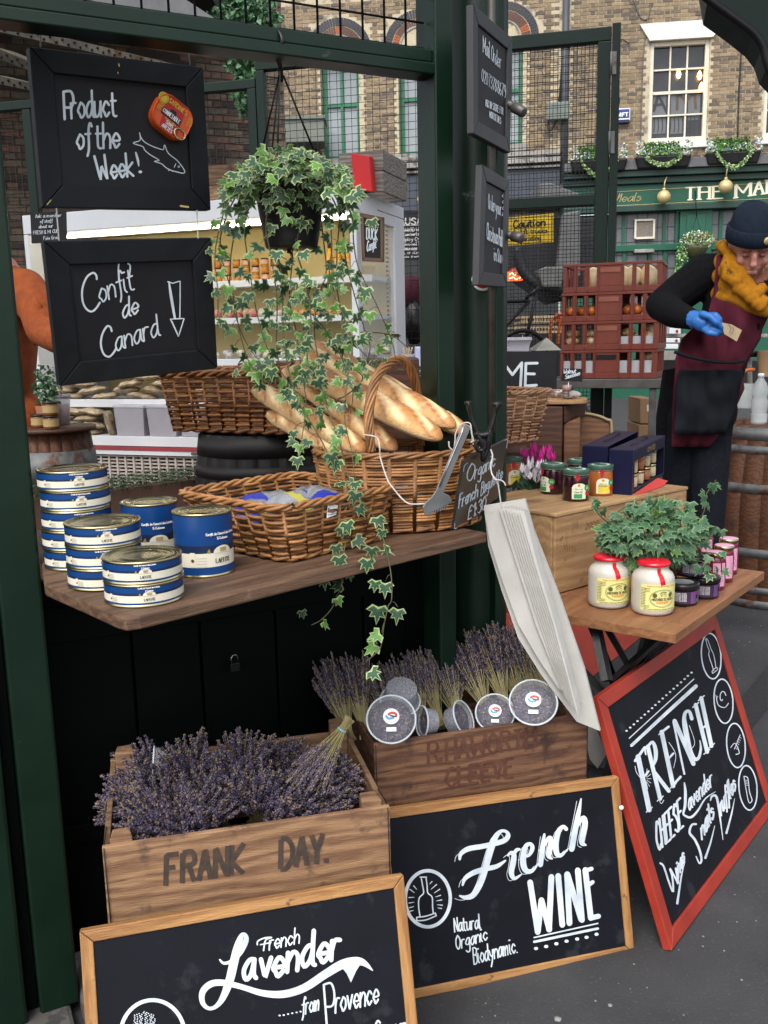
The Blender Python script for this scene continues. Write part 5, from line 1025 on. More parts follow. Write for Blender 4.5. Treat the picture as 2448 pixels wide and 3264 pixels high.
for a, r in (((( 670, 372), (685, 450), (715, 560), (760, 660), (800, 760), (800, 890)), (.008, .007, .008, .012, .01, .006)), (((925, 385), (915, 440), (880, 560), (855, 640), (845, 760), (800, 890)), (.01, .008, .009, .012, .009, .006)), (((730, 640), (790, 655), (860, 640)), (.012, .013, .012))):
    pp = cat_rom([tuple(aty(*p, 1.97)) for p in g(*a)], 4); rr = [r[min(i//4, len(r)-1)] for i in range(len(pp))]; m = MB(); m.wtube(pp, rr, 8, flat=.6); m.build('prong', IRON, t)
m = MB(); m.wtube([aty(1250+(780+40*cos(a))*.3617, 1150+(745+48*sin(a))*.3617, 1.965) for a in [2*pi*k/20 for k in range(20)]], .005, 8, closed=True); m.build('eye', IRON, t)
for A, r in ((g((925, 385))[0], .012), (g((670, 372))[0], .009)): m = MB(frame(aty(*A, 1.97))); m.ball((0, 0, 0), r, 12, sy=.6, sz=.6); m.build('knob', IRON, t)
def cord(name, pts, Y, r, mt, label, cat, grp=None, k=5):
    P = [tuple(aty(p[0], p[1], Y[i] if isinstance(Y, (list, tuple)) else Y)) for i, p in enumerate(pts)]; m = MB(); m.wtube(cat_rom(P, k), r, 6); return tag(m.build(name, mt, None), label, cat, grp)
cord('string', crop(600, 1400, .4919)((1130, -30), (1220, -12), (1240, 50), (1245, 120), (1290, 260), (1330, 320), (1390, 390), (1440, 420), (1535, 418)), [1.96, 1.955, 1.93, 1.93, 1.9, 1.88, 1.86, 1.855, 1.852], .0017, STRING, 'white string looping from the basket handle to the bread saw', 'string')
for i, a in enumerate((((500, 710), (505, 760), (540, 780), (555, 700), (560, 640), (600, 570), (650, 545), (690, 560), (700, 640), (715, 700), (690, 720)), ((640, 560), (680, 580), (700, 620), (705, 690), (715, 740)))):
    cord('string', g(*a), 1.885 if i == 0 else 1.89, .0016, STRING, 'loose white string knotted round the top of the bread saw'+(', shorter strand' if i else ''), 'string')
cord('string', g((868, 780), (885, 840), (870, 920), (880, 1000), (925, 1060), (940, 1130), (950, 1200), (965, 1300)), [1.955, 1.95, 1.925, 1.91, 1.9, 1.9, 1.9, 1.9], .0016, STRING, 'white string tying the paper bags to the iron hook', 'string')
cord('string', g((885, 1030), (915, 1050), (950, 1050), (985, 1070), (1000, 1100)), 1.895, .0016, STRING, 'loose bow end of the string above the paper bags', 'string')
PAPER = mat('white_paper_bag', (.52, .505, .47), (.42, .41, .38), .75, sc=9, bump=.35, bsc=22)
bags = [((1542, 1612), (1672, 1590), (1700, 1690), (1782, 1900), (1862, 2132), (1912, 2330), (1838, 2300),  (1726, 2152), (1652, 2035), (1598, 1880), (1556, 1740)), ((1546, 1640), (1640, 1618), (1672, 1700), (1748, 1920), (1800, 2100), (1850, 2240), (1780, 2195), (1716, 2100), (1652, 1990), (1604, 1860), (1562, 1730))]
t0 = thing('paper_bag', 'wide white paper bag at the back of the hanging bundle', 'paper bag', aty(1700, 1900, 2.0), group='bundle of long paper bags')
m = MB(t0.matrix_basis); q = [aty(*p, 2.0) for p in bags[0]]; m.hexa(q, [p+V((.004, .008, 0)) for p in q]); m.build('paper', PAPER, t0)
t0 = thing('paper_bag', 'broad grey white paper bag on the left of the hanging bundle', 'paper bag', aty(1690, 1900, 1.985), group='bundle of long paper bags')
m = MB(t0.matrix_basis); q = [aty(*p, 1.985) for p in bags[1]]; m.hexa(q, [p+V((.004, .006, 0)) for p in q]); m.build('paper', PAPER, t0)
for i in range(8):
    o = i*9; Y = 1.975-i*.006
    pts = [(1594+o, 1622+i*2), (1602+o+5, 1612+i*2), (1660+o*.85, 1800), (1720+o*.8, 1990), (1800+o*.72, 2222+i*9), (1792+o*.72, 2210+i*9), (1712+o*.8, 1990), (1650+o*.85, 1800)]
    if i == 0: pts = [(1590, 1622), (1606, 1616), (1664, 1800), (1724, 1990), (1806, 2215), (1790, 2200), (1706, 1990), (1646, 1800)]
    q = [aty(*p, Y) for p in pts]; t0 = thing('paper_bag', 'long thin paper bag seen edge on in the hanging bundle, '+('leftmost', 'second from left', 'third from left', 'fourth from left', 'fourth from right', 'third from right', 'second from right', 'rightmost')[i], 'paper bag', q[0], group='bundle of long paper bags'); m = MB(t0.matrix_basis); m.hexa(q, [p+V((.012, .016, 0)) for p in q]); m.build('paper', PAPER, t0, bev=.001)
# ================================================================ ivy
def leafmesh(name, mats, fold=.12, seed=0):
    R_ = random.Random(seed); tips = [(-.30, .02, .12), (-.52, .28, 0), (-.26, .36, 0), (-.36, .66, 0), (-.14, .58, 0), (0, 1, 0), (.14, .58, 0), (.36, .66, 0), (.26, .36, 0), (.52, .28, 0), (.30, .02, 0), (0, .12, 0)]
    out = [(x*(1+R_.uniform(-.12, .12)), y*(1+R_.uniform(-.08, .08))) for x, y, _ in tips]; c = (0, .36)
    z = lambda x, y: -fold*abs(x)*1.1 - .25*max(0, y-.45)**2 + fold*.25*sin(9*y+seed)*abs(x)*2
    inn = [(c[0]+(x-c[0])*k, c[1]+(y-c[1])*k) for (x, y), k in zip(out, [.8, .87, .76, .87, .76, .9, .76, .87, .76, .87, .8, .5])]
    vs = [(x, y, z(x, y)) for x, y in out]+[(x, y, z(x, y)+.004) for x, y in inn]+[(0, .36, .03), (0, .7, .01)]; n = 12
    m = MB(); m.add(vs, [(i, (i+1) % n, n+(i+1) % n, n+i) for i in range(n)], 1, True); m.add(vs, [], 0)
    m.v = m.v[:len(vs)]; m.f += [(n+i, n+(i+1) % n, 2*n) for i in range(n)]; m.m += [0]*n; m.sm += [True]*n; return m.mesh(name, mats), m
def ivy(parent, places, variants, cap=290):
    """places: (position, tip direction, facing, size, variant)"""
    places = sorted(places, key=lambda q: -q[3]); rest = MB()
    for i, (p, tip, fac, s_, v) in enumerate(places):
        y = tip.normalized(); z = (fac-y*fac.dot(y)).normalized(); x = y.cross(z); M = basis(p, x*s_, y*s_, z*s_)
        if i < cap: inst('leaf', variants[v][0], M, parent)
        else: rest.add(variants[v][1].v, variants[v][1].f, 0, True, M); k = len(variants[v][1].f); off = 2*(v//3); rest.m[-k:] = [q+off for q in variants[v][1].m]
    if rest.f: rest.build('foliage', VM, parent, kind='stuff')
VM = [LEAFG, LEAFM, LEAFY, MATS['ivy_cream_margin'], mat('ivy_dull_green', (.05, .13, .06), (.03, .08, .04), .45, sc=40, bump=.2), mat('ivy_grey_margin', (.14, .24, .11), (.09, .17, .07), .5, sc=30, bump=.1)]
VAR = [leafmesh('ivy_leaf', [LEAFG, LEAFM], .12, i) for i in range(3)]+[leafmesh('ivy_leaf_young', [LEAFY, LEAFM], .2, 5+i) for i in range(3)]+[leafmesh('ivy_leaf_plain', [VM[4], VM[5]], .15, 9+i) for i in range(3)]
POTY = 2.17; pc = aty(926, 690, POTY)
t = thing('hanging_ivy', 'black pot of trailing cream edged ivy hanging from the green beam', 'hanging plant', aty(926, 790, POTY))
ztp = aty(920, 560, POTY).z; zbt = aty(926, 792, POTY).z
m = MB(frame(V((pc.x, pc.y, zbt)))); H_ = ztp-zbt; m.lathe([(.056, 0), (.058, .002), (.062, .02), (.076, H_*.72), (.079, H_*.74), (.084, H_), (.079, H_), (.07, H_*.8), (.001, H_*.78)], 40); m.build('pot', BLKPL, t)
m = MB(); m.wtube(cat_rom([tuple(aty(*p, q)) for p, q in (((868, 108), 2.08), ((872, 92), 2.05), ((888, 96), 2.03), ((900, 118), 2.02), ((900, 140), 2.02), ((886, 165), 2.03), ((885, 190), 2.05), ((893, 215), 2.08), ((895, 260), 2.11))], 4), .0055, 8, flat=.5); m.build('hook', BLKPL, t)
for a, b, r in (((893, 210, 2.08), (885, 470, 2.17), .002), ((893, 210, 2.08), (868, 470, 2.21), .002), ((903, 240, 2.09), (998, 475, 2.14), .0022), ((890, 240, 2.09), (835, 480, 2.14), .0022)): m = MB(); m.wtube([aty(*a), aty(*b)], r, 6); m.build('hanger_wire', IRON if r > .0021 else HOOP, t)
vines = [[(880, 560), (800, 590), (730, 640), (700, 720), (690, 820), (700, 930), (690, 1040)], [(880, 560), (780, 600), (720, 700), (705, 800), (740, 950), (770, 1080), (800, 1170), (870, 1210), (960, 1240)],
    [(890, 570), (820, 620), (780, 720), (790, 850), (810, 950), (830, 1050), (860, 1130), (930, 1230)], [(880, 560), (790, 620), (740, 760), (730, 870), (740, 960), (780, 1080), (840, 1170)],
    [(900, 580), (870, 660), (880, 760), (895, 860), (905, 980), (900, 1080), (930, 1200), (960, 1290), (1000, 1360), (1040, 1430), (1075, 1520), (1100, 1600), (1110, 1690), (1095, 1790), (1085, 1850), (1060, 1930), (1025, 1975), (990, 1992)],
    [(930, 580), (930, 700), (935, 830), (925, 950), (940, 1060), (965, 1180), (975, 1290), (960, 1400), (945, 1500)], [(950, 580), (960, 680), (950, 800), (980, 900), (990, 1020), (985, 1150), (1020, 1260), (1060, 1330), (1080, 1420), (1120, 1540), (1160, 1600), (1190, 1650), (1225, 1730), (1243, 1830), (1248, 1910), (1235, 1935), (1228, 2000), (1210, 2065), (1165, 2110)],
    [(960, 580), (1010, 640), (1030, 750), (1035, 870), (1010, 950), (1000, 1060), (1010, 1150), (1020, 1230)], [(960, 570), (1050, 620), (1090, 720), (1110, 840), (1140, 960), (1165, 1050), (1180, 1110), (1160, 1190)],
    [(960, 570), (1060, 600), (1120, 680), (1130, 780), (1150, 860), (1200, 980), (1250, 1090), (1262, 1140)], [(970, 560), (1040, 660), (1060, 780), (1050, 900), (1090, 1000), (1120, 1100), (1110, 1200), (1100, 1330), (1120, 1450), (1130, 1560)],
    [(980, 570), (1080, 640), (1070, 820), (1080, 950), (1130, 1080), (1190, 1150), (1240, 1170), (1290, 1180)], [(900, 570), (850, 700), (860, 820), (880, 950), (880, 1100), (900, 1200), (920, 1270), (985, 1330)], [(1150, 1060), (1200, 1060), (1250, 1070), (1300, 1110)], [(1075, 1150), (1150, 1200), (1100, 1260), (1020, 1290), (980, 1290)], [(1000, 1000), (1060, 1080), (1100, 1170), (1125, 1250), (1120, 1320)]]
pl_ = []; R0 = random.Random(3)
def leaf_at(P, s_, out=None, spread=.9):
    fac = V((R0.gauss(0, .55), -1+R0.gauss(0, .35), .55+R0.gauss(0, .45))); tip = V((R0.gauss(0, spread), R0.gauss(0, .4)-.2, -1+R0.gauss(0, .4))); 
    if out is not None: tip += out*.8
    if abs(tip.normalized().dot(fac.normalized())) > .95: tip.x += .6
    v = R0.choice((0, 0, 1, 1, 2, 2, 3, 4, 5)); return (P, tip, fac, s_, v)
for vi, v in enumerate(vines):
    Y0 = 2.13+R0.uniform(-.07, .05); far = 1.84 if v[-1][1] > 1900 else Y0-.03 
    P = []
    for i, q in enumerate(v):
        u = i/(len(v)-1); Yq = Y0 if v[-1][1] < 1500 else Y0+(1.74-Y0)*max(0, (q[1]-900)/1000) if q[1] > 900 else Y0
        P.append(tuple(aty(q[0]+R0.uniform(-6, 6), q[1], max(Yq, 1.62))))
    C_ = [V(p) for p in cat_rom(P, 6)]; m = MB(); m.wtube(C_, [.0019*(1-.5*i/len(C_)) for i in range(len(C_))], 5); m.build('vine', STEM, t)
    acc = 0; nxt = .02
    for a, b in zip(C_[:-1], C_[1:]):
        acc += (b-a).length
        if acc > nxt:
            low = b.z < ZS+.16; s_ = R0.uniform(.024, .041) if not low else R0.uniform(.026, .042); off = V((R0.uniform(-.022, .022), R0.uniform(-.03, .01), R0.uniform(-.016, .008)))
            pl_.append(leaf_at(b+off, s_)); mm = None
            if low or R0.random() < .5:
                m = MB(); m.wtube([b, b+off*.5+V((0, 0, .004)), b+off], .0007, 4); m.build('petiole', STEM, t)
            nxt = acc+(R0.uniform(.019, .04) if not low else R0.uniform(.03, .055))
for _ in range(235):
    a = R0.uniform(0, 2*pi); r = sqrt(R0.random()); x = 925+cos(a)*r*215; y = 548-abs(sin(a))*r*85+R0.uniform(-10, 60)*(1 if abs(x-925) > 90 else .5)+abs(x-925)**2/700
    Y = 2.1+R0.uniform(-.09, .12); P = aty(x, y, Y); pl_.append(leaf_at(P, R0.uniform(.027, .041), V((cos(a), -.3, .5)), 1.1))
for _ in range(26):
    x = 925+R0.gauss(0, 105); y = 590+R0.uniform(0, 110); Y = 2.075+R0.uniform(-.02, .0)+abs(x-925)/2500; pl_.append(leaf_at(aty(x, y, Y), R0.uniform(.024, .036)))
for _ in range(60):
    x = 960+R0.gauss(0, 75); y = 880+R0.uniform(0, 330); pl_.append(leaf_at(aty(x, y, 2.1+R0.uniform(-.05, .05)), R0.uniform(.022, .036)))
ivy(t, pl_, VAR)
for (x, y, s_) in ((1203, 1960, .042), (1085, 1795, .036), (1170, 1805, .036), (1110, 1685, .036), (1185, 1765, .032), (1035, 1860, .032), (1195, 1870, .03), (965, 1960, .022), (1190, 2050, .022), (1130, 1590, .036), (1060, 1465, .034), (1090, 1700, .03), (1075, 1755, .03)):
    q = leaf_at(aty(x, y, 1.72 if y > 1700 else 1.8), s_, None, .3); M = None; z = V((.1, -1, .35)); yv = V((R0.uniform(-.4, .4), -.1, -1)).normalized(); zz = (z-yv*z.dot(yv)).normalized(); inst('leaf', VAR[R0.choice((0, 1, 2))][0], basis(q[0]-yv*s_*.5, yv.cross(zz)*s_, yv*s_, zz*s_), t)
# ================================================================ unseen roof strip over the stalls, added and sized for its shade
t = thing('shade_roof', 'unseen dark roof strip added over the stalls to shade them', 'roof', (0, 0, 5.6))
m = MB(); m.box(-9, 1.9, 1.2, 3.2, 5.6, 5.7); m.build('roof_deck', GREEN2, t)
for k in range(2): m = MB(); m.box(-9, 1.9, 1.3+k*1.6, 1.45+k*1.6, 5.35, 5.598); m.build('rafter', GREEN2, t)
# ================================================================ chiller cabinet
CH0 = aty(1133, 602, 4.6); CF = frame(V((CH0.x, CH0.y, 0)), -20); CFI = CF.inverted(); _n = V((sin(radians(-20)), -cos(radians(-20)), 0))
def cp_(px, py, y=0): return CFI @ plane(CH0-_n*y, _n)(px, py)
XL = cp_(88, 900).x; ZT = CH0.z; D = .62
CREAMP = mat('cream_pegboard', (.74, .6, .28), (.68, .54, .24), .6, sc=3, bump=0); WH2 = mat('white_shelf', (.7, .71, .72), (.62, .63, .65), .4, sc=3, bump=0); BEIG = mat('beige_grille', (.5, .43, .38), (.44, .38, .33), .5, sc=3, bump=0)
GLS = mat('clear_glass', (.75, .8, .8), (.7, .76, .76), .03, sc=2, bump=0, alpha=.22)
t = thing('chiller_cabinet', 'white open fronted chiller cabinet stocked with jars, cheeses and dried mushrooms', 'chiller', M=CF)
def cb(name, x0, x1, y0, y1, z0, z1, mt, bev=.004, par=None, **k): m = MB(CF); m.box(x0, x1, y0, y1, z0, z1); return m.build(name, mt, par or t, bev=bev, **k)
zh = cp_(700, 703).z
cb('header', XL, 0, 0, .3, zh, ZT, WHITE); cb('top_panel', XL, 0, .302, D+.1, ZT-.06, ZT, WHITE)
cb('back_panel', XL+.03, -.04, D, D+.05, .5, ZT-.062, CREAMP)
cb('end_frame', -.035, 0, 0, .06, .5, zh-.002, WHITE); cb('end_frame', -.03, .0, D-.06, D+.1, .5, ZT-.062, WHITE); cb('end_frame', -.032, -.001, .062, D-.062, zh-.02, ZT-.062, WHITE)
cb('end_glass', -.02, -.012, .062, D-.062, .6, zh-.022, GLS, 0); cb('end_frame', XL, XL+.03, 0, D, .5, zh-.002, WHITE)
m = MB(CF)
for k in range(60): m.box(-.042, -.036, D-.09, D-.066, .7+k*.023, .711+k*.023)
m.build('slotted_strip', IRON, t, kind='stuff')
LAMP = mat('chiller_tube_light', (1, .9, .62), (1, .9, .62), .4, emit=11, bump=0); m = MB(CF); m.tube([(XL+.1, .12, zh-.012), (-.08, .12, zh-.012)], .007, 8); m.build('tube_light', LAMP, t)
lips = {}
for nm, py0, py1, yf in (('a', 899, 918, .3), ('b', 1017, 1034, .2), ('c', 1147, 1166, .12), ('d', 1276, 1300, .0), ('e', 1398, 1428, -.12)):
    z1 = cp_(700, py0, yf).z; z0 = cp_(700, py1, yf).z; lips[nm] = (z1, yf)
    cb('shelf_lip', XL+.032, -.037, yf, yf+.015, z0, z1+.004, WH2, .002); cb('shelf', XL+.032, -.037, yf+.016, D-.002, z1-.02, z1, WH2, 0)
cb('red_trim', XL, 0, -.135, -.12, cp_(700, 1441, -.12).z, cp_(700, 1430, -.12).z, mat('red_trim', (.35, .04, .05), None, .5, bump=0), 0)
cb('base_panel', XL, 0, -.13, -.1, cp_(700, 1456, -.12).z, cp_(700, 1442, -.12).z, WH2, 0); cb('lock_plate', cp_(612, 1445, -.13).x, cp_(652, 1445, -.13).x, -.14, -.131, cp_(640, 1450, -.13).z, cp_(640, 1443, -.13).z, DKSTEEL, 0)
zg0, zg1 = cp_(500, 1560, -.1).z, cp_(500, 1457, -.1).z
cb('grille_back', XL, 0, -.06, -.05, zg0-.3, zg1, IRON, 0)
x = XL; k = 0
while x < -.02:
    cb('grille_bar', x, x+.012, -.105, -.075, zg0-.3, zg1, BEIG, 0); x += .052; k += 1
m = MB(CF)
for j in range(14): m.box(XL, 0, -.1, -.08, zg0+j*.019, zg0+j*.019+.008)
m.build('grille_slats', BEIG, t, kind='stuff')
cb('base_box', XL, 0, -.04, D, 0, lips['e'][0]-.05, WH2, 0)
# stock
AMB = mat('amber_preserve', (.62, .25, .04), (.5, .18, .025), .3, sc=12, bump=0); PNK = mat('pale_pink_label', (.7, .42, .34), (.6, .34, .27), .5, sc=30, bump=0); GLD = mat('gold_lid', (.5, .38, .12), None, .35, .6, bump=0); DKL = mat('dark_lid', (.03, .03, .025), None, .4, bump=0)
def jar(R, H, body, lid, lab, name='jar', label='', group=None, M=None, n=16, l0=.2, l1=.72, neck=.92):
    t = thing(name, label, 'jar', M=M, group=group)
    m = MB(M); m.lathe([(R*.93, 0), (R, H*.05), (R, H*.76), (R*neck, H*.83)], n); m.build('glass_jar', body, t)
    if lid: m = MB(M); m.lathe([(R*neck*1.04, H*.84), (R*neck*1.06, H*.98), (R*neck*.98, H), (R*.5, H)], n); m.build('lid', lid, t)
    if lab: m = MB(M); m.lathe([(R*1.006, H*l0), (R*1.006, H*l1)], n, cap=False); m.build('paper_label', lab, t)
    return t
names = ('leftmost', 'second from left', 'third from left', 'fourth from left', 'fourth from right', 'third from right', 'second from right', 'rightmost')
z1, yf = lips['a']; lev = ('bottom', 'middle', 'top')
proto = {}
for c in range(7):
    for r in range(3):
        px = 694+c*30; P = CF @ V((cp_(px, 900, yf+.05).x, yf+.06, z1+.0015+r*.0395)); k = (c+r) % 2; lab = 'small amber jar, %s in the %s row on the lit top shelf' % (('leftmost', 'second from left', 'third from left', 'middle', 'third from right', 'second from right', 'rightmost')[c], lev[r])
        if k not in proto: proto[k] = jar(.0215, .039, AMB, DKL if k else GLD, PNK if k else None, 'preserve_jar', lab, 'amber jars on the lit top shelf', frame(P))
        else: dup(proto[k], frame(P), lab)
YO = mat('orange_oil', (.85, .42, .02), (.75, .33, .015), .2, sc=3, bump=0, emit=0)
pb = None
for i, px in enumerate((1048, 1076, 1104, 1130)):
    P = CF @ V((cp_(px, 890, .32).x, .34, z1+.001)); M = frame(P); lab = 'round shouldered bottle of orange oil, %s of four on the lit shelf' % ('leftmost', 'second from left', 'second from right', 'rightmost')[i]
    if pb is None:
        pb = thing('oil_bottle', lab, 'bottle', M=M, group='orange oil bottles on the lit shelf'); m = MB(M); m.lathe([(.02, 0), (.0215, .005), (.0215, .09), (.012, .125), (.009, .15)], 16); m.build('bottle_glass', YO, pb); m = MB(M); m.lathe([(.0105, .148), (.0105, .175)], 12); m.build('cap', DKL, pb)
        m = MB(M); m.lathe([(.0218, .03), (.0218, .085)], 16, cap=False); m.build('paper_label', mat('cream_small_label', (.75, .55, .25), (.68, .45, .2), .5, sc=40), pb)
    else: dup(pb, frame(P), lab)
for i in range(3):
    px = 1139+i*20; P = CF @ V((cp_(1150+i*17, 890, .42).x-.03, .5, z1+.001)); m = MB(frame(P, -20)); m.box(-.018, .018, -.02, .02, 0, .06); o = m.build('yellow_carton', YELP if False else mat('mustard_carton', (.68, .5, .12), (.6, .42, .09), .5, sc=9, bump=0), None, bev=.002); tag(o, 'small yellow carton behind the glass end of the lit shelf, '+('leftmost', 'middle', 'rightmost')[i], 'carton', 'cartons on the lit shelf')
# cheese and cold packs on two shelves, dried mushroom bags below
PACKM = [mat('film_cream', (.62, .56, .45), (.4, .36, .32), .3, sc=60, bump=.5), mat('film_orange', (.62, .3, .1), (.45, .18, .06), .35, sc=50, bump=.4), mat('film_red', (.45, .05, .07), (.5, .36, .25), .35, sc=26, bump=.4), mat('crumpled_film', (.5, .48, .47), (.25, .23, .23), .25, sc=60, bump=.8)]
def pack(mt, sx, sy, sz, M, label, group):
    t = thing('wrapped_cheese', label, 'packet', M=M, group=group); m = MB(M); n = 10; m.ball((0, 0, sz), 1, n, sx=sx, sy=sy, sz=sz, jit=.12); m.build('wrapping', mt, t); return t
OR = ('first', 'second', 'third', 'fourth', 'fifth', 'sixth', 'seventh', 'eighth', 'ninth', 'tenth', 'eleventh', 'twelfth', 'thirteenth', 'fourteenth')
z1, yf = lips['b']
for i in range(16):
    px = 695+i*27; mt = PACKM[2] if i < 5 else PACKM[1] if i > 7 else PACKM[0]; P = CF @ V((cp_(px, 1010, yf+.05).x, yf+.07+random.uniform(-.02, .03), z1))
    pack(mt, .026, .035, .02 if i > 6 else .026, frame(P, random.uniform(-30, 10)), OR[i if i < 5 else i-8 if i > 7 else i-5]+(' red and yellow', ' cream', ' orange brown')[0 if i < 5 else 2 if i > 7 else 1]+' wrapped cheese from the left on the second chiller shelf', 'wrapped cheeses on the second shelf')
z1, yf = lips['c']
for i in range(26):
    px = 690+i*21+random.uniform(-4, 4); row = i % 2; P = CF @ V((cp_(px, 1140, yf+.06).x, yf+.06+row*.06, z1+row*.012)); mt = random.choice((0, 3, 3, 3, 2 if i % 5 == 0 else 3))
    pack(PACKM[mt], .028, .03, .02, frame(P, random.uniform(-40, 40)), 'small filmed cheese on the third chiller shelf, %s from left in the %s row' % (OR[i//2], 'back' if row else 'front'), 'filmed cheeses on the third shelf, %s row' % ('back' if row else 'front'))
MUSH = mat('dried_mushroom_bag', (.56, .45, .3), (.26, .17, .09), .3, sc=38, bump=.8, bsc=70, spots=((.58, .54, .46), .4, 30))
def mbag(P, sx, sz, rz, rx, label, g):
    M = frame(P, rz) @ MX.Rotation(rx, 4, 'Y'); t = thing('mushroom_bag', label, 'bag', M=M, group=g); m = MB(M); nx, ny = 12, 8; vs = []; sd_ = random.random()*9
    for sgn in (1, -1):
        for j in range(ny+1):
            for i in range(nx+1):
                u, v = i/nx*2-1, j/ny*2-1; h = ((1-u**4)*(1-v**4))**.7; vs.append((u*sx, v*.075, sz*(1+sgn*h*(.9+.5*NZ.noise(V((u*3, v*3, sgn+sd_))))+.25*NZ.noise(V((u*2.3, v*2, sd_))))))
    for s_ in (0, 1):
        b0 = s_*(nx+1)*(ny+1); m.add([], [])
        fs = [(b0+j*(nx+1)+i, b0+j*(nx+1)+i+1, b0+(j+1)*(nx+1)+i+1, b0+(j+1)*(nx+1)+i) for j in range(ny) for i in range(nx)]
        if s_ == 0: m.add(vs, fs, 0, True)
        else: m.f += [f[::-1] for f in fs]; m.m += [0]*len(fs); m.sm += [True]*len(fs)
    m.build('bag_film', MUSH, t)
z1, yf = lips['d']
cnt = {}
rows = [(235, 0, .07), (340, 0, .072), (450, 0, .08), (560, 0, .055), (215, 1, .06), (300, 1, .075), (400, 1, .07), (495, 1, .06), (585, 1, .06), (260, 2, .07), (420, 2, .07), (530, 2, .07), (610, 2, .05), (470, 3, .06), (570, 3, .06), (640, 0, .06), (625, 1, .06)]
for i, (px, r, sx) in enumerate(rows):
    P = CF @ V((cp_(px, 1270, yf+.1).x, yf+.09+random.uniform(0, .04), z1+r*.034)); mbag(P, sx, .017, random.uniform(-25, 15), random.uniform(-.2, .2), 'clear mushroom bag, %s from left, %s layer of the heap under the hanging signs' % (OR[sorted(q_[0] for q_ in rows if q_[1] == r).index(px)], ('bottom', 'second', 'third', 'top')[r]), 'mushroom bags heaped on the wide shelf, %s layer' % ('bottom', 'second', 'third', 'top')[r])
z1, yf = lips['e']
for i, (px, r) in enumerate(((205, 0), (290, 0), (230, 1), (300, 1), (215, 2), (285, 2), (240, 3), (300, 3))):
    P = CF @ V((cp_(px, 1380, yf+.1).x, yf+.1, z1+r*.036)); mbag(P, .06, .018, random.uniform(-20, 20), random.uniform(-.2, .2), 'clear mushroom bag, %s one in the %s layer of the pile left of the tubs' % ('left' if px < 270 else 'right', ('bottom', 'second', 'third', 'top')[r]), 'mushroom bags piled left of the tubs, %s layer' % ('bottom', 'second', 'third', 'top')[r])
P = CF @ V((cp_(345, 1380, yf+.08).x, yf+.08, z1+.06)); M = frame(P, -15); mm = M @ MX.Rotation(radians(80), 4, 'Y')
mbag(P, .07, .018, 0, 1.35, 'clear bag of dried mushrooms standing upright against the first plastic tub', None)
TUBM = mat('cloudy_tub_plastic', (.62, .6, .66), (.5, .48, .54), .3, sc=4, bump=0, alpha=.55); CRUM = mat('brown_crumbs', (.22, .13, .09), (.08, .045, .035), .9, sc=60, bump=.8)
for i, (xa_, xb_) in enumerate(((362, 466), (466, 568), (570, 650))):
    lab = 'clear lidded plastic tub of dried brown food, '+('left', 'middle', 'right, half behind the basket')[i]; x0_ = cp_(xa_, 1380, yf+.03).x; x1_ = cp_(xb_, 1380, yf+.03).x-.004; P = V(((x0_+x1_)/2, yf+.04, z1)); w2 = (x1_-x0_)/2*.92; M = CF @ MX.Translation(P)
    tt = thing('plastic_tub', lab, 'tub', M=M, group='lidded plastic tubs in the chiller')
    m = MB(M); H_ = .15; m.box(-w2*.88, w2*.88, .003, .2, .004, H_*.82, tp=-.006); m.build('contents', CRUM, tt)
    m = MB(M); m.box(-w2*.92, w2*.92, 0, .21, .001, H_, tp=-.008); m.build('tub_body', TUBM, tt, bev=.004); m = MB(M); m.box(-w2*1.06, w2*1.06, -.012, .22, H_+.001, H_+.016); m.build('lid', TUBM, tt, bev=.004)
    if i == 2: m = MB(M); m.box(w2*.1, w2*.75, -.01, -.003, H_*.32, H_*.42); m.build('red_clip', REDL, tt)
# on top of the chiller
OLDW = wood('grey_old_planks', (.3, .27, .24), (.14, .12, .1), .8)
for nm, xa_, xb_, lab in (('a', 1082, 1222, 'weathered grey plank crate on top of the chiller behind the red box'), ('b', 560, 752, 'brown plank crate on top of the chiller behind the hanging ivy')):
    x0_ = cp_(xa_, 560, .15).x; x1_ = cp_(xb_, 560, .15).x; H_ = .2; tt = thing('plank_crate', lab, 'crate', M=CF @ MX.Translation((x0_, .15, ZT+.001))); wd = OLDW if nm == 'a' else CRATEW
    for j in range(2):
        z0 = ZT+.002+j*.1
        for a, b, c, d in ((x0_, x1_, .15, .165), (x1_-.015, x1_-.001, .167, .5), (x0_, x1_, .502, .517), (x0_, x0_+.014, .167, .5)): m = MB(CF); m.box(a, b, c, d, z0, z0+.094); m.build('slat', wd, tt, bev=.002)
q = [V(cp_(*p, .08)) for p in ((1118, 487), (1177, 498), (1186, 612), (1128, 604))]
tt = thing('red_box', 'bright red flat box standing on end on top of the chiller', 'box', M=CF @ MX.Translation(q[3])); m = MB(CF)
m.hexa([CF @ p for p in q], [CF @ (p+V((.0, .06, .005))) for p in q]); m.build('box_body', mat('bright_red_card', (.62, .012, .014), (.55, .01, .012), .45, sc=5, bump=.04), tt, bev=.004)
q = [cp_(*p, -.012) for p in ((1147, 678), (1223, 693), (1223, 836), (1154, 832))]
q = [CF @ p for p in q]; tt, f, nn, P_ = framed('duck_sign', 'small wood framed blackboard lettered Duck Confit on the chiller corner', 'chalkboard', q, .018, .012, SHELFW, PANEL, .004)
pen = Pen(f, base=.001); c6 = crop(600, 480, .3918); T = lambda st, a, b, u, w, **k: pen.text(st, c6(a)[0], c6(b)[0], (u[0]*.39, u[1]*.39), w*.39, **k)
T('DUCK', (1452, 720), (1540, 728), (0, -90), 9, contrast=.4); T('Confit', (1455, 822), (1530, 790), (4, -85), 8); pen.stroke(c6((1445, 606), (1548, 625)), 1.2, False); pen.build(CHALK, tt)
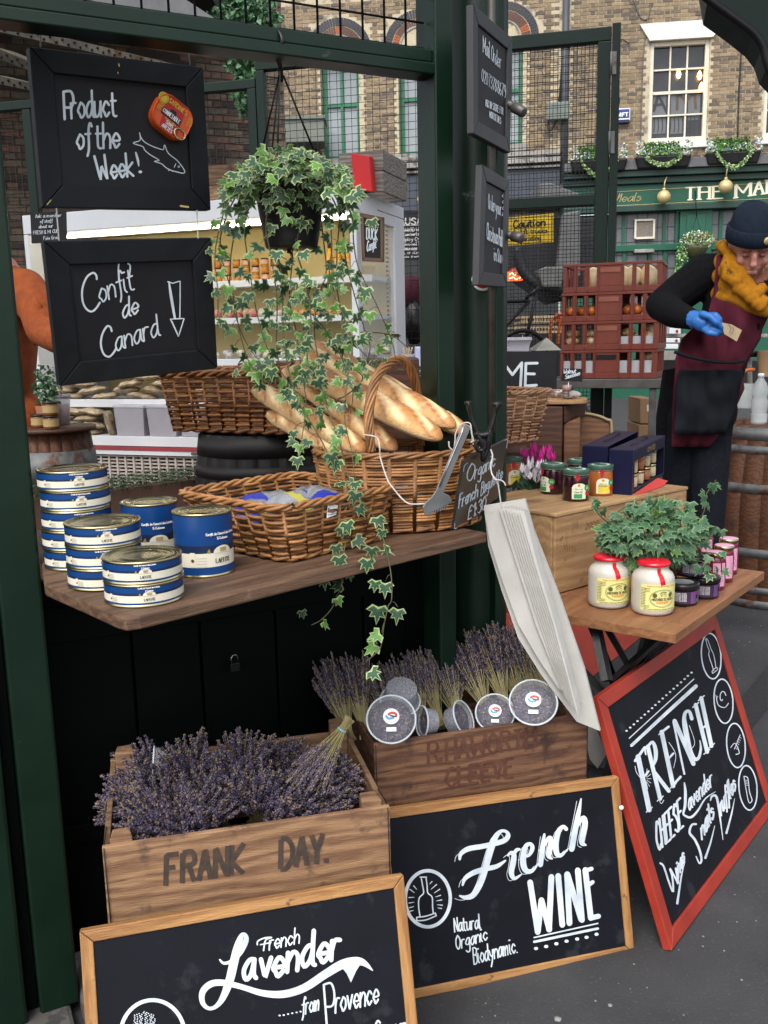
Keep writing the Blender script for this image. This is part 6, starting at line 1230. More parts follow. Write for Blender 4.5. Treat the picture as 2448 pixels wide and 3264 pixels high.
tt, f = flat('small_notice', 'small handwritten black notice starting Ask a member of staff, behind the hanging signs', 'notice', c1((195, 1380), (425, 1365), (430, 1570), (205, 1578)), 4.3, PANEL, .006, hdg=-20)
pen = Pen(f, base=.002); T = lambda st, a, b: pen.text(st, c1(a)[0], c1(b)[0], (0, -11), 1.3)
T('Ask a member', (232, 1412), (400, 1405)); T('of staff', (262, 1446), (342, 1440)); T('about our', (255, 1480), (345, 1473)); T('FRESH & MI CUIT', (218, 1520), (385, 1508)); T('Foie Gras', (285, 1555), (380, 1548)); pen.build(CHALK, tt)
# ================================================================ barrels
def barrel(name, label, P, R, H, wd, hp_, hoops, n=40, group=None, staves=True, bulge=1.22):
    M = frame(P); t = thing(name, label, 'barrel', M=M, group=group); prof = lambda u: R*(1+(bulge-1)*sin(pi*min(max(u, 0), 1)))
    ns = 22
    me = None
    for s_ in range(ns):
        if me is None:
            m = MB(); vs = []
            for j in range(13):
                u = j/12
                for a in (-pi/ns*.99, 0, pi/ns*.99): r = prof(u)*(1 if a == 0 else 1.008); vs.append((r*cos(a), r*sin(a), u*H))
                for a in (pi/ns*.99, -pi/ns*.99): r = prof(u)-.03; vs.append((r*cos(a), r*sin(a), u*H))
            m.add(vs, [(j*5+k, j*5+(k+1) % 5, j*5+5+(k+1) % 5, j*5+5+k) for j in range(12) for k in range(5)]+[(0, 4, 3, 2, 1), (60, 61, 62, 63, 64)], 0, True); me = m.mesh('stave', wd)
        inst('stave', me, M @ MX.Rotation(2*pi*s_/ns, 4, 'Z'), t)
    m = MB(M); m.lathe([(R*.97, H-.03), (.001, H-.03)], n, cap=False); m.build('head', wd, t)
    for u0, u1 in hoops: m = MB(M); m.lathe([(prof(u0)+.001, u0*H), (prof(u0)+.005, u0*H), (prof(u1)+.005, u1*H), (prof(u1)+.001, u1*H)], n, cap=False); m.build('hoop', hp_, t)
    return t
hoopset = ((.0, .05), (.09, .13), (.3, .35), (.65, .7), (.86, .9), (.93, .995))
Bz = atz(2448, 1895, 0); barrel('oak_barrel', 'big brown oak barrel with grey hoops at the right edge carrying a plastic bottle', V((2.1, 4.9, 0)), .3, .95, BARW, HOOP, hoopset)
zb = aty(985, 1400, 2.75).z; zk2 = zk-.012
barrel('dark_barrel', 'black painted barrel under the reddish brown wicker basket', V((-.36, 2.86, zk2-.9)), .2, .9, BARDK, BARDK, hoopset, bulge=1.2)
lb = aty(180, 1376, 3.2); barrel('small_barrel', 'brown barrel with grey hoop behind the tall stack of blue tins', V((lb.x-.035, 3.25, lb.z-.9)), .13, .9, BARW, HOOP, ((.0, .05), (.3, .35), (.65, .7), (.8, .93)), bulge=1.25)
tpz = lb.z-.02
m = MB(frame(V((lb.x-.03, 3.24, lb.z+.001)))); m.lathe([(.15, 0), (.15, .014)], 36); tag(m.build('round_board', DARKW, None), 'round dark wooden top lying on the barrel behind the blue tins', 'board')
HON = mat('honey_brown', (.25, .1, .03), (.16, .06, .02), .3, sc=20, bump=0); tz = lb.z+.0165
jj = jar(.026, .045, HON, DKL, mat('tan_label', (.5, .36, .16), (.42, .3, .13), .5, sc=20, bump=0), 'honey_jar', 'brown jar with tan label, lower one of the little pile on the round board', 'jars on the round board', frame(aty(166, 1384, 3.13))); jj.matrix_basis = frame(V((aty(166, 1384, 3.13).x, 3.13, tz)))
dup(jj, frame(V((aty(163, 1340, 3.13).x, 3.13, tz+.046))), 'brown jar with tan label, upper one of the little pile on the round board')
dup(jj, frame(V((aty(125, 1360, 3.2).x, 3.2, tz))), 'brown jar at the left edge of the round board beside the post')
M = frame(V((aty(196, 1360, 3.3).x, 3.3, tz))); tt = thing('plastic_pot', 'cloudy plastic pot with orange contents behind the little brown jars', 'pot', M=M)
m = MB(M); m.lathe([(.03, .001), (.037, .095)], 20); m.build('pot_body', TUBM, tt); m = MB(M); m.lathe([(.04, .096), (.04, .106)], 20); m.build('lid', TUBM, tt); m = MB(M); m.lathe([(.026, .003), (.032, .07)], 16); m.build('contents', PACKM[1], tt)
t5 = thing('pot_plant', 'small leafy pot plant behind the post above the brown jars', 'plant', aty(150, 1290, 3.2)); m = MB(); clump(m, aty(150, 1240, 3.25), (.05, .05, .09), 160, .022, (0, 1), .3); m.build('foliage', IVYB, t5, kind='stuff')
m = MB(frame(V((aty(150, 1300, 3.25).x, 3.25, tz)))); m.lathe([(.03, 0), (.04, .07)], 16); m.build('pot', mat('terracotta', (.32, .14, .085), (.26, .11, .065), .8, sc=9), t5)
# ================================================================ planter with artificial grass
TERR = mat('terracotta_board', (.36, .2, .15), (.29, .16, .12), .75, sc=5, bump=.1); pl0, pl1 = aty(325, 1556, 2.75), aty(730, 1500, 3.05)
zt_ = min(pl0.z, pl1.z)-.01; ex = V((pl1.x-pl0.x, pl1.y-pl0.y, 0)); M = frame(V((pl0.x, pl0.y, 0)), degrees_(ex)); t = thing('terracotta_counter', 'terracotta coloured low counter panel behind the tins with a strip of artificial grass', 'counter', M=M)
Lg = ex.length; m = MB(M); m.box(-.35, Lg+.15, 0, .05, .2, zt_); m.build('front_panel', TERR, t)
GR = [mat('plastic_grass_a', (.05, .13, .04), (.03, .08, .025), .5, sc=4, bump=0), mat('plastic_grass_b', (.11, .22, .08), None, .5, sc=4, bump=0), mat('plastic_grass_c', (.02, .06, .02), None, .5, bump=0)]
m = MB(M)
for _ in range(6000):
    x = random.uniform(-.3, Lg+.1); a = random.uniform(0, 2*pi); r = .036*sqrt(random.random()); p = V((x, .02+r*cos(a), zt_+.012+r*sin(a)*.8)); d = V((random.gauss(0, .5), random.gauss(-.2, .6), random.gauss(.3, .6))).normalized()*random.uniform(.01, .022); s_ = d.orthogonal().normalized()*.0013; m.add([p-s_, p+s_, p+d], [(0, 1, 2)], random.choice((0, 0, 1, 2)))
tag(m.build('artificial_grass', GR, None), 'strip of artificial grass along the top of the terracotta counter', 'grass strip', kind='stuff')
# dark wooden box behind the bread and the prep table
def wbox(name, label, cat, pts, Y, dep, mt, parent_bev=.004, hdg=None):
    q = [aty(*p, Y) for p in pts]; t = thing(name, label, cat, q[3]); m = MB(t.matrix_basis); m.hexa(q, [p+V((.0, dep, 0)) for p in q]); m.build('box_body', mt, t, bev=parent_bev); return t
wbox('dark_wooden_box', 'dark brown wooden box standing behind the baguettes', 'box', ((757, 1158), (1336, 1142), (1340, 1420), (757, 1420)), 3.15, .3, DARKW)
wbox('prep_counter', 'grey stone counter top with bowls between the basket handle and the column', 'counter', ((1290, 1196), (1420, 1196), (1420, 1420), (1290, 1420)), 3.5, .6, mat('grey_counter', (.16, .17, .19), (.11, .12, .14), .4, sc=6))
P = aty(1338, 1168, 3.6); tt = thing('lilac_box', 'pale lilac plastic box on the counter left of the round column', 'box', P); m = MB(frame(P)); m.box(-.02, .024, 0, .05, 0, .075, tp=.003); m.build('box_body', mat('lilac_plastic', (.5, .52, .75), (.42, .44, .68), .4, sc=4, bump=0), tt, bev=.004)
P = aty(1300, 1170, 3.6); tt = thing('pick_cup', 'clear cup of wooden picks on the counter', 'cup', P); m = MB(frame(P)); m.lathe([(.02, 0), (.026, .05)], 16, cap=False); m.build('cup', TUBM, tt)
for k in range(9): m = MB(frame(P)); a = random.uniform(0, 6.3); m.tube([(0, 0, .005), (.022*cos(a), .02*sin(a), .075)], .0012, 4); m.build('pick', mat('pale_pick', (.65, .5, .28), None, .7), tt)
for i, (px, py) in enumerate(((1338, 1195), (1372, 1186))):
    P = aty(px, py, 3.45); m = MB(frame(P)); m.lathe([(.012, 0), (.03, .016), (.028, .017), (.01, .003)], 20); o = m.build('small_bowl', mat('cream_bowl', (.6, .52, .38), (.5, .42, .3), .5, sc=5), None); tag(o, 'little cream bowl on the grey counter, '+('left', 'right'  )[i]+' one', 'bowl', 'bowls on the grey counter')
# rubbish bag and maroon coat behind the mesh
P = aty(1318, 1030, 6.7); tt = thing('bin_bag', 'black plastic bin bag hanging behind the mesh left of the column', 'bag', P); m = MB(frame(P)); m.ball((0, 0, 0), 1, 14, sx=.08, sy=.07, sz=.15, jit=.15); m.build('bag_film', mat('black_film', (.01, .01, .012), None, .2, sc=30, bump=.8), tt)
P = aty(1312, 930, 6.8); tt = thing('maroon_coat', 'maroon coat hanging behind the mesh left of the column', 'coat', P); m = MB(frame(P)); m.ball((0, 0, 0), 1, 12, sx=.1, sy=.06, sz=.12, jit=.14); m.build('cloth', mat('maroon_cloth', (.1, .015, .03), (.06, .01, .02), .8, sc=12), tt)
# ================================================================ things behind the mesh gate on the right
NEON = mat('red_neon_sign', (1, .08, .02), (1, .05, .01), .4, emit=1.6, bump=0); NEW = mat('warm_neon_letter', (1, .75, .5), (1, .75, .5), .4, emit=2.5, bump=0)
P = aty(1640, 880, 9); tt = thing('neon_sign', 'small glowing red oval sign behind the mesh gate', 'neon sign', P); m = MB(basis(P, V((1, 0, 0)), V((0, 0, 1)), V((0, -1, 0)))); o1 = rrect(.09, .045, .035); k = len(o1); m.add([(x, y, z) for z in (0, .03) for x, y in o1], [tuple(range(k))[::-1], tuple(range(k, 2*k))]+[(i, (i+1) % k, k+(i+1) % k, k+i) for i in range(k)]); m.build('panel', NEON, tt)
pen = Pen(lambda x, y, h: aty(x, y, 8.965-h)); pen.stroke([(1624, 876), (1632, 870), (1640, 878), (1650, 868), (1660, 874)], 3); pen.stroke([(1624, 888), (1636, 884), (1645, 890), (1660, 884)], 3); pen.build([NEW], tt, 'script')
BEIC = mat('beige_crate', (.48, .36, .22), (.36, .26, .15), .7, sc=8)
for i, (xa_, xb_, ya, yb) in enumerate(((1660, 1790, 1004, 1032), (1640, 1790, 1036, 1064))):
    a = aty(xa_, yb, 7.5); b = aty(xb_, ya, 7.5); tt = thing('slatted_crate', 'low beige slatted crate behind the mesh gate, %s of two' % ('upper', 'lower')[i], 'crate', a, group='beige crates behind the gate')
    for z0 in (a.z, b.z-.02): m = MB(); m.box(a.x, b.x, 7.5, 7.9, z0, z0+.018); m.build('rail', BEIC, tt)
    n = 16
    for k in range(n): x_ = a.x+(b.x-a.x)*k/(n-.5); m = MB(); m.box(x_, x_+.011, 7.5, 7.515, a.z+.019, b.z-.021); m.build('slat', BEIC, tt)
t = thing('bicycle', 'black bicycle parked behind the mesh gate', 'bicycle', aty(1665, 1200, 7)); c0 = aty(1665, 1135, 7); R_ = .34*.55; X_ = -1
for q, cx in enumerate((0, -.8)): 
    m = MB(); m.tube([c0+V((cx+R_*cos(a), 0, R_*sin(a))) for a in [2*pi*k/32 for k in range(32)]], .018, 8, closed=True); w = m.build('wheel', IRON, t); m = MB(); m.tube([c0+V((cx, -.02, 0)), c0+V((cx, .02, 0))], .02, 8); m.build('hub', IRON, w)
    for k in range(12): m = MB(); a = 2*pi*k/12; m.tube([c0+V((cx, 0, 0)), c0+V((cx+R_*cos(a), 0, R_*sin(a)))], .0025, 4); m.build('spoke', STEEL, w)
for a, b in (((-.1, .45), (0, 0)), ((-.05, .4), (.35, .0)), ((-.05, .4), (.5, .4)), ((.5, .4), (.35, 0)), ((.35, 0), (.8, 0)), ((.5, .4), (.8, 0)), ((-.02, .42), (-.13, .5))): m = MB(); m.tube([c0+V((-a[0], 0, a[1])), c0+V((-b[0], 0, b[1]))], .014, 8); m.build('frame_tube', IRON, t)
ORT = mat('orange_tube', (.6, .13, .02), None, .4, sc=9)
t = thing('orange_trolley', 'orange tubular trolley frame behind the gate left of the red crates', 'trolley', aty(1770, 1100, 6.9))
for pts in (((1752, 1095), (1755, 1050), (1762, 1015), (1790, 1000)), ((1778, 1100), (1782, 1050), (1790, 1010))): m = MB(); m.wtube(cat_rom([tuple(aty(*p, 6.9)) for p in pts], 5), .012, 8); m.build('tube', ORT, t)
q = [aty(*p, 6.9) for p in ((1770, 998), (1790, 998), (1790, 1030), (1772, 1030))]; m = MB(); m.hexa(q, [p+V((0, .03, 0)) for p in q]); m.build('plate', ORT, t)
DKV = mat('dark_vehicle', (.02, .021, .024), (.013, .014, .016), .4, sc=3); GRV = mat('grey_hood', (.14, .14, .14), (.09, .09, .09), .5, sc=4)
t = thing('forklift_truck', 'dark forklift truck with curved guard behind the mesh gate and caution sign', 'forklift', aty(1700, 1100, 8.5))
def vb(name, pts, Y, d, mt): q = [aty(*p, Y) for p in pts]; m = MB(); m.hexa(q, [p+V((0, d, 0)) for p in q]); m.build(name, mt, t, bev=.01)
vb('body', ((1612, 700), (1930, 690), (1930, 890), (1800, 960), (1640, 850)), 8.6, 1.0, DKV); vb('hood', ((1720, 585), (1760, 583), (1800, 600), (1850, 618), (1845, 630), (1720, 635)), 8.4, .6, GRV)
vb('mast_panel', ((1795, 680), (1850, 670), (1850, 880), (1770, 900)), 8.3, .1, GRV)
m = MB(); m.wtube(cat_rom([tuple(aty(*p, 8.2)) for p in ((1650, 790), (1660, 850), (1690, 890), (1740, 915), (1790, 925))], 5), .045, 10); m.build('guard', DKV, t); vb('seat_shell', ((1715, 860), (1740, 850), (1800, 850), (1790, 915), (1730, 915)), 8.1, .2, GRV)
vb('chassis', ((1640, 1010), (1930, 990), (1930, 1200), (1640, 1200)), 8.8, 1.0, DKV)
for i, (a, lab) in enumerate(((((1700, 985), (1745, 985), (1745, 1003), (1700, 1003)), 'pale rounded lamp housing behind the gate'),)): pass
t = thing('storage_tub', 'clear plastic storage tub on the black lettered board behind the block', 'tub', aty(1650, 1120, 3.6)); q = [aty(*p, 3.6) for p in ((1604, 1082), (1692, 1080), (1686, 1121), (1610, 1121))]; m = MB(); m.hexa(q, [p+V((0, .14, 0)) for p in q]); m.build('tub_body', TUBM, t, bev=.004); q = [aty(*p, 3.58) for p in ((1600, 1076), (1696, 1074), (1694, 1084), (1604, 1086))]; m = MB(); m.hexa(q, [p+V((0, .18, 0)) for p in q]); m.build('lid', TUBM, t, bev=.002)
t = thing('clear_lid', 'clear pyramid shaped plastic lid beside the storage tub', 'lid', aty(1745, 1120, 3.7)); a = [aty(*p, 3.7) for p in ((1706, 1118), (1790, 1116))]; b = [p+V((0, .2, 0)) for p in a]; ap = (a[0]+a[1])/2+V((.01, .1, .05)); m = MB(); m.wadd([a[0], a[1], b[1], b[0], ap], [(0, 1, 4), (1, 2, 4), (2, 3, 4), (3, 0, 4), (0, 3, 2, 1)]); m.build('lid_shell', mat('tinted_lid', (.45, .45, .38), None, .2, alpha=.6), t)
# ================================================================ folding table and what stands on it
ZT2 = .72; tF, tR, tL = atz(2154, 2021, ZT2), atz(2437, 1822, ZT2), atz(1471, 1877, ZT2)
ex = (tR-tF).normalized(); TF = basis(tF, ex, V((0, 0, 1)).cross(ex), V((0, 0, 1))); TW = (tR-tF).length; TD = .66
t = thing('folding_table', 'folding wooden table with black crossed legs carrying the wine box and mustard jars', 'table', M=TF)
def tb(name, x0, x1, y0, y1, z0, z1, mt=TABLEW, bev=.002, par=None, T=TF): m = MB(T); m.box(x0, x1, y0, y1, z0, z1); return m.build(name, mt, par or t, bev=bev)
tb('top_rail', 0, .075, 0, TD, -.025, 0); tb('top_rail', TW-.06, TW, 0, TD, -.025, 0); tb('top_rail', .0765, TW-.0615, 0, .06, -.025, 0); tb('top_rail', .0765, TW-.0615, TD-.06, TD, -.025, 0)
k = .0765; 
n = 5; w_ = (TW-.138-.002)/n
for i in range(n): tb('slat', .0765+i*w_+.001, .0765+(i+1)*w_-.002, .062, TD-.062, -.02, -.002)
def leg(a, b, name='leg', r=.016): m = MB(frame(V((a+b)/2))); m.wtube([a, b], r, 4, flat=.5, smooth=False); m.build(name, IRON, t)
tp = lambda x, y, z=-.03: TF @ V((x, y, z)); gp = lambda x, y: (lambda q: V((q.x, q.y, .01)))(TF @ V((x, y, 0)))
for y in (.27, TD-.08): leg(tp(.1, y), gp(TW-.12, y)); leg(tp(TW-.1, y), gp(.12, y))
leg(gp(.12, .27), gp(.12, TD-.08), 'stretcher', .01); leg(gp(TW-.12, .27), gp(TW-.12, TD-.08), 'stretcher', .01)
# black straps / folded legs seen below the table corner
for a, b, c_, d, r in (((1895, 1975), (1935, 2170), 2.3, 2.2, .016), ((1925, 1985), (2000, 2115), 2.35, 2.3, .016), ((2110, 2025), (1960, 2165), 2.25, 2.3, .022), ((1830, 2110), (1925, 2205), 2.35, 2.25, .014), ((2120, 2040), (2060, 2110), 2.3, 2.35, .012)): leg(aty(*a, c_), aty(*b, d), 'strut', r)
t2 = thing('table_feet_strap', 'thin white crumpled bag scraps hanging below the paper bags', 'paper', aty(1880, 2400, 2.25)); m = MB(t2.matrix_basis)
q = [aty(*p, 2.22) for p in ((1850, 2290), (1900, 2330), (1935, 2400), (1905, 2450), (1880, 2420))]; m.hexa(q, [p+V((.003, .01, 0)) for p in q]); m.build('paper', PAPER, t2); t2.name = 'paper_scrap'
# wine box
ZB = .947; b0 = atz(1779, 1893, ZT2); BH = 40; BX = frame(V((b0.x-.012, b0.y-.012, ZT2+.001)), BH); bw, bd, bh = .64, .34, ZB-ZT2
t = thing('wine_box', 'big pale wooden wine box stamped with faint numbers standing on the folding table', 'box', M=BX)
bb = lambda name, *a, mt=BOXW: tb(name, *a, mt, .0025, t, BX)
bb('front_board', 0, bw, 0, .012, 0, bh-.0105); bb('back_board', 0, bw, bd-.012, bd, 0, bh-.0105); bb('end_board', 0, .014, .0125, bd-.0125, 0, bh-.0105); bb('end_board', bw-.014, bw, .0125, bd-.0125, 0, bh-.0105)
bb('lid_board', -.003, bw+.003, -.003, bd*.33, bh-.01, bh); bb('lid_board', -.003, bw+.003, bd*.33+.002, bd*.68, bh-.01, bh-.0006); bb('lid_board', -.003, bw+.003, bd*.68+.002, bd+.003, bh-.01, bh)
pen = Pen(lambda x, y, h: BX @ V((x, -h, y)), BX, .0006); pen.text('2009', (.13, .165), (.19, .165), (0, .018), .002); pen.stroke([(.23, .03), (.25, .05), (.235, .07)], .002); pen.stroke([(.02, .15), (.03, .16)], .003)
for k in range(5): pen.stroke([(.035+k*.012, .14-k*.004), (.04+k*.012, .12-k*.003)], .0018, False)
pen.build(mat('faded_stamp', (.2, .11, .05), None, .8, bump=0), t)
# jam jars
JAMK = mat('dark_jam', (.035, .006, .012), (.018, .004, .008), .12, sc=9, bump=0, coat=.5); JAMO = mat('orange_jam', (.45, .14, .03), (.3, .08, .02), .12, sc=9, bump=0, coat=.5)
LIDG = mat('green_white_lid', (.05, .12, .08), (.03, .08, .055), .35, sc=30, bump=0); MINT = mat('pale_mint_print', (.6, .7, .62), (.5, .62, .54), .4, sc=30, bump=0); JLAB = mat('jam_label', (.75, .76, .6), (.68, .7, .52), .5, sc=30, bump=0); LGRN = mat('leaf_green_sticker', (.04, .35, .1), None, .4, bump=0); LYEL = mat('yellow_label', (.75, .6, .06), None, .5, bump=0); ORNG = mat('orange_print', (.8, .3, .04), None, .5, bump=0)
def jam(M, body, label, rot=0, alt=False):
    R, H = .0385, .092; t = thing('jam_jar', label, 'jar', M=M, group='jam jars with green lids')
    m = MB(M); m.lathe([(R*.9, 0), (R, .004), (R*.985, .05), (R*.96, .07), (R*.93, .076)], 32); m.build('glass_jar', body, t)
    m = MB(M); m.lathe([(R*1.0, .0765), (R*1.03, .078), (R*1.03, .088), (R*1.0, .0915), (R*.9, .092), (R*.88, .0905), (R*.3, .0905)], 32, mi=(1, 0, 0, 0, 0, 0)); m.build('lid', [LIDG, MINT], t)
    pen = Pen(lambda x, y, h: M @ V((x, y, .0907+h)), M, .0003); pen.stroke([(R*.62*cos(a), R*.62*sin(a)) for a in [2.6+5.2*k/20 for k in range(20)]], .009); pen.build(MINT, t, 'lid_print')
    def cyl(x, y, h): a = -pi/2+rot+x/R; return M @ V((cos(a)*(R*1.006+h), sin(a)*(R*1.006+h), y))
    pen = Pen(cyl, M, .0002)
    def cols(x0, x1, f0, f1, mi, h=.0003, n=10):
        for k in range(n):
            u0, u1 = x0+(x1-x0)*k/n, x0+(x1-x0)*(k+1)/n; pen.mb.wadd([cyl(u0, f0(u0), h), cyl(u1, f0(u1), h), cyl(u1, f1(u1), h), cyl(u0, f1(u0), h)], [(0, 1, 2, 3)], mi)
    cols(-.024, .018, lambda x: .008, lambda x: .042+.012*sqrt(max(0, 1-((x+.003)/.021)**2)), 0)
    cols(-.018, .006 if not alt else .018, lambda x: .01, lambda x: .023 if not alt else .034, 2 if alt else 1, .0006, 6)
    for cx, cy, r, mi in ((.022, .04, .0095, 3), (.022, .024, .0065, 4), (-.004, .048, .004, 5)):
        for k in range(12): a0, a1 = 2*pi*k/12, 2*pi*(k+1)/12; pen.mb.wadd([cyl(cx, cy, .001), cyl(cx+r*cos(a0), cy+r*sin(a0), .001), cyl(cx+r*cos(a1), cy+r*sin(a1), .001)], [(0, 1, 2)], mi)
    pen.base = .0013; pen.text('64', (.018, .037), (.0255, .037), (0, .006), .0009, mi=0); pen.text('Cassis BIO' if not alt else 'Orange', (-.017, .027 if not alt else .03), (.006, .027 if not alt else .03), (0, .004), .0006, mi=6)
    for k in range(2): pen.text('Bonne', (-.014, .036+k*.0) , (.006, .036), (0, .003), .0004, mi=6)
    pen.stroke([(-.008, .076), (-.008, .07), (-.0085, .062)], [.011, .012, .005], False, mi=4)
    pen.build([JLAB, LGRN if not alt else ORNG, LYEL, LGRN, REDL, ORNG, INK], t, 'jar_label'); return t
for (px, py), body, lab, rot, alt in (((1835, 1600), JAMK, 'dark cassis jam jar with round green 64 sticker, frontmost on the wine box', .12, 0), ((1763, 1577), JAMK, 'dark jam jar left of the one with the green 64 sticker', -.9, 0), ((1912, 1582), JAMO, 'orange jam jar with yellow label beside the navy gift boxes', .1, 1), ((1847, 1560), JAMK, 'jam jar behind the other three, only its green lid clear', .4, 0), ((1628, 1552), JAMO, 'jam jar standing alone between the slate price board and the cyclamens', .3, 1)):
    P = atz(px, py, ZB); P += V((P.x, P.y, 0)).normalized()*.03; jam(frame(V((P.x, P.y, ZB+.0015))), body, lab, rot, alt)
# gift boxes
NAVY = mat('navy_gift_card', (.004, .0045, .018), (.009, .01, .045), .35, sc=6, bump=.03, spec=.3)
def gift(fl, bl, fr, top, label, window):
    A = atz(*fl, ZB+.001); B = atz(*bl, ZB+.001); C_ = atz(*fr, ZB+.001); ex = (C_-A).normalized(); L = (C_-A).length; ey = V((0, 0, 1)).cross(ex); Dp = abs((B-A).dot(ey)); H_ = aty(*top, A.y).z-A.z; M = basis(A, ex, ey, V((0, 0, 1)))
    t = thing('gift_box', label, 'gift box', M=M, group='navy gift boxes'); w = lambda n_, *a, mt=NAVY, bev=.001: tb(n_, *a, mt, bev, t, M)
    w('top_card', 0, L, 0, Dp, H_-.002, H_); w('end_card', 0, .002, .0, Dp, 0, H_-.0022); w('end_card', L-.002, L, 0, Dp, 0, H_-.0022); w('back_card', .0022, L-.0022, Dp-.002, Dp, 0, H_-.0022); w('base_card', .0022, L-.0022, .0022, Dp-.0022, 0, .002)
    if window:
        w('front_card', .0022, .03, 0, .002, .002, H_-.0022); w('front_card', L-.012, L-.0022, 0, .002, .002, H_-.0022); w('front_card', .031, L-.0125, 0, .002, H_*.72, H_-.0022); w('front_card', .031, L-.0125, 0, .002, .002, H_*.08)
        for r in range(2):
            for c in range(5):
                J = M @ MX.Translation((.045+c*(L-.07)/4.4, Dp*.42, .004+r*H_*.34)); 
                m = MB(J); m.lathe([(.013, 0), (.0145, .003), (.0145, .034)], 14); j = m.build('small_jar', mat('gift_jar_cream', (.62, .52, .32), (.5, .36, .2), .35, sc=30, bump=0) if (c+r) % 3 else mat('gift_jar_russet', (.4, .14, .05), (.3, .1, .04), .35, sc=30, bump=0), t)
                m = MB(J); m.lathe([(.0155, .0345), (.0155, .041), (.013, .042)], 14); m.build('lid', TIN, j)
        pen = Pen(lambda x, y, h: M @ V((x, -h, y)), M, .0006); pen.text('GIRARD', (L*.42, H_*.8), (L*.66, H_*.8), (0, H_*.11), .0022, smooth=False); pen.build(GOLDINK, t)
    m = MB(M); m.tube([(L*.25, Dp*.5, H_+.001), (L*.32, Dp*.45, H_+.006), (L*.6, Dp*.5, H_+.009), (L*.8, Dp*.55, H_+.003)], .003, 6, flat=.4); m.build('handle_flap', NAVY, t)
gift((2013, 1579), (1941, 1573), (2116, 1515), (2016, 1435), 'navy gift box with a window showing rows of little mustard jars', True)
gift((1935, 1566), (1853, 1562), (2030, 1500), (1927, 1423), 'closed navy gift box just behind the one with the window', False)
ENV = mat('coral_red_envelope', (.6, .07, .06), (.52, .055, .05), .4, sc=5, bump=.05); g = crop(1650, 1330, .3014)
q = [atz(*p, ZB+h) for p, h in zip(g((1235, 808), (1480, 640), (1588, 672), (1530, 728), (1300, 812)), (.003, .018, .012, .004, .003))]
m = MB(frame(q[0])); m.hexa(q, [p-V((0, 0, .0015)) for p in q]); tag(m.build('envelope', ENV, None), 'bright red envelope leaning flat on the wine box by the navy gift boxes', 'envelope')
# cyclamens
PINKP = mat('magenta_petal', (.8, .04, .4), (.7, .03, .32), .5, sc=20, bump=0); WHP = mat('white_petal_b', (.85, .82, .86), (.8, .72, .8), .5, sc=20, bump=0); CYL = mat('cyclamen_leaf', (.03, .08, .04), (.02, .05, .03), .5)
for nm, cx, cy, rx, ry, mt, lab, Y in (('a', 1712, 1455, 55, 26, PINKP, 'magenta pink cyclamen plant behind the jam jars', 3.02), ('b', 1700, 1508, 46, 36, WHP, 'white cyclamen plant just below the pink one', 2.92)):
    P = aty(cx, cy+70, Y); t = thing('cyclamen', lab, 'potted plant', P); m = MB(frame(P)); m.lathe([(.04, -.06), (.055, .0)], 20); m.build('pot', MATS['terracotta'], t)
    m = MB(); clump(m, aty(cx, cy+42, Y), (.07, .05, .03), 90, .035, (0,), .3); m.build('foliage', CYL, t, kind='stuff')
    n = 14
    for i in range(n):
        a = 2*pi*i/n*2.4; r = sqrt((i+.5)/n); F = aty(cx+rx*r*cos(a), cy+ry*r*sin(a), Y+random.uniform(-.03, .03)); m = MB(frame(F))
        for k in range(5):
            b = 2*pi*k/5+random.random(); m.add([(0, 0, -.008), (.012*cos(b-.5), .012*sin(b-.5), .004), (.009*cos(b), .009*sin(b), .025), (.012*cos(b+.5), .012*sin(b+.5), .004)], [(0, 1, 2, 3)], 0, True)
        m.build('flower', mt, t); m = MB(); m.wtube([F, aty(cx, cy+50, Y)], .0012, 4); m.build('stalk', STEM, t)
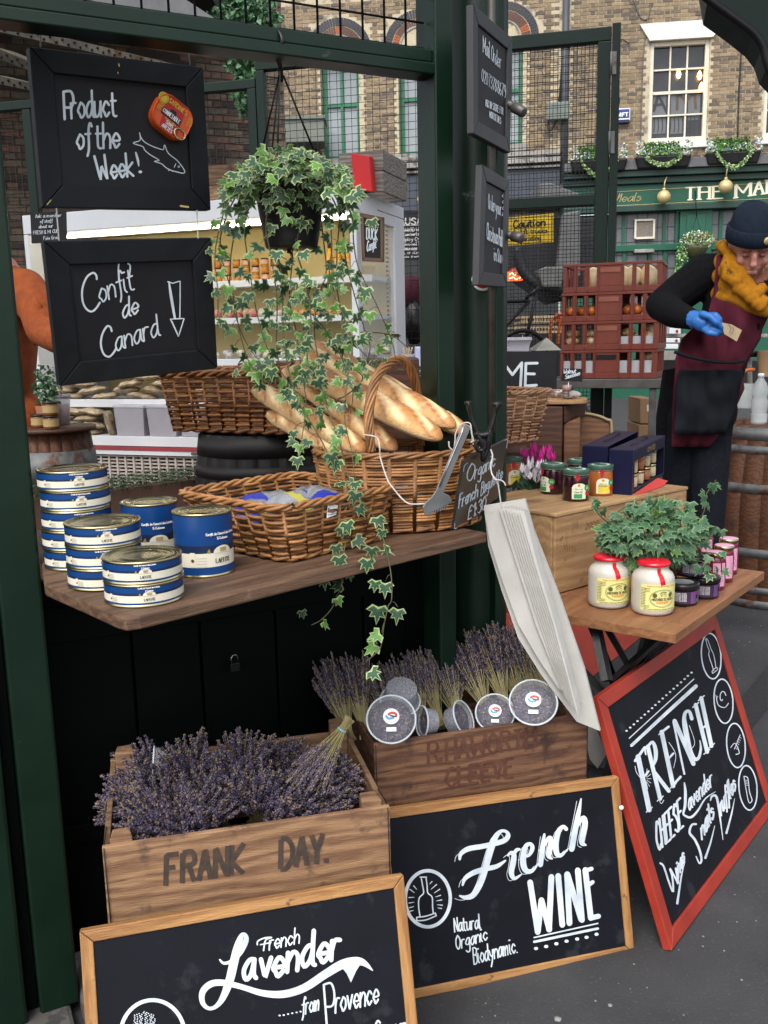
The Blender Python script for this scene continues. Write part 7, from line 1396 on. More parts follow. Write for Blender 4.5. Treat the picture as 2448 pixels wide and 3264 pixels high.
# mustard jars
STON = mat('stoneware_glaze', (.56, .53, .46), (.5, .47, .4), .3, sc=5, bump=.03, coat=.25); WAXR = mat('red_wax_seal', (.62, .008, .022), (.5, .006, .018), .28, sc=40, bump=.5, bsc=70, coat=.4); LEMON = mat('lemon_paper_label', (.72, .7, .28), (.68, .66, .25), .55, sc=20, bump=0); OLIV = mat('olive_ink', (.12, .11, .03), None, .6, bump=0)
for (px, py), rot, lab in (((1938, 1942), .02, 'red sealed stoneware mustard jar with yellow label, left one of the pair'), ((2078, 1964), -.02, 'red sealed stoneware mustard jar with yellow label, nearest the table corner')):
    P = atz(px, py, ZT2); P += V((P.x, P.y, 0)).normalized()*.05; M = frame(V((P.x, P.y, ZT2+.001))); R = .0535
    t = thing('mustard_jar', lab, 'mustard jar', M=M, group='stoneware mustard jars'); m = MB(M); m.lathe([(R*.92, 0), (R*.985, .006), (R, .02), (R, .082), (R*.985, .092), (R*.9, .102), (R*.74, .109), (R*.69, .114), (R*.7, .119), (R*.75, .123), (R*.6, .124)], 48); m.build('stoneware_jar', STON, t)
    m = MB(M); m.lathe([(R*.76, .1225), (R*.79, .125), (R*.79, .129), (R*.7, .134), (R*.4, .137), (.002, .138)], 40); m.build('wax_seal', WAXR, t)
    def cyl(x, y, h, M=M, R=R, rot=rot):
        a = -pi/2+rot+x/R; rr = R if y < .084 else R*(1-(y-.084)*1.2) if y < .096 else R*(.985-(y-.096)*13) if y < .109 else R*.74
        return M @ V((cos(a)*(rr+.0004+h), sin(a)*(rr+.0004+h), y))
    pen = Pen(cyl, M, .0004)
    for k in range(16): u0 = -.045+.115*k/16; u1 = u0+.115/16; pen.mb.wadd([cyl(u0, .014, 0), cyl(u1, .014, 0), cyl(u1, .082, 0), cyl(u0, .082, 0)], [(0, 1, 2, 3)], 0)
    pen.stroke([(.004, .121), (.0045, .108), (.008, .1), (.01, .088), (.012, .08)], [.012, .012, .0125, .013, .013], False, mi=1, cap=False)
    pen.ring((.012, .046), .033, .0225, .0009, mi=2); pen.ring((.012, .046), .031, .0205, .0004, mi=2)
    pen.text('MOUTARDE DE MEAUX', (-.016, .0405), (.04, .0405), (0, .0062), .0013, mi=2, smooth=False); pen.text('POMMERY', (-.004, .0325), (.028, .0325), (0, .0058), .0012, mi=3, smooth=False)
    for cx in (-.009, .033): pen.disc((cx, .054), .0058, .006, mi=2)
    pen.stroke([(.004, .058), (.01, .063), (.02, .061)], .002, mi=2); pen.stroke([(.006, .053), (.013, .058), (.021, .054)], .0015, mi=2); pen.stroke([(.002, .05), (.012, .0525), (.022, .05)], .0006, mi=2)
    pen.text('Exiger la Moutarde de Meaux Pommery', (-.028, .0765), (.05, .0765), (0, .0032), .0006, mi=3)
    for k in range(13): pen.text('mnaeourt nei'[:max(4, 8-abs(k-1) if k < 4 else 4+k % 2 if k < 10 else 7)], (-.043, .071-k*.0041), (-.043+(.022 if k < 3 or k > 10 else .011), .071-k*.0041), (0, .0026), .0005, mi=2)
    pen.text('Cuit Contre Racines Amours de Meaux', (-.036, .0165), (.048, .0165), (0, .003), .0006, mi=2)
    pen.build([LEMON, WAXR, OLIV, ORNG], t, 'printed_label')
# black and purple tins
BLK2 = mat('gloss_black_tin', (.012, .012, .018), None, .22, sc=9, bump=0); PURP = mat('purple_label', (.16, .06, .2), (.11, .04, .14), .35, sc=14, bump=0); DPUR = mat('dark_purple_label', (.045, .025, .06), (.03, .018, .045), .35, sc=14, bump=0); GRT = mat('clear_tin_window', (.35, .37, .33), (.25, .27, .24), .15, sc=30, bump=0)
for (px, py), z, rot, lab in (((2172, 1934), 0, .25, 'black lidded purple tin standing behind the right mustard jar'), ((2240, 1912), 0, .35, 'black lidded purple tin, lower one furthest from the mustard jars'), ((2198, 1850+74), .0585, .2, 'black lidded purple tin on top of the lower two')):
    P = atz(px, py-(10 if z else 0), ZT2); P += V((P.x, P.y, 0)).normalized()*(.04 if not z else .052); M = frame(V((P.x, P.y, ZT2+.001+z))); R = .0415
    t = thing('purple_tin', lab, 'tin', M=M, group='black and purple tins'); m = MB(M); m.lathe([(R*.95, 0), (R, .004), (R, .042)], 36); m.build('tin_body', BLK2, t); m = MB(M); m.lathe([(R*1.06, .0425), (R*1.07, .055), (R*1.02, .0575), (R*.72, .0575), (R*.7, .0565), (.001, .0565)], 36, mi=(0, 0, 0, 0, 1)); m.build('lid', [BLK2, GRT], t)
    def cyl(x, y, h, M=M, R=R, rot=rot): a = -pi/2+rot+x/R; return M @ V((cos(a)*(R+.0004+h), sin(a)*(R+.0004+h), y))
    pen = Pen(cyl, M, .0004)
    for k in range(14):
        u0 = -.05+.1*k/14; u1 = u0+.1/14; pen.mb.wadd([cyl(u0, .007, 0), cyl(u1, .007, 0), cyl(u1, .039, 0), cyl(u0, .039, 0)], [(0, 1, 2, 3)], 0 if k > 6 else 1)
    for k in range(7): pen.text('cmnorea uinste', (-.043, .034-k*.0034), (-.012, .034-k*.0034), (0, .0024), .0005, mi=2)
    pen.stroke([(.021, .012), (.021, .02), (.019, .026), (.021, .032)], [.007, .008, .006, .002], mi=3); pen.stroke([(.021, .013), (.021, .018)], .004, False, mi=4); pen.build([PURP, DPUR, WHITEP, BLK2, LGRN], t, 'printed_label')
# pink jars
RASP = mat('raspberry_contents', (.22, .012, .05), (.14, .008, .03), .15, sc=14, bump=0, coat=.4); PNKL = mat('pink_label', (.7, .36, .5), (.62, .3, .43), .45, sc=9, bump=0)
for (px, py), lab in (((2277, 1884), 'tall raspberry jar with pink label, nearest of the row along the table edge'), ((2303, 1858), 'tall raspberry jar with pink label, second of the row along the table edge'), ((2318, 1832), 'tall raspberry jar with pink label, furthest of the row along the table edge'), ((2240, 1800), 'tall raspberry jar half hidden behind the ivy plant')):
    P = atz(px, py, ZT2); P += V((P.x, P.y, 0)).normalized()*.027; M = frame(V((P.x, P.y, ZT2+.001))); R = .028; jr = thing('raspberry_jar', lab, 'jar', M=M, group='tall raspberry jars')
    m = MB(M); m.lathe([(R*.9, 0), (R, .004), (R, .075), (R*.94, .088), (R*.9, .092)], 28); m.build('glass_jar', RASP, jr); m = MB(M); m.lathe([(R*.96, .0925), (R*.98, .103), (R*.9, .1045), (R*.2, .1045)], 28, mi=(1, 1, 0)); m.build('lid', [PNKL, TIN], jr)
    def cyl(x, y, h, M=M, R=R): a = -pi/2+.5+x/R; return M @ V((cos(a)*(R+.0004+h), sin(a)*(R+.0004+h), y))
    pen = Pen(cyl, M, .0004)
    for k in range(10): u0 = -.03+.036*k/10; u1 = u0+.036/10; pen.mb.wadd([cyl(u0, .012, 0), cyl(u1, .012, 0), cyl(u1, .078, 0), cyl(u0, .078, 0)], [(0, 1, 2, 3)], 0)
    for k in range(9): pen.stroke([(-.026, .07-k*.006), (-.0+random.uniform(-.006, .002), .07-k*.006)], .0014, False, mi=1)
    pen.build([PNKL, RASP], jr, 'printed_label')
# ivy plant on the table
t = thing('ivy_plant', 'bushy green ivy plant in a pot behind the mustard jars', 'potted plant', atz(2090, 1850, ZT2)); P0 = atz(2095, 1846, ZT2)+V((.03, .06, 0))
m = MB(frame(V((P0.x, P0.y, ZT2+.001)))); m.lathe([(.05, 0), (.062, .09), (.066, .09), (.066, .105)], 28); m.build('pot', BLKPL, t)
R0 = random.Random(11); pl2 = []
vn = [[(2080, 1740), (2000, 1700), (1930, 1660), (1890, 1610), (1905, 1590)], [(2080, 1740), (1980, 1760), (1945, 1720), (1920, 1680)], [(2090, 1740), (2040, 1650), (2010, 1610), (1960, 1640)], [(2100, 1730), (2110, 1640), (2130, 1600), (2150, 1605)], [(2110, 1740), (2190, 1680), (2240, 1640), (2250, 1580), (2265, 1555), (2282, 1530)], [(2110, 1750), (2200, 1720), (2270, 1680), (2300, 1690)], [(2110, 1760), (2220, 1760), (2290, 1770), (2300, 1830)], [(2100, 1750), (2050, 1790), (2010, 1790), (1990, 1770)], [(2100, 1750), (2150, 1790), (2240, 1790), (2270, 1830)], [(2090, 1740), (2060, 1680), (2060, 1600), (2045, 1595)], [(2100, 1740), (2180, 1640), (2190, 1610)]]
for v in vn:
    Y0 = 2.44; C_ = [V(p) for p in cat_rom([tuple(aty(q[0], q[1], Y0-.07*min(1, i/2)-R0.uniform(0, .03))) for i, q in enumerate(v)], 5)]; m = MB(); m.wtube(C_, .0017, 5); m.build('vine', STEM, t)
    for c_ in C_[::2]: pl2.append((c_+V((R0.uniform(-.012, .012),)*3),)+leaf_at(c_, 1)[1:3]+(R0.uniform(.024, .038), R0.choice((6, 7, 8, 6, 7, 8, 0))))
for _ in range(300):
    a = R0.uniform(0, 2*pi); r = sqrt(R0.random()); x = 2085+cos(a)*r*165; y = 1700+sin(a)*r*(92 if abs(cos(a)*r) < .7 else 60); q = leaf_at(aty(x, y, 2.4-.08*sqrt(max(0, 1-r*r))+R0.uniform(-.03, .05)), 1)
    pl2.append((q[0], V((cos(a)*.8+R0.gauss(0, .5), -.3, -sin(a)*.6-.5+R0.gauss(0, .4))), V((R0.gauss(0, .3), -1, 1.2+R0.gauss(0, .3))), R0.uniform(.028, .046), R0.choice((6, 7, 8, 6, 7, 8, 6, 3))))
ivy(t, pl2, VAR)
# ================================================================ chopping block and cured sausages
blkz = aty(1740, 1290, 3.25).z
t = thing('chopping_block', 'dark brown wooden cabinet block with a cutting board on top right of the column', 'block', aty(1730, 1480, 3.3))
q0 = [aty(*p, 3.2) for p in ((1560, 1292), (1795, 1296), (1790, 1520), (1560, 1520))]; m = MB(frame(q0[3])); m.hexa(q0, [p+V((.08, .4, 0)) for p in q0]); m.build('cabinet', DARKW, t, bev=.004)
q0 = [aty(*p, 3.2) for p in ((1797, 1294), (1866, 1284), (1862, 1318), (1797, 1350))]; q1 = [p+V((.06, .3, 0)) for p in q0]; m = MB(frame(q0[3])); m.hexa([q0[0]+V((0, -.004, 0)), aty(1868, 1284, 3.35), aty(1864, 1325, 3.35), q0[3]+V((0, -.004, 0))], [q0[0]+V((.03, .3, 0)), aty(1868, 1284, 3.6), aty(1864, 1325, 3.6), q0[3]+V((.03, .3, 0))]); m.build('top_moulding', DARKW, t, bev=.003)
q0 = [aty(*p, 3.22) for p in ((1797, 1352), (1850, 1330), (1848, 1520), (1797, 1520))]; m = MB(frame(q0[3])); m.hexa(q0, [p+V((.03, .3, 0)) for p in q0]); m.build('side_panel', wood('mid_block_wood', (.2, .095, .045), (.12, .05, .024), .55), t, bev=.003)
bM2 = frame(V((aty(1725, 1275, 3.3).x, 3.3, blkz+.004)), -12); m = MB(bM2); o1 = rrect(.16, .09, .06, 6); k = len(o1); m.add([(x, y, z) for z in (0, .014) for x, y in o1], [tuple(range(k))[::-1], tuple(range(k, 2*k))]+[(i, (i+1) % k, k+(i+1) % k, k+i) for i in range(k)])
cbd = m.build('cutting_board', wood('board_beech', (.45, .26, .12), (.34, .18, .075), .5), None, bev=.002); tag(cbd, 'rounded pale cutting board with meat crumbs on the dark block', 'cutting board')
ZC = blkz+.019; SAU = mat('mould_dusted_sausage', (.35, .26, .22), (.16, .075, .055), .8, sc=30, bump=.6, spots=((.6, .57, .52), .5, 40))
for px, Y, r, lab in ((1815, 3.26, .03, 'whitish knobbly dried sausage, front one under the price tag'), (1785, 3.33, .026, 'darker dried sausage half behind the whitish one'), (1755+20, 3.36, .02, 'small end of dried sausage at the back of the board')):
    P = V((aty(px, 1255, Y).x, Y, ZC+.014)); M = frame(P, random.uniform(-10, 10)); m = MB(M); m.ball((0, 0, 0), 1, 14, sx=r*1.35, sy=.02, sz=.015, jit=.06); tag(m.build('dried_sausage', SAU, None), lab, 'sausage', 'dried sausages on the cutting board')
P = V((aty(1806, 1230, 3.22).x, 3.215, ZC+.026)); m = MB(frame(P)); m.lathe([(.016, .002), (.016, .024)], 16); tag(m.build('sausage_piece', mat('cut_salami', (.3, .09, .08), (.45, .3, .26), .5, sc=60, bump=.2), None), 'cut red salami piece standing under the small black price tag', 'salami')
m = MB(bM2)
for _ in range(150): x, y = random.gauss(-.06, .04), random.gauss(0, .028); m.ball((x, y, .016), random.uniform(.0016, .004), 5, sz=.6)
tag(m.build('meat_crumbs', MATS['cut_salami'], None), 'scattered red meat crumbs on the cutting board', 'crumbs', kind='stuff')
t = thing('bench_end', 'rounded brown wooden bench end with pale edge right of the dark block', 'bench', aty(1870, 1500, 3.5)); q = [(1800, 1330), (1850, 1318), (1900, 1324), (1935, 1338), (1949, 1358), (1946, 1520), (1800, 1520)]; a = [aty(*p, 3.45) for p in q]; m = MB(frame(a[-1])); m.hexa(a, [p+V((.02, .05, 0)) for p in a]); m.build('end_panel', MATS['mid_block_wood'], t, bev=.003)
m = MB(); m.wtube(cat_rom([tuple(aty(*p, 3.445)) for p in q[:6]], 4), .006, 6); m.build('edge_piping', mat('tan_piping', (.4, .3, .17), None, .8), t)
wbox('plank_step', 'grey brown weathered plank box between the basket and the cyclamens', 'box', ((1605, 1440), (1690, 1430), (1690, 1540), (1605, 1560)), 3.1, .25, SHELFW)
# ================================================================ red bread crates on a steel table
CRR = mat('brick_red_crate_plastic', (.19, .037, .02), (.15, .028, .015), .45, sc=8, bump=.05, spots=((.3, .08, .05), .3, 12)); CY = 5.2; A0 = aty(1797, 928, CY); A1 = aty(2080, 920, CY); CW = .52; CHh = .152
ctz = aty(1860, 1206, CY).z
def crate_red(M, label):
    t = thing('bread_crate', label, 'crate', M=M, group='stack of red plastic bread crates'); w = lambda n_, *a, bev=.002: tb(n_, *a, CRR, bev, t, M); W_, D_, H_ = CW, .36, CHh
    for y0, y1 in ((0, .012), (D_-.012, D_)):
        w('rim', -.004, W_+.004, y0-.003, y1+.003, H_-.014, H_); w('lower_rail', 0, W_, y0, y1, 0, .03)
        for u0, u1 in ((0, .034), (.108, .152), (.225, .27), (.343, .62), (.70, .743), (.823, .87), (.95, 1)): w('upright', u0*W_, u1*W_, y0+.001, y1-.001, .0305, H_-.0145)
        if y0 == 0:
            for u in (.13, .247, .36, .61, .722, .846): w('rib', u*W_-.003, u*W_+.003, -.008, .0005, .002, H_-.015, bev=0)
            m = MB(M); m.box(W_*.38, W_*.585, -.0035, -.0005, H_-.05, H_-.025); m.build('hand_hold', mat('crate_label_patch', (.32, .1, .06), None, .5) if 'top' in label or 'third' in label else IRON, t, bev=.0)
    for x0_, x1_ in ((0, .012), (W_-.012, W_)):
        w('rim', x0_-.003, x1_+.003, .0125, D_-.0125, H_-.014, H_); w('lower_rail', x0_, x1_, .0125, D_-.0125, 0, .03)
        for v in (.0, .30, .62, .9): w('upright', x0_+.001, x1_-.001, .013+v*(D_-.04), .033+v*(D_-.04), .0305, H_-.0145)
    w('floor', .0125, W_-.0125, .0125, D_-.0125, .002, .006); return t
cfr = []
for i, dx in enumerate((-.012, -.008, -.005, 0)):
    z = ctz+.002+i*(CHh+.002)
    Mx = frame(V((A0.x+dx-.003, A0.y, z)), -22+random.uniform(-1.5, 1.5)); cfr.append(Mx)
    crate_red(Mx, 'red plastic bread crate with %s' % ('pale paper and loaves, bottom of the stack', 'brown buns on paper, third from the top', 'orange tomatoes, second from the top', 'sliced white loaves, top of the stack')[i])
BRD = mat('white_sliced_crust', (.85, .75, .52), (.7, .45, .2), .7, sc=7, bump=.2); BUN = mat('floury_bun', (.5, .32, .15), (.32, .16, .06), .75, sc=10, bump=.3, spots=((.7, .6, .45), .42, 16)); TOM = mat('orange_tomato', (.55, .14, .02), (.45, .1, .015), .25, sc=5, bump=0); LINER = mat('grey_paper_liner', (.5, .5, .52), (.42, .42, .45), .6, sc=12, bump=.5)
def loc(i, x, y, z): return cfr[i] @ MX.Translation((x, y, z))
for k in range(4):
    M = loc(3, (.15, .31, .36, .44)[k], .2, .075); m = MB(M)
    m.lathe([(.01, -.16), (.05, -.155), (.062, -.13), (.064, 0), (.062, .13), (.05, .155), (.01, .16)], 18, T=MX.Rotation(pi/2, 4, 'X')); m.v = [(x*.72, y, z) for x, y, z in m.v]; tag(m.build('loaf', BRD, None), 'long white loaf seen end on in the top crate, '+names[k if k < 2 else k+4], 'bread', 'loaves in the top crate')
for k, x in enumerate((.045, .1, .155, .345, .395, .455)):
    M = loc(2, x, .05+.03*(k % 2), .055); tt = thing('tomato', 'big orange tomato in the second crate, '+('leftmost', 'second from left', 'third from left', 'third from right', 'second from right', 'rightmost')[k], 'tomato', M=M, group='tomatoes in the second crate'); m = MB(M); m.ball((0, 0, 0), .032, 16, sz=.9); m.build('fruit', TOM, tt)
    m = MB(M); [m.add([(0, 0, .029), (.02*cos(a), .02*sin(a), .035), (.03*cos(a+.2), .03*sin(a+.2), .03)], [(0, 1, 2)], 0) for a in [k2*1.05 for k2 in range(6)]]; m.build('green_calyx', IVYB[0], tt)
for lvl, zz0 in ((1, .045), (0, .05)):
    for k in range(9 if lvl else 4):
        x = (.05+(k % 5)*.1 if lvl else .1+k*.1); M = loc(lvl, x, .065+(.05 if lvl == 0 else 0)+.03*(k // 5), zz0+(.045 if k > 4 else 0)); m = MB(M); m.ball((0, 0, 0), .042, 12, sz=.62, jit=.05); tag(m.build('bun', BUN, None), ('brown bun in the %s layer of the third crate' % ('upper' if k > 4 else 'lower') if lvl else 'brown loaf behind the paper in the bottom crate')+', '+(names[:2]+('third from left', 'fourth from left', 'rightmost'))[k % 5], 'bun', 'buns in the third crate' if lvl else 'loaves in the bottom crate')
    m = MB(cfr[lvl]); a, b = (.28, .49) if lvl else (.015, .49); hh = .07 if lvl else .095
    nq = 24; m.add([(a+(b-a)*i/nq, .016+.003*sin(i*2.1), z) for z in (.008, hh) for i in range(nq+1)], [(i, i+1, nq+2+i, nq+1+i) for i in range(nq)], 0, True); tag(m.build('paper_liner', LINER, None), 'grey white paper liner inside the %s crate' % ('third' if lvl else 'bottom'), 'paper liner', 'paper liners in the crates')
for k in range(5):
    lv, z = ((1, .06), (1, .1), (0, .06), (0, .1), (1, .08))[k]; M = loc(lv, .455, .1+.06*(k % 3), z+.01); m = MB(M); m.ball((0, 0, 0), .038, 12, sz=.8, jit=.05); tag(m.build('bread_roll', BUN, None), 'roll showing at the open right end of the %s crate, %s' % ('third' if lv else 'bottom', ('lower', 'upper', 'lower', 'upper', 'back')[k]), 'bread', 'rolls at the crate ends')
STB = frame(V((A0.x, A0.y-.03, 0)), -22); t = thing('steel_table', 'grey steel table with crossed folding legs under the red crates', 'table', M=STB); w = lambda n_, *a, mt=DKSTEEL: tb(n_, *a, mt, .003, t, STB)
w('table_top', -.1, .56, -.02, .5, ctz-.05, ctz)
for x, y in ((.46, .0), (.52, .46), (-.07, .0), (-.07, .46)): w('leg', x, x+.035, y, y+.035, .0, ctz-.052)
for a, b in (((.47, .02, .35), (.0, .02, 1.1)), ((.47, .4, .35), (.0, .4, 1.1))): m = MB(STB); m.tube([a, b], .016, 4, flat=.4, smooth=False); m.build('brace', DKSTEEL, t)
CARD = mat('brown_cardboard', (.36, .23, .12), (.3, .185, .095), .8, sc=6, bump=.1)
for pts, Y, lab in ((((2040, 1270), (2085, 1270), (2085, 1350), (2040, 1350)), 6.1, 'brown cardboard box with a label, upper of two under the steel table'), (((2036, 1354), (2088, 1354), (2088, 1460), (2036, 1460)), 6.1, 'brown cardboard box, lower of two under the steel table'), (((2164, 1420), (2215, 1418), (2215, 1458), (2164, 1462)), 5.3, 'brown cardboard box standing on the red crate behind the man')):
    tt = wbox('cardboard_box', lab, 'box', pts, Y, .3, CARD)
    if 'upper' in lab: m = MB(); q = [aty(*p, Y-.004) for p in ((2062, 1290), (2084, 1290), (2084, 1312), (2062, 1312))]; m.wadd(q, [(0, 1, 2, 3)]); m.build('white_label', WHITEP, tt)
M = frame(V((aty(2120, 1530, 5.2).x, 5.2, aty(2120, 1528, 5.2).z)), -5); crate_red(M, 'red plastic bread crate standing low behind the man holding a cardboard box')
# white cartons on a stall behind
for i, (pts, lab) in enumerate(((((2134, 1042), (2170, 1046), (2170, 1064), (2134, 1064)), 'small white carton, uppermost of those behind the man'), (((2118, 1078), (2168, 1078), (2168, 1092), (2118, 1092)), 'flat white carton with red dot, second behind the man'), (((2120, 1096), (2162, 1096), (2162, 1112), (2120, 1112)), 'flat white carton, third behind the man'), (((2110, 1118), (2158, 1118), (2158, 1148), (2110, 1148)), 'pale grey carton, lowest of those behind the man'))):
    tt = wbox('white_carton', lab, 'carton', pts, 8, .3, WHITE if i < 3 else LEDG)
    if i < 2: m = MB(); m.lathe([(.012, 0), (.012, .002)], 12, T=MX.Translation(aty(pts[1][0]-12, (pts[1][1]+pts[2][1])/2, 7.995)) @ MX.Rotation(pi/2, 4, 'X')); m.build('red_dot', REDL, tt)
wbox('market_stall', 'cream topped stall table behind the man carrying the white cartons', 'stall', ((2100, 1064), (2448, 1064), (2448, 1076), (2100, 1076)), 8.1, .8, LEDG)
wbox('drawer_unit', 'dark drawers of the stall behind the man', 'drawers', ((2095, 1150), (2600, 1150), (2600, 1240), (2095, 1240)), 8.4, .8, DKV)
# bottle, jug and cups by the barrel
P = V((aty(2415, 1310, 4.8).x, 4.78, .955)); M = frame(P); t = thing('water_bottle', 'clear plastic water bottle standing on the oak barrel', 'bottle', M=M); WATB = mat('bottle_plastic', (.75, .78, .78), (.65, .68, .68), .1, sc=6, bump=.1, alpha=.4)
m = MB(M); m.lathe([(.036, 0), (.04, .01), (.04, .045), (.037, .06), (.04, .08), (.041, .12), (.034, .14), (.039, .155), (.04, .18), (.03, .21), (.016, .232), (.014, .24)], 28); m.build('bottle', WATB, t); m = MB(M); m.lathe([(.0155, .24), (.0155, .258), (.012, .26)], 20); m.build('cap', WHITE, t); m = MB(M); m.lathe([(.0405, .012), (.0405, .055)], 28, cap=False); m.build('paper_label', mat('pale_bottle_label', (.5, .52, .52), (.42, .44, .44), .5, sc=8), t)
for i, (px, py, lab, mt) in enumerate(((2435, 1200, 'stack of brown paper cups at the right edge, behind the water bottle', CARD),)):
    P = aty(px, py, 5.0); t = thing('paper_cup', lab, 'cup', P); 
    for k in range(3): m = MB(frame(P+V((0, 0, k*.012)))); m.lathe([(.027, 0), (.04, .11), (.041, .112)], 20, cap=False); m.build('cup', mt, t)
P = aty(2370, 1300, 5.0); t = thing('measuring_jug', 'clear measuring jug with handle behind the man by the barrel', 'jug', P); m = MB(frame(P)); m.lathe([(.04, 0), (.048, .13)], 20, cap=False); m.build('jug', WATB, t); m = MB(frame(P)); m.tube([(-.045, 0, .12), (-.075, 0, .1), (-.07, 0, .03), (-.042, 0, .02)], .006, 6); m.build('handle', WATB, t)
P = aty(2385, 1120, 5.1); t = thing('black_pan', 'black pan with red handle rest behind the man', 'pan', P); m = MB(frame(P)); m.lathe([(.05, -.03), (.09, 0), (.085, 0), (.045, -.026)], 24, cap=False); m.build('pan', IRON, t); m = MB(frame(P)); m.tube([(-.08, 0, 0), (-.13, -.02, .01)], .008, 6); m.build('handle', REDL, t)
m = MB(); m.wtube(cat_rom([tuple(aty(*p, 5.0)) for p in ((2362, 1230), (2365, 1195), (2380, 1180), (2405, 1178))], 5), .009, 8); tag(m.build('orange_hose', ORT, None), 'short curved orange hose by the barrel behind the man', 'hose')
m = MB(); m.wtube([aty(2388, 1100, 5.2), aty(2392, 1290, 5.2)], .014, 8); tag(m.build('stand_pole', LEDG, None), 'pale upright stand pole behind the man', 'pole')
# ================================================================ lavender crates
def bushel(M, W_, D_, H_, label, wd, post=True, name='bushel_crate', two=True):
    t = thing(name, label, 'crate', M=M); w = lambda n_, *a, bev=.002: tb(n_, *a, wd, bev, t, M); hb = H_*.66; zz = ((H_-hb, H_), (.0, H_-hb-.014))
    fb = None
    for z0, z1 in zz:
        o = w('board', 0, W_, 0, .011, z0, z1); fb = fb or o
        w('board', 0, W_, D_-.011, D_, z0, z1-.004); w('board', .001, .012, .0115, D_-.0115, z0, z1-.006); w('board', W_-.012, W_-.001, .0115, D_-.0115, z0, z1-.006)
    for x, y, hh in ((.0125, .0115, .008), (W_-.0525, .0115, .012), (.0125, D_-.0515, .03), (W_-.0525, D_-.0515, .035)):
        m = MB(M); m.add([(x, y, 0), (x+.04, y, 0), (x+.04, y+.04, 0), (x, y+.04, 0), (x, y, H_+hh), (x+.04, y, H_+hh*.8), (x+.034, y+.036, H_+hh), (x+.004, y+.038, H_+hh*.9)], [(0, 3, 2, 1), (4, 5, 6, 7), (0, 1, 5, 4), (1, 2, 6, 5), (2, 3, 7, 6), (3, 0, 4, 7)]); m.build('corner_post', wd, t, bev=.003)
    n = 5
    for i in range(n): w('bottom_slat', .0125+i*(W_-.025)/n, .0125+(i+.92)*(W_-.025)/n, .0115, D_-.0115, .002, .01)
    for x in (.004, W_-.004): m = MB(M); m.tube([(x, -.0025, .004), (x+.001, -.003, H_*.4), (x-.001, -.003, H_-.003), (x, .02, H_+.0025), (x, .08, H_-.003)], .0011, 5); m.build('wire_binding', IRON, t)
    return t, fb
fa, fb_ = atz(325, 2702, .55), atz(1243, 2570, .55); FRM = basis(V((fa.x, fa.y, .277)), V((fb_.x-fa.x, fb_.y-fa.y, 0)).normalized(), V((-(fb_.y-fa.y), fb_.x-fa.x, 0)).normalized(), V((0, 0, 1))); FW_ = (fb_-fa).length
t, fb = bushel(FRM, FW_, .38, .273, 'old wooden bushel crate stencilled Frank Day heaped with dried purple lavender', CRATEW)
fp_ = plane(FRM @ V((0, -.0004, 0)), FRM.to_3x3() @ V((0, -1, 0))); fc = crop(280, 2280, .6028)
pen = Pen(fp_, FRM, .0005); BRAND = mat('black_stencil', (.035, .028, .026), (.075, .05, .036), .8, sc=50, bump=0); BRAND2 = mat('brown_stencil', (.075, .022, .016), (.12, .05, .03), .8, sc=45, bump=0)
pen.text('FRANK', fc((412, 900))[0], fc((822, 835))[0], (2, -96), 16, smooth=True, cap=False); pen.text('DAY.', fc((1018, 812))[0], fc((1275, 775))[0], (2, -94), 16, cap=False); pen.build(BRAND, fb, 'stencil_lettering')
L1 = FRM.copy(); L1.translation.z = .002; bushel(L1, FW_, .38, .27, 'plain wooden bushel crate underneath the Frank Day crate, mostly hidden by the lavender board', CRATEW)
ha, hb_ = atz(1192, 2372, .55), atz(1877, 2275, .55); HRM = basis(V((ha.x, ha.y, .277)), V((hb_.x-ha.x, hb_.y-ha.y, 0)).normalized(), V((-(hb_.y-ha.y), hb_.x-ha.x, 0)).normalized(), V((0, 0, 1))); HW_ = (hb_-ha).length; HD = .3
t, fb = bushel(HRM, HW_, HD, .273, 'reddish brown bushel crate stencilled R Haworth Cleeve holding lavender bunches and tubs', CRATEW2)
hp_ = plane(HRM @ V((0, -.0004, 0)), HRM.to_3x3() @ V((0, -1, 0))); hc = crop(900, 1900, .663); pen = Pen(hp_, HRM, .0005)
pen.text('R.HAWORTH', hc((702, 800))[0], hc((1215, 722))[0], (0, -62), 11, contrast=.45, serif=.6, cap=False); pen.text('CLEEVE', hc((790, 918))[0], hc((1112, 868))[0], (0, -60), 12, contrast=.4, serif=.6, cap=False); pen.build(BRAND2, fb, 'stencil_lettering')
L2 = HRM.copy(); L2.translation.z = .002; bushel(L2, HW_, HD, .27, 'plain wooden bushel crate underneath the Haworth crate, hidden by the wine board', CRATEW2)
LAV = [mat('lavender_bud_a', (.062, .05, .095), (.04, .032, .062), .8, sc=30, bump=0), mat('lavender_bud_b', (.125, .1, .155), (.085, .068, .11), .8, sc=30, bump=0), mat('lavender_bud_c', (.05, .04, .085), None, .8, bump=0), mat('dried_bud_tan', (.25, .17, .12), None, .8, bump=0)]; STRAW = mat('dry_lavender_stem', (.36, .32, .15), (.26, .22, .1), .7, sc=20, bump=0)
def bud(m, p, r, mi):
    r2 = r*.8; vs = [(p.x, p.y, p.z-r*1.2), (p.x+r2, p.y, p.z), (p.x, p.y+r2, p.z), (p.x-r2, p.y, p.z), (p.x, p.y-r2, p.z), (p.x, p.y, p.z+r*1.2)]; m.add(vs, [(0, 2, 1), (0, 3, 2), (0, 4, 3), (0, 1, 4), (5, 1, 2), (5, 2, 3), (5, 3, 4), (5, 4, 1)], mi)
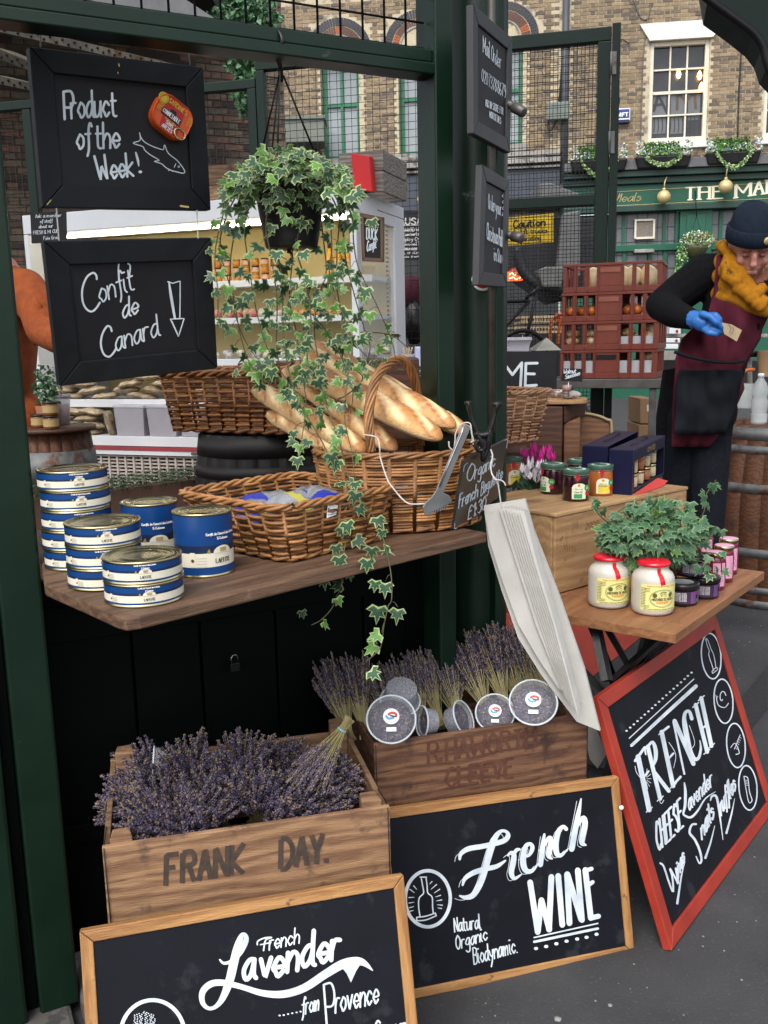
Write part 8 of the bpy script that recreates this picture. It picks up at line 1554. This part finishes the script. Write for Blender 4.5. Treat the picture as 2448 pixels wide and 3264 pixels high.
def bunchmesh(ns, L, spread, head, seed, dens=11, waist=.25):
    R_ = random.Random(seed); st = MB(); fl = MB(); random.seed(seed)
    for i in range(ns):
        a = R_.uniform(0, 2*pi); r = sqrt(R_.random()); l = L*R_.uniform(.78, 1.05); b = V((cos(a)*r*.014, sin(a)*r*.014, 0)); e = V((cos(a)*r*spread+R_.gauss(0, .009), sin(a)*r*spread+R_.gauss(0, .009), l)); w = b.lerp(e, waist); w.x *= .55; w.y *= .55
        P = [V(q) for q in cat_rom([tuple(b*1.3), tuple(w), tuple(e)], 4)]; 
        for p, q in zip(P[:-1], P[1:]):
            s_ = V((.0008, 0, 0)); s2 = V((0, .0008, 0)); st.add([p-s_, p+s_, q+s_, q-s_], [(0, 1, 2, 3)]); st.add([p-s2, p+s2, q+s2, q-s2], [(0, 1, 2, 3)])
        d = (P[-1]-P[-2]).normalized(); h = head*R_.uniform(.6, 1.15); k = int(dens*h/head)+2; side = d.orthogonal().normalized()
        for j in range(k):
            u = j/k; c_ = e-d*h*(1-u)
            for q in range(2 if dens < 13 else 3):
                sd_ = MX.Rotation(R_.uniform(0, 6.3), 3, d) @ side; bud(fl, c_+sd_*R_.uniform(.002, .0048)+d*R_.uniform(-.002, .002), R_.uniform(.0023, .0042), R_.choices((0, 1, 2, 3), (5, 4, 3, 3))[0])
    return st.mesh('stems', STRAW), fl.mesh('flower_heads', LAV)
BV = [bunchmesh(95, .25, .066, .1, s_, 13) for s_ in (1, 2, 3)]; BH = [bunchmesh(80, .17, .07, .062, s_, 13, .4) for s_ in (4, 5, 6)]
def bunch(v, base, tip, label, grp, sc=1, roll=0):
    d = (tip-base).normalized(); F = d.to_track_quat('Z', 'Y').to_matrix().to_4x4(); M = MX.Translation(base) @ F @ MX.Rotation(roll, 4, 'Z') @ MX.Scale(sc, 4)
    t = thing('lavender_bunch', label, 'lavender', M=M, group=grp); s_ = inst('stems', v[0], M, t); s_['kind'] = 'stuff'; f = inst('flower_heads', v[1], M, t); f['kind'] = 'stuff'; return t
up = V((0, 0, 1)); hl = ((1110, 2330), (1050, 2110)), ((1160, 2325), (1105, 2100)), ((1240, 2310), (1180, 2140)), ((1300, 2300), (1240, 2120)), ((1350, 2295), (1285, 2100)), ((1400, 2290), (1325, 2080)), ((1460, 2285), (1400, 2100)), ((1550, 2260), (1455, 2040)), ((1610, 2245), (1530, 2000)), ((1655, 2240), (1580, 2010)), ((1700, 2230), (1615, 2000)), ((1740, 2215), (1650, 2010))
for i, (b, e) in enumerate(hl):
    Yb = 1.98+.16*(b[0]-1130)/600; B_ = aty(*b, Yb+.05); E_ = aty(e[0], e[1]-12, Yb+.19); bunch(BV[i % 3], B_-(E_-B_)*.12, E_, 'upright bunch of dried lavender in the Haworth crate, %s' % ('furthest left', 'second from left', 'third from left', 'fourth from left', 'fifth from left', 'left of the middle', 'in the middle', 'right of the middle', 'fourth from right', 'third from right', 'second from right', 'furthest right')[i], 'upright lavender bunches', (E_-B_).length/.25*1.02, i*1.3)
# each loose bunch: where its heads are seen and where its stems go into the crate
hd = (((95, 420), (330, 330), 1.66, 'spilling over the left end'), ((190, 260), (420, 420), 1.78, 'at the back left corner'), ((230, 540), (420, 330), 1.56, 'spilling over the front left post'), ((330, 420), (420, 560), 1.63, 'left of the tall peak'), ((430, 560), (650, 400), 1.57, 'lying along the front board at left'), ((500, 200), (580, 480), 1.76, 'forming the tall left peak'), ((600, 380), (700, 560), 1.66, 'below the tall left peak'), ((650, 480), (500, 700), 1.6, 'drooping over the centre front'), ((820, 160), (800, 480), 1.76, 'forming the middle peak'), ((880, 330), (900, 620), 1.68, 'below the middle peak'), ((1070, 190), (1020, 480), 1.82, 'at the back right of the middle'), ((1090, 420), (900, 560), 1.69, 'in the dark hollow right of centre'), ((1200, 520), (950, 420), 1.63, 'lying along the front board at right'), ((1400, 330), (1150, 300), 1.72, 'spilling over the right end'), ((1300, 420), (1100, 560), 1.66, 'by the front right post'))
for i, (a, b, Y, lab) in enumerate(hd):
    E_ = aty(*fc((a[0], a[1]-28))[0], Y+.02); B_ = aty(*fc(b)[0], Y+.08); B_.z = min(B_.z, E_.z-.09); d = (E_-B_).normalized(); B2 = E_-d*.165; bunch(BH[i % 3], B2, E_+d*.01, 'loose purple lavender bunch in the Frank Day crate, '+lab, 'loose lavender bunches', .9, i*1.7)
E_ = aty(*fc((1190, 300))[0], 1.72); B_ = aty(*fc((1385, 15))[0], 1.78); d = (E_-B_).normalized(); F = d.to_track_quat('Z', 'Y').to_matrix().to_4x4()
tt = bunch(BV[0], B_, E_, 'lavender bunch lying head down with pale stems tied by a light blue band', 'loose lavender bunches', .68); Mb = MX.Translation(B_+d*.03) @ F; m = MB(Mb); m.tube([(.0085*cos(a), .0085*sin(a), .0012*sin(a*2)) for a in [2*pi*k/18 for k in range(18)]], .0018, 6, closed=True); m.build('blue_band', mat('light_blue_band', (.15, .5, .6), None, .5, bump=0), tt)
# clear tubs of loose lavender
DTUB = mat('deli_tub_plastic', (.66, .7, .74), (.58, .62, .66), .15, sc=5, bump=0, alpha=.26); DLID = mat('deli_lid_plastic', (.8, .85, .9), (.7, .76, .82), .1, sc=5, bump=0, alpha=.08, coat=1); LOOSE = mat('loose_lavender_fill', (.1, .08, .13), (.03, .025, .04), .9, sc=75, bump=.9, bsc=260, spots=((.26, .2, .17), .42, 200))
def tub(px, py, Y, R, face, label, stick=True):
    C_ = aty(px, py, Y); n_ = V(face).normalized(); F = n_.to_track_quat('Z', 'Y').to_matrix().to_4x4(); M = MX.Translation(C_) @ F; t = thing('lavender_tub', label, 'tub', M=M, group='clear tubs of loose lavender'); H_ = R*.85
    m = MB(M); m.lathe([(R*.76, -H_), (R*.92, -.004)], 36, cap=False); m.add([(R*.76*cos(a), R*.76*sin(a), -H_) for a in [2*pi*k/36 for k in range(36)]], [tuple(range(36))[::-1]]); m.build('tub_body', DTUB, t)
    m = MB(M); m.lathe([(R*.75, -H_+.001), (R*.86, -H_*.28), (R*.4, -H_*.22), (.001, -H_*.27)], 28, cap=False); m.v = [(x, y, z+random.uniform(-.0015, .0015)) for x, y, z in m.v]; m.build('contents', LOOSE, t)
    m = MB(M); m.lathe([(R*.93, -.006), (R, -.005), (R, .0), (R*.97, .002), (R*.9, .0015), (R*.87, -.002), (.001, -.002)], 40, cap=False); m.build('lid', DLID, t)
    m = MB(M); m.tube([(R*.985*cos(a), R*.985*sin(a), 0) for a in [2*pi*k/40 for k in range(40)]], .0022, 6, closed=True); m.build('lid_rim', mat('frosted_rim', (.62, .68, .74), (.55, .6, .66), .3, sc=5, bump=0, alpha=.75), t)
    if stick:
        iv = M.to_3x3().inverted(); u = iv @ V((0, 0, 1)); ang = atan2(u.y, u.x)-pi/2
        pen = Pen(lambda x, y, h: M @ V((x*cos(ang)-y*sin(ang), x*sin(ang)+y*cos(ang), h-.0015)), M, .0005)
        pen.mb.wadd([pen.fn(R*.33*cos(a), R*.12+R*.33*sin(a), .0006) for a in [2*pi*k/24 for k in range(24)]], [tuple(range(24))], 0); pen.base = .0012
        pen.stroke([(-R*.1, R*.2), (R*.02, R*.26), (R*.18, R*.22), (R*.2, R*.12)], R*.1, mi=1); pen.stroke([(-R*.2, R*.12), (-R*.1, R*.02), (R*.08, R*.05)], R*.09, mi=2); pen.stroke([(-R*.02, R*.14), (R*.14, R*.1)], R*.06, mi=3)
        pen.stroke([(-R*.2, -R*.42), (R*.2, -R*.42)], R*.17, False, mi=0, cap=False); pen.build([WHITEP, REDL, mat('sticker_blue', (.1, .35, .65), None, .5, bump=0), INK], t, 'sticker')
    return t
tub(1247, 2292, 1.93, .055, (-.02, -1, .85), 'clear tub of lavender with round sticker, at the left front of the Haworth crate')
tub(1276, 2232, 2.04, .047, (-.1, .5, -1), 'clear tub lying upside down behind the left stickered tub', False); tub(1345, 2300, 2.0, .036, (-.85, -.3, .15), 'small clear tub lying on its side between the stickered tubs', False)
tub(1478, 2288, 2.05, .042, (.85, -.45, .5), 'clear tub tipped on its side in the middle of the Haworth crate', False); tub(1578, 2272, 2.05, .046, (-.1, -.9, .75), 'clear lavender tub partly under the big right tub'); tub(1700, 2238, 2.0, .055, (-.15, -1, .95), 'big clear lavender tub with sticker, at the right end of the Haworth crate')
tub(490, 2425, 1.83, .03, (-1, -.2, .1), 'small clear tub half buried at the back left of the Frank Day crate', False); tub(695, 2435, 1.84, .03, (-1, -.2, .2), 'small clear tub half buried behind the tall lavender peak', False)
# ================================================================ people
BLKC = mat('black_wool', (.008, .008, .01), (.005, .005, .006), .95, sc=60, bump=1, bsc=13, spec=.15); BURG = mat('burgundy_apron_cloth', (.085, .012, .025), (.055, .008, .016), .85, sc=7, bump=1, bsc=11, spec=.2); JEAN = mat('dark_denim', (.01, .012, .018), (.006, .007, .011), .9, sc=50, bump=.3, spec=.15); BEARD = mat('ginger_stubble', (.27, .1, .06), (.2, .07, .04), .8, sc=90, bump=.5); MUST = mat('mustard_scarf', (.4, .17, .012), (.25, .095, .008), .95, spec=.1, sc=22, bump=1, bsc=38, spots=((.1, .05, .01), .36, 22)); NAVYW = mat('navy_ribbed_wool', (.012, .02, .036), (.008, .013, .024), .9, sc=50, bump=.4, spec=.2); GLOV = mat('blue_nitrile', (.03, .17, .5), (.02, .11, .38), .38, sc=14, bump=.25); APB = mat('black_apron_cloth', (.008, .01, .014), (.005, .006, .009), .8, sc=9, bump=.2, spec=.2)
def capsule(m, P, R, n=14, sq=1.0):
    Q = []; r = []
    for i in range(len(P)-1):
        for k in range(5): u = k/5; Q.append(P[i].lerp(P[i+1], u)); r.append(R[i]*(1-u)+R[i+1]*u)
    Q.append(P[-1]); r.append(R[-1]); m.tube(Q, r, n, flat=sq)
    for p, q in ((P[0], R[0]), (P[-1], R[-1])): m.ball(p, q*.99, n)
def fuse(mb, name, mats, parent, voxel, pick, sm=6, M=None):
    M = M or I4; me = mb.mesh('tmp', mats[0]); o = bpy.data.objects.new('tmp', me); COL.objects.link(o); r = o.modifiers.new('r', 'REMESH'); r.mode = 'VOXEL'; r.voxel_size = voxel; s_ = o.modifiers.new('s', 'SMOOTH'); s_.factor = .5; s_.iterations = sm
    dg = bpy.context.evaluated_depsgraph_get(); dg.update(); me2 = bpy.data.meshes.new_from_object(o.evaluated_get(dg)); bpy.data.objects.remove(o); me2.name = name; me2.materials.clear()
    for x in mats: me2.materials.append(x)
    for p in me2.polygons: p.use_smooth = True; p.material_index = pick(p.center)
    me2.transform(M.inverted()); ob = bpy.data.objects.new(name, me2); COL.objects.link(ob); place(ob, M, parent); return ob
PY = 3.62; A = lambda x, y, Y=PY: aty(x, y, Y)
man = thing('person', 'man in navy beanie, mustard scarf and burgundy apron holding a note in blue glove', 'person', V((A(2290, 1100).x, PY, 0))); m = MB()
capsule(m, [A(2250, 1310), A(2270, 1240), A(2292, 1150), A(2318, 1060), A(2350, 970), A(2382, 900)], [.12, .135, .135, .15, .165, .13], 20, .72)
capsule(m, [A(2250, 870, 3.66), A(2390, 868, 3.62), A(2540, 880, 3.62)], [.072, .085, .072]); capsule(m, [A(2395, 870), A(2402, 810, 3.58)], [.066, .06])
capsule(m, [A(2248, 872, 3.66), A(2165, 935, 3.7), A(2108, 972, 3.7)], [.078, .074, .062]); capsule(m, [A(2108, 972, 3.7), A(2150, 1000, 3.55), A(2212, 1020, 3.42)], [.062, .054, .036]); capsule(m, [A(2540, 885), A(2580, 1020, 3.66), A(2520, 1120, 3.5)], [.066, .055, .036])
fl2 = lambda p: V((p.x, p.y, .05)); h1, h2 = A(2200, 1330, 3.66), A(2268, 1320, 3.62); k1 = V((A(2160, 1700).x, 3.7, .56)); k2 = V((A(2236, 1700).x, 3.56, .56)); a1 = V((k1.x-.02, 3.78, .1)); a2 = V((k2.x, 3.62, .1))
capsule(m, [h1, k1, a1], [.085, .058, .045]); capsule(m, [h2, k2, a2], [.085, .06, .046])
for a in (a1, a2): capsule(m, [a+V((0, .04, -.05)), a+V((0, -.1, -.055))], [.042, .038])
hc_ = A(2394, 790, 3.5); hx = V((.97, -.2, -.04)).normalized(); dwn = V((.06, .38, -.9)).normalized(); fwd = dwn.cross(hx).normalized(); fwd = fwd if fwd.y < 0 else -fwd
HM = basis(hc_, hx*.92, -fwd*.92, -dwn*.92); hh = MB(HM)
hm = MB(HM)
def hb(c, sx, sy, sz): 
    n0 = len(m.v); q = MB(); q.ball((0, 0, 0), 1, 18, sx=sx, sy=sy, sz=sz); m.add([HM @ (V(p)+V(c)) for p in q.v], q.f, 0, True)
hb((0, 0, .03), .077, .096, .095); hb((0, -.028, -.045), .056, .062, .072); hb((0, -.07, -.1), .024, .022, .02); hb((0, -.1, -.012), .0125, .018, .03); hb((0, -.112, -.032), .016, .015, .012); hb((-.03, -.082, .018), .026, .012, .009); hb((.03, -.082, .018), .026, .012, .009); hb((0, -.088, -.066), .024, .014, .007); hb((0, -.086, -.078), .02, .013, .006); hb((-.042, -.06, -.03), .022, .026, .022); hb((.042, -.06, -.03), .022, .026, .022)
for sx in (-1, 1): hb((sx*.079, .012, -.005), .009, .02, .03)
HI = HM.inverted()
def pick(c):
    q = HI @ c
    if q.length < .142 and q.y < .09 and c.z > 1.5: return 2 if (q.y < -.03 and q.z < -.055 and not (-.078 < q.z < -.062 and abs(q.x) < .02)) or (abs(q.x) > .058 and q.z < -.01 and q.y < -.01) else 1
    return 3 if c.z < 1.03 else 0
fuse(m, 'body', [BLKC, SKIN, BEARD, JEAN], man, .0065, pick, 3, man.matrix_basis)
EYE = mat('shaded_eyelid', (.3, .12, .09), None, .6, bump=0)
for sx in (-1, 1):
    e = MB(HM); e.ball((sx*.031, -.083, .0), .0115, 10, sz=.7); e.build('eyelid', EYE, man); e = MB(HM); e.tube([(sx*.02, -.0925, -.004), (sx*.031, -.0955, -.006), (sx*.042, -.091, -.004)], .0013, 5); e.build('eyelash', mat('dark_lash', (.04, .02, .015), None, .8), man)
    e = MB(HM); e.tube([(sx*.014, -.096, .017), (sx*.03, -.098, .022), (sx*.047, -.086, .018)], .0032, 6); e.build('eyebrow', BEARD, man)
e = MB(HM); e.tube([(-.022, -.098, -.072), (0, -.103, -.0705), (.022, -.098, -.072)], .0022, 6); e.build('mouth', mat('lip', (.25, .07, .06), None, .6, bump=0), man)
# beanie with ribs and turned-up cuff
hm = MB(HM); n = 72; vs = []; rows = 12
for j in range(rows+1):
    u = j/rows; r = cos(u*pi/2*.98)**.62; z = .045+.125*sin(u*pi/2)
    for k in range(n): a = 2*pi*k/n; rr = r*(1+(.018 if k % 2 else -.012)); vs.append((.092*rr*cos(a), .112*rr*sin(a)+.006+.02*u, z+.004*sin(a*2+u*5)))
hm.add(vs, [(j*n+k, j*n+(k+1) % n, (j+1)*n+(k+1) % n, (j+1)*n+k) for j in range(rows) for k in range(n)]+[tuple(rows*n+k for k in range(n))], 0, True); hat = hm.build('beanie', NAVYW, man)
hm = MB(HM); vs = []
for zz, ro in ((.03, .0), (.034, .006), (.06, .008), (.086, .005), (.09, -.002)):
    for k in range(n): a = 2*pi*k/n; rr = 1+(.014 if k % 2 else -.008); vs.append(((.094+ro)*rr*cos(a), (.114+ro)*rr*sin(a)+.006, zz-.012*sin(a)*0))
hm.add(vs, [(j*n+k, j*n+(k+1) % n, (j+1)*n+(k+1) % n, (j+1)*n+k) for j in range(4) for k in range(n)], 0, True); hm.build('turned_up_cuff', NAVYW, hat)
P = HM @ V((.038, -.108, .062)); hm = MB(basis(P, HM.to_3x3() @ V((.94, .3, 0)).normalized(), HM.to_3x3() @ V((0, 0, 1)), HM.to_3x3() @ V((.3, -.94, 0)).normalized())); hm.lathe([(.001, .004), (.0145, .003), (.0155, 0)][::-1], 20); hm.build('round_badge', BAUB, hat)
# scarf: wound twisted folds round the neck and a knot at the front
nc = A(2385, 925, 3.56)
SF = MB()
for i, (rx, ry, dz, tl, r) in enumerate(((.1, .1, 0, .25, .021), (.098, .1, .035, .4, .02), (.108, .1, -.035, .12, .02), (.094, .1, .07, .6, .018))):
    Q = []; rr = []
    for k in range(40): a = 2*pi*k/40; Q.append(nc+V((rx*cos(a)-.012, ry*sin(a)-.01, dz*.85+tl*.17*(-cos(a-.3))+.01*sin(3*a+i)+(.03+tl*.12)*sin(a)))); rr.append(r*(1+.1*sin(a*5+i*2)+.06*sin(a*11+i)))
    SF.tube(Q, rr, 12, closed=True, flat=1.15)
for pts, r in (((A(2345, 915, 3.46), A(2395, 940, 3.42), A(2435, 915, 3.44)), (.022, .022, .018)), ((A(2370, 925, 3.44), A(2405, 960, 3.41), A(2425, 978, 3.4), A(2440, 950, 3.42)), (.024, .022, .017, .012)), ((A(2340, 800, 3.52), A(2318, 830, 3.5), A(2320, 880, 3.47), A(2360, 905, 3.45)), (.018, .022, .024, .02))):
    Q = [V(q) for q in cat_rom([tuple(p) for p in pts], 6)]; SF.tube(Q, [r[min(i//6, len(r)-1)]*(1+.12*sin(i*1.7)) for i in range(len(Q))], 12)
fuse(SF, 'scarf', [MUST], man, .0042, lambda c: 0, 4, man.matrix_basis)
# apron pieces draped in front of the body
from mathutils.bvhtree import BVHTree
bo = [o for o in man.children if o.name.startswith('body')][0]; bv = BVHTree.FromPolygons([man.matrix_basis @ v.co for v in bo.data.vertices], [tuple(p.vertices) for p in bo.data.polygons])
def drape(name, rows, Y0, off, mt, nx=22, fold=.004, seed=0):
    e = MB(); g = []; ny = (len(rows)-1)*5
    for j in range(ny+1):
        u = j/5; i = min(int(u), len(rows)-2); f = u-i; y = rows[i][0]*(1-f)+rows[i+1][0]*f; xa = rows[i][1]*(1-f)+rows[i+1][1]*f; xb = rows[i][2]*(1-f)+rows[i+1][2]*f
        for k in range(nx+1):
            x = xa+(xb-xa)*k/nx; d = ray(x, y).normalized(); h = bv.ray_cast(CAM, d, 6)[0]; Yh = min(h.y, Y0) if h else Y0; g.append([x, y, Yh])
    for _ in range(6):
        for j in range(ny+1):
            for k in range(nx+1):
                s_ = [g[b*(nx+1)+a][2] for a, b in ((k-1, j), (k+1, j), (k, j-1), (k, j+1)) if 0 <= a <= nx and 0 <= b <= ny]; g[j*(nx+1)+k][2] = min(g[j*(nx+1)+k][2], .35*g[j*(nx+1)+k][2]+.65*sum(s_)/len(s_))
    vs = [aty(x, y, Y-off+fold*NZ.noise(V((x*.03+seed, y*.012, seed)))*2.2) for x, y, Y in g]
    e.add(vs, [(j*(nx+1)+k, j*(nx+1)+k+1, (j+1)*(nx+1)+k+1, (j+1)*(nx+1)+k) for j in range(ny) for k in range(nx)], 0, True); o = e.build(name, mt, man); s_ = o.modifiers.new('thick', 'SOLIDIFY'); s_.thickness = .004; return o
drape('apron_bib', ((815, 2284, 2306), (870, 2280, 2345), (930, 2276, 2425), (1000, 2255, 2442), (1080, 2172, 2422), (1150, 2150, 2380), (1178, 2152, 2362), (1240, 2146, 2370), (1330, 2142, 2330), (1424, 2140, 2262)), 3.56, .016, BURG, seed=2, fold=.016)
drape('waist_apron', ((1178, 2165, 2366), (1200, 2158, 2368), (1290, 2152, 2345), (1384, 2148, 2312)), 3.53, .046, APB, seed=5, fold=.013)
e = MB(); Q = [aty(x, y, 3.40) for x, y in ((2150, 1122), (2200, 1138), (2260, 1150), (2320, 1156), (2372, 1150))]; e.wtube(cat_rom([tuple(q) for q in Q], 4), .006, 8); e.build('apron_tie', APB, man)
e = MB(); Q = [(2120, 1180), (2165, 1172), (2160, 1290), (2140, 1400), (2180, 1440), (2125, 1500), (2095, 1480), (2098, 1330)]; q = [aty(*p, 3.72) for p in Q]; e.hexa(q, [p+V((0, .03, 0)) for p in q]); e.build('coat_tail', BLKC, man)
# gloved hand pinching a folded note
g = MB(); hq = crop(2050, 600, .2713); Hh = lambda x, y, Y: aty(*hq((x, y))[0], Y)
W0 = Hh(590, 1540, 3.42)
q = MB(); q.ball((0, 0, 0), 1, 16, sx=.042, sy=.026, sz=.032); F = MX.Translation(Hh(700, 1580, 3.37)) @ MX.Rotation(.35, 4, 'Y'); g.add(q.v, q.f, 0, True, F); capsule(g, [W0, Hh(640, 1560, 3.4), Hh(700, 1585, 3.37)], [.034, .033, .03], 12)
for pts, r in ((((740, 1500), (850, 1490), (895, 1540), (905, 1600)), .0115), (((760, 1560), (850, 1570), (890, 1620), (880, 1650)), .0115), (((740, 1610), (820, 1660), (880, 1680), (940, 1690)), .0115), (((700, 1640), (770, 1700), (850, 1715), (900, 1700)), .0105), (((700, 1480), (790, 1510), (860, 1580), (920, 1640)), .0125)):
    Ys = (3.36, 3.335, 3.33, 3.34) if r < .012 else (3.345, 3.325, 3.315, 3.325); capsule(g, [Hh(*p, y) for p, y in zip(pts, Ys)], [r*1.1, r, r*.95, r*.8], 10)
fuse(g, 'blue_glove', [GLOV], man, .0028, lambda c: 0, 3, man.matrix_basis)
e = MB(); e.wtube([Hh(565, 1500, 3.415), Hh(585, 1600, 3.415)], .004, 6); e.build('wrist_skin', SKIN, man)
NOTE = mat('folded_banknote', (.42, .33, .2), (.34, .25, .15), .7, sc=30, bump=.1); q = [Hh(*p, 3.318) for p in ((925, 1578), (1040, 1600), (1160, 1668), (1100, 1800), (950, 1710))]; n_ = thing('banknote', 'folded tan banknote held in the blue glove', 'banknote', q[0]); e = MB(n_.matrix_basis); e.hexa(q, [p+V((0, .002, 0)) for p in q]); e.build('note', NOTE, n_)
pen = Pen(lambda x, y, h: Hh(x, y, 3.3175-h)); pen.stroke([(1005, 1600), (1030, 1650), (1010, 1700)], 8); pen.stroke([(1050, 1625), (1060, 1670), (1030, 1720)], 7); pen.build([mat('violet_ink', (.14, .05, .12), None, .7, bump=0)], n_, 'note_print')
# person in orange jumper behind the left post
ORJ = mat('rust_orange_wool', (.33, .075, .014), (.22, .045, .009), .9, sc=30, bump=.4); PY2 = 3.3; A = lambda x, y, Y=PY2: aty(x, y, Y)
w2 = thing('person', 'person in rust orange jumper mostly hidden behind the left post, one bent arm showing', 'person', V((A(10, 1000).x, PY2, 0))); m = MB()
capsule(m, [A(0, 1330), A(5, 1150), A(10, 980), A(15, 930)], [.14, .15, .16, .1], 18, .75); capsule(m, [A(20, 935), A(80, 925, 3.22), A(125, 985, 3.15), A(140, 1050, 3.1)], [.08, .075, .068, .06]); capsule(m, [A(135, 1050, 3.1), A(185, 1085, 3.0), A(230, 1090, 2.95)], [.056, .045, .038]); capsule(m, [A(250, 1090, 2.95), A(290, 1085, 2.93)], [.034, .03]); capsule(m, [A(10, 900), A(10, 860)], [.06, .055])
q = MB(); q.ball((0, 0, 0), 1, 16, sx=.08, sy=.095, sz=.115); m.add([V(p)+A(-70, 770) for p in q.v], q.f, 0, True)
b = A(0, 1330); capsule(m, [V((b.x-.09, b.y, b.z)), V((b.x-.09, b.y, .5)), V((b.x-.09, b.y+.02, .06))], [.09, .065, .05]); capsule(m, [V((b.x+.08, b.y, b.z)), V((b.x+.08, b.y, .5)), V((b.x+.08, b.y+.02, .06))], [.09, .065, .05])
zN = A(10, 850).z; xH = A(245, 1090, 2.95).x; fuse(m, 'body', [ORJ, SKIN, JEAN], w2, .011, lambda c: 1 if c.z > zN or (c.x > xH and c.y < 3.05) else 2 if c.z < .95 else 0, 4, w2.matrix_basis)
q = MB(); q.ball(tuple(A(-70, 758)), 1, 16, sx=.086, sy=.1, sz=.105); q.build('hair', mat('brown_hair', (.04, .02, .012), None, .8, sc=60), w2)
for i, (x0_, y0_, x1_, y1_) in enumerate(((85, 960, 118, 1060), (80, 1010, 112, 1100), (100, 940, 135, 1030))): e = MB(); e.wtube([tuple(A(x0_, y0_, 3.11)), tuple(A((x0_+x1_)/2+8, (y0_+y1_)/2-6, 3.08)), tuple(A(x1_, y1_, 3.09))], [.006, .012, .006], 8); e.build('sleeve_crease', ORJ, w2)
# ================================================================ small litter and marks
PEB = mat('gum_and_grit', (.3, .29, .27), (.16, .155, .15), .9, sc=30, bump=0); m = MB(); random.seed(5)
for _ in range(900):
    x, y = random.uniform(-.2, 2.6), random.uniform(1.3, 5.5); r = random.uniform(.0012, .0035)*(1+(random.random() < .03)*2); m.ball((x, y, .0005), r, 5, sz=.4, mi=0)
tag(m.build('road_grit', PEB, None), 'pale grit and crumbs scattered on the asphalt in front of the boards', 'grit', kind='stuff')
